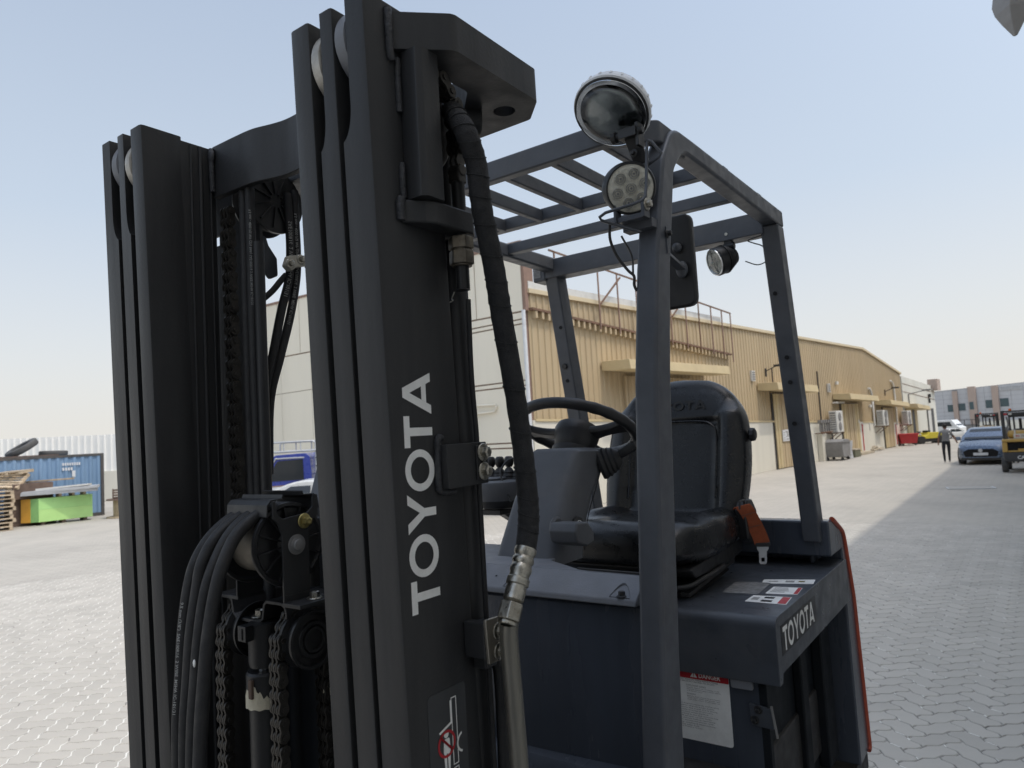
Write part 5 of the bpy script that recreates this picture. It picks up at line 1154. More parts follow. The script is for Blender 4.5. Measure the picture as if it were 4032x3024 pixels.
# rusty parapet frame and ledge near the corner
led = lambda s: 6.06 - .057 * s
rl_ = lambda s: 8.05 - .067 * s
mb = MB(); mb.loft([[(s, -.22, led(s)), (s, -.04, led(s)), (s, -.04, led(s) + .07), (s, -.22, led(s) + .07)] for s in (.1, 13.5)]); ledge = wb('rusty_ledge', mb, 'rust')
for k in range(44):
    s = .25 + .30 * k; mb = MB(); mb.box((s, -.20, led(s) - .22), (s + .10, -.045, led(s) - .002)); wb('shadow_scallop', mb, 'tan_sheet', ledge)  # tan blocks stand for the scalloped shadow the ledge casts on the ribs
mb = MB(); mb.bar((1.0, -.24, rl_(1.0)), (13.6, -.24, rl_(13.6)), .05, .05); fr_ = wb('parapet_rail', mb, 'rust')
for s in (1.25, 3.55, 4.7, 5.9, 7.1, 8.3, 9.5, 10.6, 11.7, 12.7, 13.55):
    mb = MB(); mb.box((s - .022, -.265, led(s) - (.15 if s < 13 else .3)), (s + .022, -.225, rl_(s))); wb('parapet_post', mb, 'rust_pink' if int(s*10) % 2 else 'rust', fr_)
for a, b in ((3.6, 4.9), (8.4, 9.4)):
    mb = MB(); mb.bar((a, -.25, 6.55), (b, -.25, rl_(b) - .1), .05, .05); wb('parapet_brace', mb, 'rust', fr_)
mb = MB(); mb.bar((9.0,-.2,7.05), (9.5,-.2,7.1), .04, .04); mb.box((.15,-.05,6.70),(13.0,.25,6.95)); wb('roof_clutter', mb, 'ac_white')
# gable: cream wall panels with joints
ftop = lambda t: 8.12 + .036 * t
mb = MB(); mb.loft([[(.04, t, 0), (.35, t, 0), (.35, t, ftop(t) - .02), (.04, t, ftop(t) - .02)] for t in (.02, 24.0)]); wb('gable_core', mb, 'rust_pink')
ts = [.05, 2.0] + [2.0 + 1.705 * k for k in range(1, 13)] + [24.0]
for a, b in zip(ts, ts[1:]):
    l0 = lambda t: 6.03 + .015 * t
    mb = MB(); mb.loft([[(-.02, t, l0(t) + .03), (.05, t, l0(t) + .03), (.05, t, ftop(t) - .05), (-.02, t, ftop(t) - .05)] for t in (a + .022, b - .022)]); wb('gable_panel', mb, 'cream_panel')
mb = MB(); mb.loft([[(-.05, t, ftop(t) - .05), (.4, t, ftop(t) - .05), (.4, t, ftop(t) + .05), (-.05, t, ftop(t) + .05)] for t in (.0, 24.0)]); wb('gable_coping', mb, 'rust_pink')
rows = [(0.0, 1.98), (2.0, 2.13), (2.15, 3.82), (3.84, 3.97), (3.99, 5.66), (5.68, 5.80), (5.82, 6.0)]
for z0, z1 in rows:
    for a, b in ((.06, 9.2),):
        zt = (lambda t: 6.02 + .015 * t) if z1 == 6.0 else (lambda t: z1)
        mb = MB(); mb.loft([[(-.02, t, z0 + .012), (.05, t, z0 + .012), (.05, t, zt(t) - .012), (-.02, t, zt(t) - .012)] for t in (a, b)]); wb('gable_panel', mb, 'cream_panel')
for z0, z1 in ((0, 1.6), (1.6, 4.68), (4.68, 6.0)):
    for a, b in ((9.2, 11.5), (11.5, 13.8), (13.8, 16.1), (16.1, 20), (20, 24)):
        zt = (lambda t: 6.02 + .015 * t) if z1 == 6.0 else (lambda t: z1)
        mb = MB(); mb.loft([[(-.02, t, z0 + .012), (.05, t, z0 + .012), (.05, t, zt(t) - .012), (-.02, t, zt(t) - .012)] for t in (a + .012, b - .012)]); wb('gable_panel', mb, 'cream_panel')
mb = MB(); mb.cyl((-.10, -.02, 0), (-.10, -.02, 6.05), .06, 10); wb('downpipe', mb, 'white_plastic', smooth=60)
mb = MB(); mb.box((-.03, -.06, 6.05), (.12, .05, 8.15)); wb('corner_trim', mb, 'rust_pink')
mb = MB(); mb.box((.12,-.03,6.6),(.42,.03,8.1)); mb.box((.13,-.02,6.5),(.22,.3,7.0)); wb('gable_return', mb, 'rust_pink')
for p in ([(-.08,3.2,2.0),(-.08,3.2,3.30),(-.08,3.1,3.40),(-.08,1.35,3.33),(-.08,1.30,3.28),(-.08,1.38,3.13),(-.08,2.4,3.10),(-.08,2.5,3.0),(-.08,2.5,2.55),(-.08,4.0,2.5)],):
    mb = MB(); mb.tube(p, .032, 8); wb('wall_pipe', mb, 'cream_panel', smooth=60)
# white block at the far end
WB = empty('white_building', WH.matrix_basis @ Vector((42.6, 0, 0)), WANG); WB.location = (.512 + 42.6*math.cos(WANG), 20.835 + 42.6*math.sin(WANG), 0)
tag(WB, 'low white rendered block at the far end of the tan warehouse', 'building')
wt = lambda x: 5.06 - .062 * x
mb = MB(); mb.loft([[(x, -.05, 0), (x, 14, 0), (x, 14, wt(x)), (x, -.05, wt(x))] for x in (0, 10.6)]); mb.build('wall', 'white_render', WB)
for dz in (.55, 1.15):
    mb = MB(); mb.loft([[(x, -.075, wt(x) - dz), (x, -.05, wt(x) - dz), (x, -.05, wt(x) - dz + .03), (x, -.075, wt(x) - dz + .03)] for x in (.05, 10.5)]); mb.build('wall_groove', 'rust_pink', WB)
mb = MB(); mb.loft([[(x, -.06, z), (x, -.95, z - .04), (x, -1.0, z - .32), (x, -.06, z - .32)] for x, z in ((.0, 2.98), (3.9, 2.76))]); mb.build('door_canopy', 'tan_canopy', WB)
for i in range(4):
    mb = MB(); mb.box((.35 + .80*i, -.13, .02), (1.09 + .80*i, -.06, 2.62)); mb.build('door_leaf', 'tan_canopy' if i != 2 else 'dark_metal', WB)
mb = MB(); mb.box((7.1, -.10, .02), (9.4, -.055, 2.55)); mb.build('shutter', 'dark_metal', WB); mb = MB(); mb.box((7.2, -.14, .02), (8.2, -.105, 2.4)); mb.build('door_leaf', 'ac_white', WB)
mb = MB(); mb.box((9.6, -.5, 4.05), (10.9, .2, 5.0)); mb.build('signboard', 'office_pink', WB); mb = MB(); mb.box((9.5, -.46, 4.1), (9.6, .2, 4.95)); mb.build('signboard_side', 'office_pink', WB)
mb = MB(); mb.cyl((1.5, -.1, 3.0), (1.5, -.1, 3.7), .04, 8); mb.cyl((1.5,-.1,3.7), (1.9,-1.2,3.95), .04, 8); mb.box((1.75,-1.6,3.88),(2.15,-1.0,4.0)); mb.build('wall_lamp', 'grey_metal', WB)
mb = MB(); mb.box((8.0,-.25,3.45),(8.25,-.08,3.75)); mb.box((8.05,-.2,3.0),(8.15,-.08,3.4)); mb.build('flood_lamp', 'dark_metal', WB)

def wpos(x, y, z=0): return Vector((.512, 20.835, 0)) + Vector((math.cos(WANG), math.sin(WANG), 0)) * x + Vector((-math.sin(WANG), math.cos(WANG), 0)) * y + Vector((0, 0, z))
# ---- air conditioners on the wall
def ac_unit(s, z0, w, h, lab):
    r = empty('air_conditioner', wpos(s, -.06, z0), WANG); tag(r, lab, 'air conditioner', 'air conditioners on the warehouse wall')
    mb = MB(); mb.box((0, -.58, 0), (w, -.16, h)); mb.build('casing', 'ac_white', r, bevel=.03)
    mb = MB(); mb.box((-.022, -.52, .08), (-.004, -.22, h - .08)); g = mb.build('side_grille', 'grey_metal', r)
    for k in range(8):
        mb = MB(); mb.box((-.035, -.52, .10 + (h-.2)*k/8), (-.023, -.22, .10 + (h-.2)*(k+.5)/8)); mb.build('grille_slat', 'ac_white', g)
    for k in range(2):
        zc = h * (.28 + .44 * k); mb = MB(); mb.lathe([(.22,0),(.24,.02),(.20,.03),(.05,.015),(.0,.02)], (w*.45, -.585, zc), (0,-1,0), 20); mb.build('fan_grille', 'grey_metal', r, smooth=40)
    mb = MB(); mb.bar((.05, 0.0, -.03), (.05, -.6, -.03), .05, .05); mb.bar((w-.05, 0.0, -.03), (w-.05, -.6, -.03), .05, .05); mb.bar((.05,0,-.45), (.05,-.5,-.05), .04, .04); mb.bar((w-.05,0,-.45), (w-.05,-.5,-.05), .04, .04); mb.build('wall_bracket', 'rust', r)
ac_unit(25.3, 1.47, 1.1, 1.2, 'white wall air conditioner above the grey rubbish skip')
ac_unit(34.6, 1.56, 1.15, 1.02, 'white wall air conditioner between the second and third warehouse doors')
ac_unit(40.9, 1.47, 1.0, 1.0, 'white wall air conditioner above the red bin')
# a rack of pipework on the wall left of the first unit
r = empty('pipe_rack', wpos(23.3, -.06, 0), WANG); tag(r, 'wall rack of grey valves and pipes beside the first air conditioner', 'pipework')
mb = MB(); mb.bar((0,-.35,1.55),(1.9,-.35,1.55),.05,.06); mb.bar((.1,0,1.5),(.1,-.5,1.5),.05,.05); mb.bar((1.2,0,1.5),(1.2,-.5,1.5),.05,.05); mb.build('rack_shelf', 'rust', r)
for k in range(5):
    mb = MB(); x = .1 + .36*k; mb.cyl((x,-.3,1.58), (x,-.3,2.05 + .12*(k%2)), .05, 8); mb.box((x-.09,-.40,2.05),(x+.09,-.2,2.22)); mb.build('valve', 'grey_metal', r)
mb = MB(); mb.tube(bez([(1.9,-.3,1.4),(1.8,-.35,1.0),(2.2,-.4,.6),(2.9,-.4,.5),(3.0,-.4,.9)],6), .035, 8); mb.build('hose_loop', 'dark_metal', r, smooth=60)
mb = MB(); mb.box((.3,-.28,.0),(.75,-.02,1.45)); mb.build('pipe_duct', 'cream_dado', r)

# ---- things along the foot of the wall
r = empty('rubbish_skip', (17.45, 38.75, 0), WANG); tag(r, 'grey steel rubbish skip with a rounded lid below the air conditioner', 'skip')
mb = MB(); mb.loft([[(x, y, z) for x, z in ((-.58,.18),(.55,.18),(.66,.60),(.68,1.0),(.45,1.10),(.0,1.13),(-.45,1.10),(-.68,1.0),(-.66,.60))] for y in (-.5, .45)]); mb.build('body', 'grey_metal', r, bevel=.02)
for x, y in ((-.5,-.4),(.48,-.4),(-.5,.36),(.48,.36)): mb = MB(); mb.cyl((x-.03,y,.08),(x+.03,y,.08),.08,12); mb.box((x-.03,y-.03,.08),(x+.03,y+.03,.18)); mb.build('castor', 'tyre', r)
mb = MB(); mb.bar((-.69,-.515,.98),(.69,-.515,.98),.05,.06); mb.bar((-.6,-.515,.22),(.57,-.515,.22),.05,.06); mb.build('rib', 'grey_metal', r)
o = MB(); o.loft([[(x + .02*math.sin(7*z + x*9), y + .03*math.sin(5*z), z) for x, y in ((-.14,-.12),(.14,-.14),(.17,.10),(-.12,.14))] for z in (.02,.25,.5,.75,.95,1.0)]); o = o.build('white_sack', 'fabric_white', None, smooth=60); o.location = (18.28, 39.15, 0); tag(o, 'white plastic sack hanging off the right side of the grey skip', 'sack')
r = empty('storage_crate', (19.2, 40.7, 0), WANG); tag(r, 'low olive crate on the ground right of the grey skip', 'crate')
mb = MB(); mb.box((-.55,-.3,0),(.5,.3,.40)); mb.build('body', 'olive_box', r, bevel=.01); mb = MB(); mb.box((-.58,-.33,.40),(.53,.33,.46)); mb.build('lid', 'debris', r)
mb = MB(); rg = random.Random(5)
for k in range(16):
    c = Vector((rg.uniform(-.7,.7), rg.uniform(-.35,.3), 0)); h = .07 + .4 * max(0, .5 - abs(c.x)); z = rg.uniform(.05, .05 + h)
    mb.bar(c + Vector((-.22,rg.uniform(-.2,.2),z)), c + Vector((.22,rg.uniform(-.2,.2),z + rg.uniform(-.05,.22))), .14, .04)
o = mb.build('rubble_heap', 'debris'); o.location = (23.3, 46.2, .0); o.rotation_euler = (0,0,WANG); tag(o, 'heap of broken tan boards against the cream dado wall', 'rubble', kind='stuff')
mb = MB(); mb.box((-1.3,-.35,0),(1.3,.35,.12)); o = mb.build('door_step', 'debris'); o.location = (20.9, 43.1, 0); o.rotation_euler = (0,0,WANG); tag(o, 'low pale concrete step at the foot of the second tan door', 'step')
mb = MB(); mb.loft([[(-.5,-.4,.15),(.5,-.4,.15),(.5,.4,.15),(-.5,.4,.15)],[(-.62,-.5,.80),(.62,-.5,.80),(.62,.5,.80),(-.62,.5,.80)]]); 
r = empty('red_bin', (27.9, 50.75, 0), R(-12)); tag(r, 'red tapered waste bin by the white block', 'bin'); mb.build('body', 'red_paint', r, bevel=.02)
mb = MB(); mb.box((-.66,-.54,.78),(.66,.54,.84)); mb.build('rim', 'red_paint', r, bevel=.01); 
for x in (-.4,.4): mb = MB(); mb.cyl((x,-.42,.08),(x,-.36,.08),.08,12); mb.box((x-.03,-.42,.08),(x+.03,-.36,.16)); mb.build('castor', 'tyre', r)
# yellow compactor
r = empty('compactor', (30.2, 52.2, 0), R(8)); tag(r, 'small yellow and black ride-on compactor parked beyond the red bin', 'compactor')
mb = MB(); mb.loft([[(x, y, z) for x, z in ((-.75,.36),(1.0,.36),(1.05,.62),(.55,.80),(-.15,.82),(-.35,.60),(-.75,.52))] for y in (-.45,.45)]); mb.build('body', 'yellow_paint', r, bevel=.03)
mb = MB(); mb.box((-1.05,-.4,.12),(1.05,.4,.36)); mb.build('chassis', 'dark_metal', r)
for x in (-.8,.8): mb = MB(); mb.cyl((x,-.5,.28),(x,.5,.28),.28,20); mb.build('drum', 'dark_metal', r, smooth=40)
mb = MB(); mb.tube([(-.45,0,.5),(-.62,0,.85),(-.80,0,.92)],.025,8); mb.lathe([(.15,0),(.17,.02),(.15,.04)],(-.66,0,.80),(-.5,0,1),16); mb.build('steering_wheel', 'dark_metal', r); mb = MB(); mb.box((-.2,-.25,.82),(.1,.25,.95)); mb.build('seat', 'dark_metal', r, bevel=.03); mb = MB(); mb.ball((1.08,-.25,.72),.06); mb.ball((-.8,-.3,.66),.07); mb.build('headlight', 'ac_white', r)

# ---- cars
def car(name, loc, rz, paint, label, cat='car', L=4.4, W=1.8, H=1.5, hood=.98, suv=True, group=None, sc=1.0, plate=True):
    r = empty(name, loc, rz, sc); tag(r, label, cat, group)           # front of the car points to -y
    y0, y1 = -L/2, L/2; w = W/2
    st = [(y0, .74, .30, .52, .60), (y0+.12, .88, .22, .66, .78), (y0+.35, .95, .20, .80, .86), (y0+.75, .99, .20, hood-.08, hood-.02), (y0+1.1, 1.0, .20, hood, hood+.04), (y0+1.6, 1.0, .2, hood, hood+.05), (y1-1.0, 1.0, .2, hood, hood+.05), (y1-.35, .98, .22, hood-.0, hood+.02), (y1-.1, .93, .26, hood-.1, hood-.05), (y1, .84, .34, hood-.25, hood-.2)]
    rings = []
    for y, k, zb, zs, zt in st:
        a = w * k; rings.append([(-a*.92,y,zb),(-a,y,zb+.14),(-a,y,zs-.10),(-a*.95,y,zs),(-a*.70,y,zt),(0,y,zt+.02),(a*.70,y,zt),(a*.95,y,zs),(a,y,zs-.10),(a,y,zb+.14),(a*.92,y,zb)])
    mb = MB(); mb.loft(rings); b = mb.build('body', paint, r, smooth=35, bevel=.01)
    ws, we, rs, re = y0+1.02, y1-.30, y0+1.85, y1-(.75 if suv else 1.25)
    if not suv: we = y1 - .65
    cab = [(ws, .93, hood+.03), (ws+.25, .90, hood+.22), (rs, .74, H-.06), (rs+.35, .72, H), (re-.2, .70, H-.01), (re, .68, H-.06), (we, .85, hood+.04)]
    mb = MB(); mb.loft([[(-w*k*1.0, y, hood - .05), (-w*(k+.0), y, min(z, hood + .03)), (-w*k, y, z-.03), (-w*k*.85, y, z), (w*k*.85, y, z), (w*k, y, z-.03), (w*k, y, min(z, hood+.03)), (w*k, y, hood-.05)] for y, k, z in cab]); mb.build('cabin', paint, r, smooth=35)
    def pane(pts): mb = MB(); mb.poly(pts); mb.build('window', 'car_glass', r)
    dz = .012
    pane([(-w*.80, ws+.02, hood+.07+dz), (w*.80, ws+.02, hood+.07+dz), (w*.60, rs-.04, H-.08+dz*1.5), (-w*.60, rs-.04, H-.08+dz*1.5)])
    pane([(w*.66, we-.10, hood+.15), (-w*.66, we-.10, hood+.15), (-w*.55, re+.04, H-.09), (w*.55, re+.04, H-.09)])
    for s in (1, -1):
        for ya, yb in ((ws+.42, (rs+re)/2 - .06), ((rs+re)/2 + .03, re + .05)):
            zt = lambda y: H - .16 if y > rs - .02 else hood + .24
            xb, xt = s*(w*.925+.012), s*(w*.76+.012)
            mb = MB(); mb.poly([(xb, ya, hood+.07), (xb, yb, hood+.07), (xt, yb - (.0 if yb < re else .1), H-.13), (xt, max(ya, rs+.08), H-.13)]); mb.build('window', 'car_glass', r)
        mb = MB(); mb.box((s*w*.98, ws+.32, hood+.02), (s*(w+.17), ws+.42, hood+.17)); mb.build('mirror', paint, r, bevel=.03)
        mb = MB(); mb.loft([[(s*w*.50, y0+.10, .66), (s*w*.86, y0+.27, .74), (s*w*.88, y0+.42, .82), (s*w*.60, y0+.22, .80)], [(s*w*.50, y0+.06, .66), (s*w*.90, y0+.23, .74), (s*w*.93, y0+.42, .83), (s*w*.60, y0+.18, .81)]]); mb.build('headlight', 'lamp_clear', r)
        for yy in (y0+.85, y1-.85):
            t = .33; mb = MB(); mb.lathe([(t*.6,0),(t*.95,0),(t,.03),(t,.19),(t*.95,.22),(t*.6,.22)], (s*(w-.215), yy, t), (s,0,0), 28); wl = mb.build('wheel', 'tyre', r, smooth=35)
            mb = MB(); mb.lathe([(t*.64,0),(t*.60,-.02),(.08,-.03),(.0,-.01)], (s*(w+.008), yy, t), (s,0,0), 24); mb.build('wheel_rim', 'light_metal', wl, smooth=35)
            mb = MB(); mb.lathe([(t+.07,0),(t+.02,0),(t+.02,.01),(t+.07,.01)], (s*(w-.004), yy, t), (s,0,0), 28, caps=False); mb.build('wheel_arch', 'pit', r)
    mb = MB(); mb.prism(rpoly([(-w*.62,.34),(w*.62,.34),(w*.70,.55),(w*.48,.66),(-w*.48,.66),(-w*.70,.55)], .05, 3), 'uz', y0-.015, y0+.1); g = mb.build('grille', 'pit', r)
    mb = MB(); mb.lathe([(.0,0),(.075,.0),(.08,.01)], (0, y0-.035, .60), (0,1,0), 20); mb.build('emblem', 'light_metal', g, smooth=40)
    if plate: mb = MB(); mb.box((-.26, y0-.035, .40), (.26, y0-.018, .51)); mb.build('number_plate', 'white_plastic', r)
    mb = MB(); mb.box((-w*.8, y0+.02, .20), (w*.8, y0+.14, .30)); mb.build('lower_bumper', 'dark_metal', r)
    return r
road = R(-41.5)
cd = Vector((math.sin(R(41.5)), math.cos(R(41.5)), 0)); cn = Vector((math.cos(R(41.5)), -math.sin(R(41.5)), 0))
fc = Vector((18.75, 30.45, 0)) + cn * .90
car('parked_car', fc + cd * 2.25, road, 'car_bluegrey', 'blue grey car facing us in the shade beside the yellow forklift', L=4.5, W=1.82, H=1.52)
car('sedan', (35.9, 58.4, 0), R(102), 'car_white', 'white sedan parked side-on at the far end of the yard', L=4.5, H=1.42, suv=False, hood=.90, sc=.58)
car('white_car', (-5.75, 19.4, 0), R(-84), 'car_white', 'white car with only its windscreen and bonnet showing before the blue truck', L=4.4, W=1.78, H=1.50, suv=False, hood=1.02)
# far white van
r = empty('van', (40.2, 66.6, 0), R(35), .72); tag(r, 'white minibus far down the yard behind the walking man', 'van')
mb = MB(); mb.loft([[(x,y,z) for y, z in ((-2.2,.3),(2.3,.3),(2.35,1.6),(2.2,1.95),(-1.3,1.95),(-1.9,1.15),(-2.25,.95))] for x in (-.9,.9)]); mb.build('body', 'car_white', r, bevel=.06)
for x in (-.912,.912): mb = MB(); mb.poly([(x,-1.35,1.15),(x,2.1,1.15),(x,2.1,1.7),(x,-1.1,1.7)]); mb.build('window', 'car_glass', r)
mb = MB(); mb.poly([(-.8,-1.86,1.22),(.8,-1.86,1.22),(.75,-1.35,1.84),(-.75,-1.35,1.84)]); mb.build('window', 'car_glass', r)
for x in (-.8,.8):
    for y in (-1.3,1.4): mb = MB(); mb.cyl((x-.1,y,.33),(x+.1,y,.33),.33,18); mb.build('wheel', 'tyre', r, smooth=40)

# ---- blue truck
r = empty('truck', (-6.95, 22.4, 0), R(4)); tag(r, 'blue light truck cab with a rail rack on its roof', 'truck')
# cab faces -x
prof = [(-1.05,.55),(-1.05,1.02),(-.98,1.32),(-.52,2.10),(-.38,2.18),(.50,2.20),(.62,2.10),(.66,1.6),(.66,.55)]
mb = MB(); mb.prism(rpoly(prof, [.03,.05,.1,.12,.1,.12,.08,.02,.02], 3), 'uz', -.84, .84); mb.build('cab', 'truck_blue', r, bevel=.05, seg=3)
for s in (-1, 1):
    y = s * .848
    mb = MB(); mb.prism(rpoly([(-.72,1.40),(-.34,2.00),(.42,2.02),(.43,1.40)], [.03,.12,.03,.02], 3), 'uz', y - .004, y + .004); w_ = mb.build('window', 'car_glass', r)
    mb = MB(); mb.tube(bez([(-.82,y*1.008,1.36),(-.42,y*1.008,2.02),(-.30,y*1.008,2.07),(.46,y*1.008,2.07)],5), .022, 8); mb.build('rain_visor', 'light_metal', w_, smooth=60)
    mb = MB(); mb.prism(rpoly([(-.74,1.10),(-.62,1.26),(.44,1.28),(.44,1.16)], .02, 2), 'uz', y - .003, y + .003); mb.build('stripe', 'rust_pink', r)
    mb = MB(); mb.prism(rpoly([(-.70,1.115),(-.58,1.22),(.42,1.24),(.42,1.175)], .02, 2), 'uz', y - .005, y + .005); mb.build('stripe', 'white_plastic', r)
    mb = MB(); mb.prism(rpoly([(-1.10,1.18),(-.90,1.18),(-.88,1.46),(-1.12,1.46)], .04, 3), 'uz', y + s*.08, y + s*.16); mb.bar((-.9,y,1.35),(-1.0,y+s*.12,1.35),.03,.03); mb.build('mirror', 'black_plastic', r, bevel=.02)
    mb = MB(); mb.box((.30,y-.012,1.09),(.42,y+.012,1.13)); mb.build('door_handle', 'light_metal', r)
    mb = MB(); 
    for k, (z, n0) in enumerate(((1.0, 6), (.90, 9))):
        for q in range(n0): mb.box((-.62 + .105*q, y-.004, z), (-.62 + .105*q + .075, y+.004, z + .062 - .01*(q%2)))
    mb.build('door_lettering', 'white_plastic', r)
mb = MB(); mb.poly([(-1.0,-.72,1.36),(-1.0,.72,1.36),(-.57,.66,2.04),(-.57,-.66,2.04)]); o = mb.build('window', 'car_glass', r); o.location = (-.015,0,.012)
rk = MB(); rk.tube([(-.66,-.78,2.24),(-.66,-.78,2.50),(-.58,-.78,2.56),(.72,-.78,2.56),(.80,-.78,2.50),(.80,-.78,1.3)], .028, 8); rk.tube([(-.66,.78,2.24),(-.66,.78,2.50),(-.58,.78,2.56),(.72,.78,2.56),(.80,.78,2.50),(.80,.78,1.3)], .028, 8)
for x in (-.15,.35): rk.tube([(x,-.78,2.28),(x,-.78,2.56),(x,.78,2.56),(x,.78,2.28)], .022, 8)
for y in (-.78,.78): rk.tube([(-.66,y,2.27),(.80,y,2.27)], .034, 8)
rk.tube([(-.66,-.78,2.27),(-.66,.78,2.27)], .03, 8); rk.build('roof_rack', 'light_metal', r, smooth=60)
mb = MB(); mb.box((.74,-.85,.75),(3.6,.85,.85)); mb.build('load_bed', 'dark_metal', r)
for y in (-.83,.83):
    for k in range(6): mb = MB(); mb.bar((.85 + .5*k, y, .85),(.85 + .5*k, y, 2.25),.05,.05); mb.build('bed_post', 'dark_metal', r)
    for z in (1.2,1.5,1.8,2.05,2.25): mb = MB(); mb.bar((.80,y,z),(3.5,y,z),.04,.04); mb.build('bed_rail', 'dark_metal', r)
for y in (-.7,.7):
    for x in (-.5,2.6): mb = MB(); mb.cyl((x,y-.11,.33),(x,y+.11,.33),.33,20); mb.build('wheel', 'tyre', r, smooth=40)
mb = MB(); mb.box((-.9,-.6,.4),(3.5,.6,.6)); mb.build('chassis', 'dark_metal', r)

# ---- yellow forklift and its dark twin, seen from behind
def back_forklift(loc, rz, main=True):
    r = empty('parked_forklift', loc, rz)                # rear face at local y = 0, looking along +y
    mb = MB(); mb.loft([[(-a,y,z),(a,y,z),(a,y2,z),(-a,y2,z)] for a, y, y2, z in ((.50,.06,.9,.40),(.56,.03,.9,.50),(.57,.0,.9,.74))]); mb.build('lower_counterweight', 'machine_grey', r, bevel=.05, seg=3)
    # yellow upper casting built round a recessed grille
    mb = MB(); mb.box((-.58,.0,.745),(-.42,.85,1.10)); mb.box((.42,.0,.745),(.58,.85,1.10)); mb.box((-.42,.0,.745),(.42,.85,.80)); mb.box((-.58,-.02,1.102),(.58,.85,1.20)); mb.build('counterweight', 'machine_yellow', r, bevel=.03, seg=3)
    mb = MB(); mb.box((-.42,.10,.80),(.42,.84,1.10)); g = mb.build('grille', 'pit', r); mb = MB(); mb.box((-.12,.06,.80),(.28,.098,.86)); mb.build('grille_lip', 'machine_yellow', g)
    if main:
        mb = MB(); add_text(mb, 'CAT', (-.16,-.004,.49), (1,0,0), (0,0,1), .13, .32, bold=.03); mb.build('lettering', 'white_plastic', r)
    for s in (-1, 1):
        mb = MB(); t = .27; mb.lathe([(t*.5,0),(t*.95,0),(t,.03),(t,.17),(t*.95,.20),(t*.5,.20)], (s*.56 - (.10 if s > 0 else .10),.62,t), (1,0,0), 26); w_ = mb.build('wheel', 'tyre', r, smooth=35); mb = MB(); mb.lathe([(t*.5,0),(t*.45,-.03),(0,-.02)], (s*.66,.62,t), (s,0,0), 20); mb.build('wheel_rim', 'machine_yellow', w_, smooth=35)
        mb = MB(); t = .33; mb.lathe([(t*.5,0),(t*.95,0),(t,.03),(t,.22),(t*.95,.25),(t*.5,.25)], (s*.52 - .125,2.05,t), (1,0,0), 26); w_ = mb.build('wheel', 'tyre', r, smooth=35); mb = MB(); mb.lathe([(t*.5,0),(t*.45,-.03),(0,-.02)], (s*.65,2.05,t), (s,0,0), 20); mb.build('wheel_rim', 'machine_yellow', w_, smooth=35)
        mb = MB(); mb.bar((s*.50,.35,1.18),(s*.50,.42,2.16),.09,.08,up=(0,1,0)); mb.build('guard_pillar', 'dark_metal', r, bevel=.01); mb = MB(); mb.bar((s*.50,1.75,.95),(s*.50,1.45,2.16),.07,.08,up=(0,1,0)); mb.build('guard_pillar', 'dark_metal', r, bevel=.01)
        mb = MB(); mb.bar((s*.50,.40,2.18),(s*.50,1.50,2.20),.08,.08); mb.build('guard_beam', 'dark_metal', r)
        mb = MB(); mb.box((s*.40-.05,.34,2.07),(s*.40+.05,.38,2.13)); mb.build('tail_lamp', 'red_paint' if s < 0 else 'red_paint', r)
        mb = MB(); mb.box((s*.26-.05,.34,2.07),(s*.26+.05,.38,2.13)); mb.build('tail_lamp', 'ac_white', r)
        mb = MB(); mb.box((s*.20-.03,2.55,.2),(s*.20+.03,2.68,2.10)); mb.box((s*.34-.03,2.52,.2),(s*.34+.03,2.66,2.12)); mb.build('mast_rail', 'dark_metal', r)
    for y in (.42,.70,.98,1.26,1.5): mb = MB(); mb.bar((-.5,y,2.19),(.5,y,2.19),.05,.05); mb.build('guard_bar', 'dark_metal', r)
    mb = MB(); mb.box((-.54,.36,2.05),(.54,.44,2.15)); mb.build('guard_rear_beam', 'dark_metal', r, bevel=.01)
    mb = MB(); mb.cyl((0,2.62,.3),(0,2.62,1.9),.05,12); mb.box((-.36,2.5,1.95),(.36,2.6,2.08)); mb.box((-.36,2.5,1.2),(.36,2.58,1.3)); mb.build('mast_cylinder', 'dark_metal', r)
    mb = MB(); mb.box((-.50,.86,.5),(.50,2.3,.98)); mb.build('body', 'machine_yellow', r, bevel=.03)
    mb = MB(); mb.box((-.24,1.05,.98),(.24,1.5,1.10)); mb.box((-.22,.95,1.05),(.22,1.05,1.55)); mb.build('seat', 'dark_metal', r, bevel=.03)
    mb = MB(); mb.lathe([(.0,-.40),(.09,-.39),(.135,-.35),(.145,-.30),(.145,.30),(.135,.35),(.09,.39),(.0,.40)], (.0,.48,1.36), (1,0,0), 24); tk = mb.build('gas_tank', 'machine_yellow', r, smooth=40)
    for x in (-.17,.22): mb = MB(); mb.tube([(x,.48+.152*math.cos(a),1.36+.152*math.sin(a)) for a in [2*math.pi*k/18 for k in range(18)]], .022, 6, closed=True); mb.build('tank_strap', 'ac_white', tk)
    mb = MB(); mb.box((-.22,.30,1.21),(.22,.32,1.38)); pl_ = mb.build('number_plate', 'ac_white', r)
    if main:
        mb = MB(); add_text(mb, '90', (-.16,.298,1.26), (1,0,0), (0,0,1), .08, .12, .02); mb.build('plate_print', 'red_paint', pl_); mb = MB(); add_text(mb, '763', (.00,.298,1.26), (1,0,0), (0,0,1), .08, .17, .02); mb.build('plate_print', 'label_ink', pl_)
    mb = MB(); mb.tube(bez([(-.42,.5,1.2),(-.45,.45,1.5),(-.35,.5,1.7),(-.38,.55,2.0)],5),.03,8); mb.tube(bez([(.40,.5,1.2),(.36,.5,1.6),(.42,.5,2.0)],5),.03,8); mb.build('exhaust_hose', 'grey_metal', r, smooth=60)
    mb = MB(); mb.lathe([(.05,0),(.05,.02),(.045,.07),(.02,.085),(0,.085)], (-.25,.45,2.215), (0,0,1), 16); mb.build('beacon', 'beacon_orange', r, smooth=40)
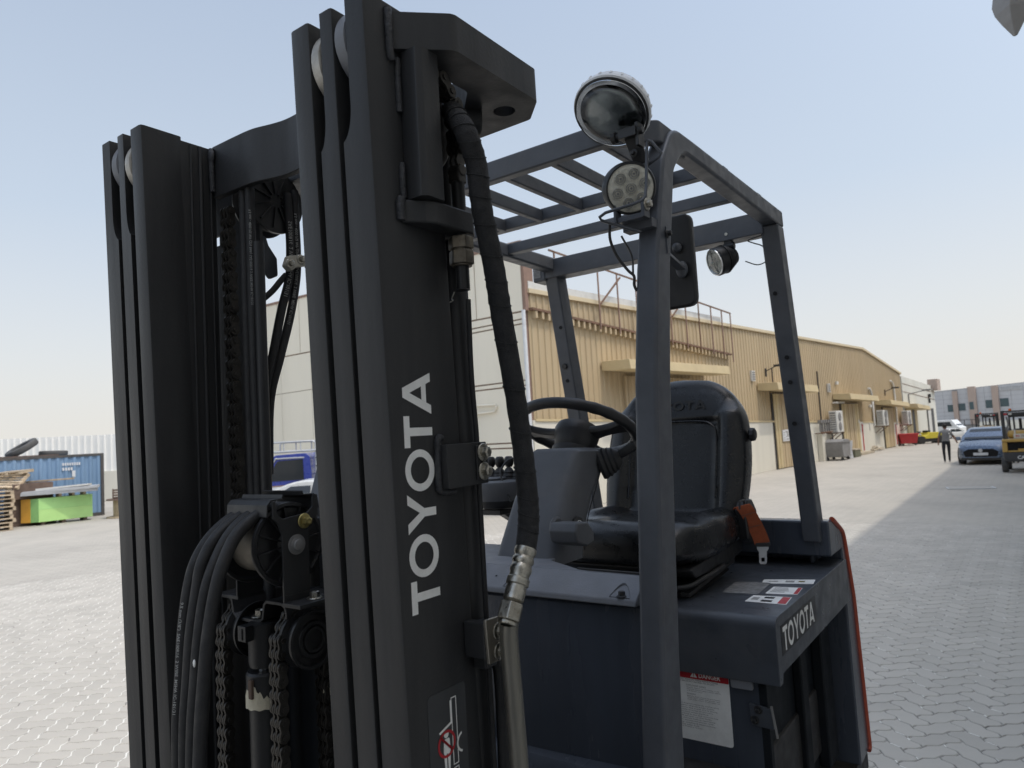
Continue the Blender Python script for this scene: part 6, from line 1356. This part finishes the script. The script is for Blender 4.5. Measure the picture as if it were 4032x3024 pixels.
    return r
k1 = Vector((17.55, 25.55, 0)) + cn * .47
f1 = back_forklift(k1, R(-36)); tag(f1, 'yellow and black forklift seen from behind at the right edge, CAT on its tail', 'forklift', 'forklifts parked along the shaded side')
f2 = copy_tree(f1); f2.location = (25.1, 37.9, 0); f2.rotation_euler = (0, 0, R(-38)); f2.scale = (.93,) * 3
tag(f2, 'second forklift, only its dark guard showing beyond the blue grey car', 'forklift')

# ---- walking man
def person(loc, rz, h=1.72):
    J = [(0,0,.96),(0,0,1.10),(0,-.01,1.26),(0,-.01,1.42),(0,.0,1.49),(0,.01,1.56),(0,.02,1.66),(0,.015,1.72),
         (-.10,0,.92),(-.12,-.06,.52),(-.11,.02,.10),(-.11,-.10,.05), (.09,0,.92),(.085,.05,.52),(.08,.16,.12),(.08,.08,.04),
         (-.19,0,1.40),(-.27,.04,1.14),(-.30,-.06,.90),(-.31,-.10,.80), (.19,0,1.40),(.31,.05,1.16),(.40,-.03,.96),(.43,-.06,.87)]
    rad = [.13,.125,.145,.12,.055,.055,.085,.06, .095,.065,.045,.04, .095,.065,.045,.04, .055,.045,.036,.030, .055,.045,.036,.030]
    E_ = [(0,1),(1,2),(2,3),(3,4),(4,5),(5,6),(6,7),(0,8),(8,9),(9,10),(10,11),(0,12),(12,13),(13,14),(14,15),(3,16),(16,17),(17,18),(18,19),(3,20),(20,21),(21,22),(22,23)]
    me = bpy.data.meshes.new('person'); me.from_pydata(J, E_, [])
    o = bpy.data.objects.new('person', me); COL.objects.link(o)
    md = o.modifiers.new('skin', 'SKIN'); md.use_smooth_shade = True
    for i, v in enumerate(me.skin_vertices[0].data): v.radius = (rad[i] * (1.15 if i < 3 else 1), rad[i] * (.75 if i < 4 else 1)); v.use_root = (i == 0)
    sd = o.modifiers.new('sub', 'SUBSURF'); sd.levels = 2; sd.render_levels = 2
    bpy.context.view_layer.update(); ev = o.evaluated_get(bpy.context.evaluated_depsgraph_get()); m2 = bpy.data.meshes.new_from_object(ev)
    o.modifiers.clear(); o.data = m2; m2.materials.clear()
    for q in ('shirt_grey', 'trousers', 'skin', 'sole', 'hair'): m2.materials.append(M[q])
    for p in m2.polygons:
        c = p.center
        if c.z > 1.52: p.material_index = 2
        elif c.z > .98 and abs(c.x) < .235: p.material_index = 0
        elif abs(c.x) > .20 and c.z > .75: p.material_index = 0 if c.z > 1.22 else 2
        elif c.z < .09: p.material_index = 3
        else: p.material_index = 1
    o.location = loc; o.rotation_euler = (0, 0, rz)
    mb = MB(); mb.ball((0,.035,1.665), .108, (.85,.98,1.05), 16, 12); mb.ball((0,.05,1.60), .085, (.95,.8,.9), 12, 8); hr = mb.build('hair', 'hair', o, smooth=60)
    mb = MB(); mb.ball((-.088,.01,1.64),.018,(.5,.9,1.2),8,6); mb.ball((.088,.01,1.64),.018,(.5,.9,1.2),8,6); mb.build('ear', 'skin', o, smooth=60)
    return o
pe = person((19.35, 32.05, 0), R(-30)); tag(pe, 'man in a grey shirt and black trousers walking away down the yard', 'person')
# ---- office block far behind, local x along its front towards the right
od = Vector((6.6, -9.4, 0)).normalized(); OA = math.atan2(od.y, od.x)
OF = empty('office_building', (61.4, 103.7, 0), OA); tag(OF, 'grey panelled two-storey office with three pinkish piers at the far right', 'building')
ot = lambda x: 5.04 + .033 * x
mb = MB(); mb.loft([[(x, 0, 0), (x, 14, 0), (x, 14, ot(x)), (x, 0, ot(x))] for x in (-6, 30)]); mb.build('core', 'office_joint', OF)
wins = [(1.86,2.64,2.0,2.99),(3.30,4.18,2.1,3.08),(4.86,5.37,2.18,3.22),(6.78,7.64,2.25,3.34),(8.56,9.56,2.34,3.44)]
xs_ = [-6,-4.5,-3,-1.5,0,1.35,2.7,3.3,4.74,5.7,6.7,7.71,8.46,9.9,11.4,12.9,14.4,16,18,20,24,30]
for z0, z1 in ((0,.9),(.9,1.45),(1.45,2.0),(2.0,2.6),(2.6,3.2),(3.2,3.8),(3.8,4.4),(4.4,5.0)):
    for a, b in zip(xs_, xs_[1:]):
        if (a, b) in ((2.7,3.3),(4.74,5.7),(7.71,8.46)): continue
        zt = min(z1, ot(a) - .02) if z1 < 5 else ot(a) - .03
        mb = MB(); mb.box((a + .015, -.05, z0 + .012), (b - .015, -.003, zt - .012)); mb.build('facade_panel', 'office_panel', OF)
for a, b, h in ((2.7,3.3,4.9),(4.74,5.7,5.38),(7.71,8.46,5.26)):
    mb = MB(); mb.box((a, -.35, 0), (b, -.0035, h)); mb.build('pier', 'office_pink', OF)
for a, b, z0, z1 in wins:
    y = -.08 if not 4.7 < a < 5 else -.38
    mb = MB(); mb.box((a - .03, y + .012, z0 - .03), (b + .03, y + .028, z1 + .03)); f_ = mb.build('window', 'office_joint', OF); mb = MB(); mb.box((a, y, z0), (b, y + .011, z1)); mb.build('pane', 'window_glass', f_)
mb = MB(); mb.box((8.66, -.12, 4.55), (11.3, -.055, 5.05)); sb = mb.build('signboard', 'light_metal', OF); mb = MB()
for k in range(9): mb.box((8.8 + .27*k, -.128, 4.82), (8.8 + .27*k + .2, -.122, 4.96))
for k in range(7): mb.box((8.8 + .33*k, -.128, 4.64), (8.8 + .33*k + .26, -.122, 4.73))
mb.build('sign_print', 'office_joint', sb)
mb = MB(); mb.loft([[(x, -.1, ot(x) - .03), (x, .3, ot(x) - .03), (x, .3, ot(x) + .04), (x, -.1, ot(x) + .04)] for x in (-6, 4.7)]); mb.build('coping', 'office_panel', OF)
# boundary fence with a dark gate in front of it
r = empty('boundary_fence', (44.3, 72.5, 0), R(-42)); tag(r, 'dark mesh gate and low white wall in front of the far office', 'fence')
mb = MB(); mb.box((2.6,-.1,0),(9.5,.1,1.0)); mb.build('low_wall', 'white_render', r)
for k in range(5): mb = MB(); mb.box((.0 + .65*k,-.04,0),(.06 + .65*k,.04,1.25)); mb.build('gate_post', 'dark_metal', r)
mb = MB(); mb.box((0,-.01,.05),(2.6,.01,.72)); mb.build('gate_panel', 'grey_metal', r); mb = MB(); mb.bar((0,0,1.23),(2.6,0,1.23),.05,.05); mb.bar((0,0,.72),(2.6,0,.72),.05,.05); mb.build('gate_rail', 'dark_metal', r)
o = MB(); o.box((-.9,-.3,0),(.8,.3,1.05)); o = o.build('kiosk', 'white_render'); o.location = (44.0, 73.2, 0); o.rotation_euler = (0,0,R(-42)); tag(o, 'small white kiosk beside the dark mesh gate', 'kiosk')

# ---- left side: white sheet fence, container, pallets, panels, spool
r = empty('sheet_fence', (-47, 44.0, 0), math.atan2(-5.5, 33)); tag(r, 'tall white corrugated sheet fence on a cream wall behind the container', 'fence')
FL = 33.5
mb = MB(); pts = []
k = 0; x = 0
while x < FL:
    for fx, fy in ((0,0),(.3,0),(.42,-.06),(.6,-.06),(.72,0)): pts.append((x + fx*.42, fy))
    x += .42
ztp = lambda x: 4.15 - .018 * x
vb = [mb.bm.verts.new((a, b, 1.6)) for a, b in pts]; vt = [mb.bm.verts.new((a, b, ztp(a))) for a, b in pts]
for i in range(len(pts)-1): mb._f([vb[i], vb[i+1], vt[i+1], vt[i]])
mb.build('sheeting', 'fence_sheet', r)
mb = MB(); mb.box((0,-.15,0),(FL,.1,1.66)); mb.build('masonry_base', 'cream_dado', r)
mb = MB(); mb.bar((0,.08,3.3),(FL,.08,2.9),.08,.08); mb.bar((0,.08,2.0),(FL,.08,2.0),.08,.08); mb.build('fence_rail', 'grey_metal', r)

CA = R(48)
CT = empty('shipping_container', (-17.55, 30.25, 0), CA); tag(CT, 'weathered blue shipping container with old tyres lying on its roof', 'container')   # local +x towards its far end, -x towards us; front face y = 0
CL, CH, CW = 6.06, 2.62, 2.44
for y0, nm in ((0, 1), (CW, -1)):
    mb = MB(); pts = []; x = -CL + .12
    while x < -.12:
        for fx, fy in ((0,.005),(.08,.005),(.14,.055),(.24,.055),(.30,.005)):
            if x + fx < -.10: pts.append((x + fx, y0 + (fy if nm > 0 else -fy)))
        x += .30
    vb = [mb.bm.verts.new((a, b, .14)) for a, b in pts]; vt = [mb.bm.verts.new((a, b, CH - .10)) for a, b in pts]
    for i in range(len(pts)-1): mb._f([vb[i], vb[i+1], vt[i+1], vt[i]])
    mb.build('side_wall', 'container_blue', CT)
mb = MB(); mb.box((-CL,.06,CH-.09),(0,CW-.06,CH-.02)); mb.box((-CL,0.06,.02),(0,CW-.06,.14)); mb.build('roof', 'container_blue', CT); mb = MB(); mb.box((-.08,.1,.14),(-.03,CW-.1,CH-.1)); mb.box((-CL+.03,.1,.14),(-CL+.08,CW-.1,CH-.1)); mb.build('end_wall', 'container_blue', CT)
for x in (-CL, -.12):
    for y in (-.01, CW-.11): mb = MB(); mb.box((x,y,0),(x+.12,y+.12,CH)); mb.build('corner_post', 'container_edge', CT, bevel=.01)
for y in (-.005, CW-.075): mb = MB(); mb.box((-CL+.12,y,CH-.10),(-.12,y+.08,CH)); mb.build('top_rail', 'container_edge', CT); mb = MB(); mb.box((-CL+.12,y,0),(-.12,y+.08,.14)); mb.build('bottom_rail', 'container_edge', CT)
mb = MB()
for k in range(8): mb.box((-1.55 + .085*k, -.006, 2.18), (-1.55 + .085*k + .055, .002, 2.29))
for k in range(4): mb.box((-1.55 + .10*k, -.006, 1.98), (-1.55 + .10*k + .065, .002, 2.10))
mb.box((-1.20,-.006,1.70),(-1.08,.002,1.96)); mb.build('container_marking', 'white_plastic', CT)
def cpos(x, y, z=0): return Vector((-17.55, 30.25, 0)) + Vector((math.cos(CA), math.sin(CA), 0))*x + Vector((-math.sin(CA), math.cos(CA), 0))*y + Vector((0,0,z))
def tyre_obj(loc, rot, Rr, W_, lab):
    r = empty('old_tyre', loc); r.rotation_euler = rot; tag(r, lab, 'tyre', 'old tyres on the container roof')
    mb = MB(); pr = [(Rr*.58,-W_*.42),(Rr*.75,-W_*.5),(Rr*.95,-W_*.46),(Rr,-W_*.3),(Rr,W_*.3),(Rr*.95,W_*.46),(Rr*.75,W_*.5),(Rr*.58,W_*.42)]
    rings = [[(math.cos(a)*rr, math.sin(a)*rr, h) for rr, h in pr] for a in [2*math.pi*k/30 for k in range(30)]]
    vr = [[mb.bm.verts.new(p) for p in q] for q in rings]
    for i in range(30):
        a, b = vr[i], vr[(i+1)%30]
        for j in range(len(pr)): jj = (j+1)%len(pr); mb._f([a[j], a[jj], b[jj], b[j]])
    mb.build('tread', 'tyre', r, smooth=40)
tyre_obj(cpos(-2.75, .85, CH + .36), (R(24), R(-22), 0), .62, .26, 'big grey tyre tilted on the blue container roof')
tyre_obj(cpos(-1.65, .80, CH + .10), (0, R(2), 0), .52, .22, 'flat grey tyre lying right of the tilted one on the container')
mb = MB(); rg = random.Random(11)
for k in range(18):
    c = Vector((rg.uniform(-.6,.6), rg.uniform(-.3,.3), rg.uniform(.03,.4))); d = Vector((rg.uniform(-1,1), rg.uniform(-.4,.4), rg.uniform(-.6,.8))).normalized()*.38
    mb.bar(c - d*.7, c + d*.7, .03, .03)
o = mb.build('scrap_frames', 'rust'); o.location = cpos(-4.75, .6, CH - .0); o.rotation_euler = (0,0,CA); tag(o, 'tangle of rusty metal frames on the left of the container roof', 'scrap', kind='stuff')
o = MB(); o.box((-2.3,-.10,0),(1.6,.10,.07)); o.box((-2.3,.25,0),(1.2,.4,.07)); o = o.build('roof_plank', 'wood_dark'); o.location = cpos(-3.2, .35, CH - .015); o.rotation_euler = (0,0,CA); tag(o, 'dark plank lying along the container roof under the tyre', 'plank')

def pallet(loc, rot, lab, L=1.2, W=1.0, group='wooden pallets at left'):
    r = empty('pallet', loc); r.rotation_euler = rot; tag(r, lab, 'pallet', group)
    for k in range(6): mb = MB(); y = -W/2 + .005 + k*(W-.13)/5; mb.box((-L/2,y,.118),(L/2,y+.12,.14)); mb.build('deck_board', 'wood_pallet', r)
    for k in range(3): mb = MB(); x = -L/2 + k*(L-.10)/2; mb.box((x,-W/2,.022),(x+.10,W/2,.116)); mb.build('stringer', 'wood_pallet', r)
    for k in range(3): mb = MB(); y = -W/2 + k*(W-.12)/2; mb.box((-L/2,y,0),(L/2,y+.12,.020)); mb.build('bottom_board', 'wood_pallet', r)
    return r
rg = random.Random(4)
ranks = ['bottom', 'second', 'third', 'fourth', 'fifth', 'sixth', 'seventh', 'eighth', 'ninth', 'top']
p0 = None
for k in range(10):
    lab = 'wooden pallet, %s of the stack of ten left of the green panels' % (ranks[k] if k in (0, 9) else ranks[k] + ' from the ground')
    loc = Vector((-19.05 + rg.uniform(-.04,.04), 25.75 + rg.uniform(-.04,.04), .141*k)); rot = (0,0,R(47 + rg.uniform(-3,3)))
    if p0 is None: p0 = pallet(loc, rot, lab); q = p0
    else: q = copy_tree(p0); q.location = loc; q.rotation_euler = rot; q['label'] = lab
q = copy_tree(p0); q.scale = (.82,)*3; q.location = (-19.3, 27.15, 1.68); q.rotation_euler = (R(38), R(4), R(2)); q['label'] = 'wooden pallet leaning at an angle on the junk before the container'; q['group'] = 'wooden pallets at left'
q2 = copy_tree(p0); q2.scale = (.85,)*3; q2.location = (-19.35, 27.35, 1.98); q2.rotation_euler = (R(4), R(-2), R(5)); q2['label'] = 'greyish pallet lying flat on top of the leaning pallet'
# green insulation panels, ochre end, on dark bearers
G0 = Vector((-18.18, 27.03, .12)); gd = Vector((math.cos(R(49.5)), math.sin(R(49.5)), 0)); gn = Vector((-gd.y, gd.x, 0))
GP = empty('panel_stack', tuple(G0), R(49.5)); tag(GP, 'bright green panel block with an ochre left end on dark bearers', 'panels')
mb = MB(); mb.loft([[(0,0,z),(1.85,0,z),(1.85,.55,z),(-.42,.50,z)] for z in (0,.46)]); mb.build('panel', 'green_panel_b', GP); mb = MB(); mb.loft([[(0,0,z),(1.85,0,z),(1.85,.55,z),(-.42,.50,z)] for z in (.465,.885)]); mb.build('panel', 'green_panel', GP)
mb = MB(); mb.loft([[(-.005,-.004,z),(-.42,.494,z),(-.425,.49,z),(-.01,-.008,z)] for z in (0.0,.885)]); 
a0, a1, a2 = Vector((-.004,-.004,0)), Vector((-.20,.232,0)), Vector((-.43,.506,0)); off = Vector((-.02,-.016,0))
mb = MB(); mb.loft([[tuple(a0 + Vector((0,0,z))), tuple(a1 + Vector((0,0,z))), tuple(a1 + off*.5 + Vector((0,0,z))), tuple(a0 + off*.5 + Vector((0,0,z)))] for z in (.0,.885)]); mb.build('panel_end', 'green_end', GP)
mb = MB(); mb.loft([[tuple(a1 + Vector((0,0,z))), tuple(a2 + Vector((0,0,z))), tuple(a2 + off + Vector((0,0,z))), tuple(a1 + off + Vector((0,0,z)))] for z in (.0,.885)]); mb.build('panel_end', 'ochre_panel', GP)
for x in (.1,.8,1.55): mb = MB(); mb.box((x,.05,-.12),(x+.12,.5,-.002)); mb.build('bearer', 'wood_dark', GP)
for x in (.7,1.15,1.55): mb = MB(); mb.box((x,.05,.887),(x+.09,.45,1.02)); mb.build('batten', 'wood_pallet', GP)
def board(loc, rz, sx, sy, sz, m, name, lab, cat, tilt=(0,0)):
    mb = MB(); mb.box((-sx/2,-sy/2,0),(sx/2,sy/2,sz)); o = mb.build(name, m, None, bevel=.004); o.location = loc; o.rotation_euler = (tilt[0], tilt[1], rz); tag(o, lab, cat); return o
board(tuple(Vector((-17.75,27.65,1.145))), R(30), 2.5, .8, .11, 'light_metal', 'metal_tray', 'pale grey metal tray on battens over the green panels', 'metal panel')
board((-17.72,27.7,1.24), R(27), 2.5, .9, .09, 'light_metal', 'metal_sheet', 'pale grey metal panel resting on the tray above the green block', 'metal panel', (R(1), R(-1.5)))
board((-17.95,27.9,1.32), R(22), 2.1, .8, .07, 'ac_white', 'metal_sheet', 'white sheet panel on top of the grey metal panels', 'metal panel', (R(-2), R(-2.5)))
board((-18.6,28.1,1.62), R(12), 1.9, .35, .06, 'wood_pallet', 'timber_board', 'long tan timber board sticking out right of the leaning pallet', 'board', (0, R(-1)))
board((-18.9,27.6,1.02), R(46), 1.3, 1.1, .58, 'wood_dark', 'timber_block', 'dark stack of old boards under the leaning pallet', 'boards')
board((-19.0,27.75,.0), R(47), 1.5, 1.0, 1.0, 'wood_dark', 'timber_block', 'dark weathered timber block behind the green panels', 'boards')
# cable spool, crate and dish
r = empty('cable_spool', (-15.95, 28.75, 0)); tag(r, 'wooden cable spool standing on end right of the container', 'spool')
mb = MB(); mb.cyl((0,0,.0),(0,0,.05),.58,32); mb.build('flange', 'wood_spool', r); mb = MB(); mb.cyl((0,0,.70),(0,0,.75),.58,32); mb.build('flange', 'wood_dark', r)
for k in range(18):
    a = 2*math.pi*k/18; mb = MB(); c, s_ = math.cos(a), math.sin(a); mb.bar((.32*c,.32*s_,.05),(.32*c,.32*s_,.70),.105,.03,up=(c,s_,0)); mb.build('stave', 'wood_spool', r)
r = empty('slatted_crate', (-15.8, 28.8, .752), R(8)); tag(r, 'brown slatted crate standing on the cable spool', 'crate')
for k in range(4):
    mb = MB(); z = .01 + .10*k; mb.box((-.42,-.32,z),(.42,-.30,z+.07)); mb.box((-.42,.30,z),(.42,.32,z+.07)); mb.build('slat', 'wood_dark', r)
for x in (-.42,-.02,.38): mb = MB(); mb.box((x,-.34,0),(x+.05,-.321,.40)); mb.box((x,.321,0),(x+.05,.34,.40)); mb.build('crate_post', 'wood_dark', r)
mb = MB(); mb.box((-.41,-.29,.0),(.41,.29,.03)); mb.build('crate_floor', 'wood_dark', r)
r = empty('satellite_dish', (-15.35, 28.75, 1.155), R(-20)); tag(r, 'pale satellite dish lying tilted on the slatted crate', 'dish')
mb = MB(); dn_ = Vector((-.25,-.35,.9)).normalized(); mb.lathe([(.0,0),(.14,.015),(.26,.05),(.36,.10),(.37,.10),(.26,.035),(.14,.0),(.0,-.015)], (0,0,.10), dn_, 28, caps=False); mb.build('dish', 'light_metal', r, smooth=40); mb = MB(); mb.cyl((0,0,0),(0,0,.10),.04,10); mb.build('foot', 'dark_metal', r)

# ---- flat things on the paving
mc = empty('manhole_cover', (13.6, 21.55, .0015), R(-24)); tag(mc, 'pale rectangular manhole frame set in the shaded paving', 'manhole cover')
mb = MB()
for a, b in (((-.62,-.32),(.62,-.26)),((-.62,.26),(.62,.32)),((-.62,-.26),(-.56,.26)),((.56,-.26),(.62,.26))): mb.box((*a,0),(*b,.012))
mb.build('frame', 'light_metal', mc); mb = MB(); mb.box((-.555,-.255,0),(.555,.255,.008)); mb.build('lid', 'paver', mc)
# ---- neighbouring building outside the picture on the right: it throws the shade over the forklift
sd_ = Vector((math.sin(R(36.2)), math.cos(R(36.2)), 0)); sn_ = Vector((sd_.y, -sd_.x, 0))
SB = empty('shade_building', tuple(Vector((12.4, 22.07, 0)) + sn_ * 4.47), R(90 - 36.2)); tag(SB, 'beige warehouse just outside the right edge, whose shade covers the forklift', 'building')
mb = MB(); mb.box((-50,-14,0),(45,0,9.2)); mb.build('wall', 'shade_wall', SB)
for k in range(9):
    mb = MB(); mb.box((-40 + 9*k, .0025, 0), (-35 + 9*k, .06, 4.2)); mb.build('roller_door', 'grey_metal', SB)
r = empty('hanging_bracket', (4.60, 6.0, 5.64)); tag(r, 'grey pointed steel hood hanging at the top right corner', 'bracket')
mb = MB(); mb.loft([[(-.012,0,0),(.012,0,0),(.012,.03,0),(-.012,.03,0)],[(-.045,-.02,.14),(.10,-.02,.16),(.10,.10,.16),(-.045,.10,.14)],[(-.060,-.04,.26),(.16,-.04,.26),(.16,.16,.26),(-.060,.16,.26)],[(-.050,-.04,.36),(.20,-.04,.36),(.20,.2,.36),(-.050,.2,.36)],[(.0,0,.60),(.22,0,.60),(.22,.2,.60),(.0,.2,.60)]]); mb.build('hood', 'grey_metal', r, bevel=.006)
mb = MB(); mb.bar((.1,.08,.55),(1.6,-1.0,.75),.08,.08); mb.build('arm', 'machine_yellow', r)
# ---- transport platform that carries the forklift (below the picture)
pf = empty('loading_platform', FU * FO.x + FV * FO.y, -YAW); pf['kind'] = 'structure'
tag(pf, 'steel platform under the forklift, below the picture')
mb = MB(); mb.box((-.52,-.85,.97),(.50,1.62,CAM_H + FO.z)); mb.build('deck', 'dark_metal', pf)
for x in (-.5,.42):
    for y in (-.8,.3,1.5): mb = MB(); mb.box((x,y,0),(x+.08,y+.08,.968)); mb.build('leg', 'dark_metal', pf)

bpy.context.view_layer.update()
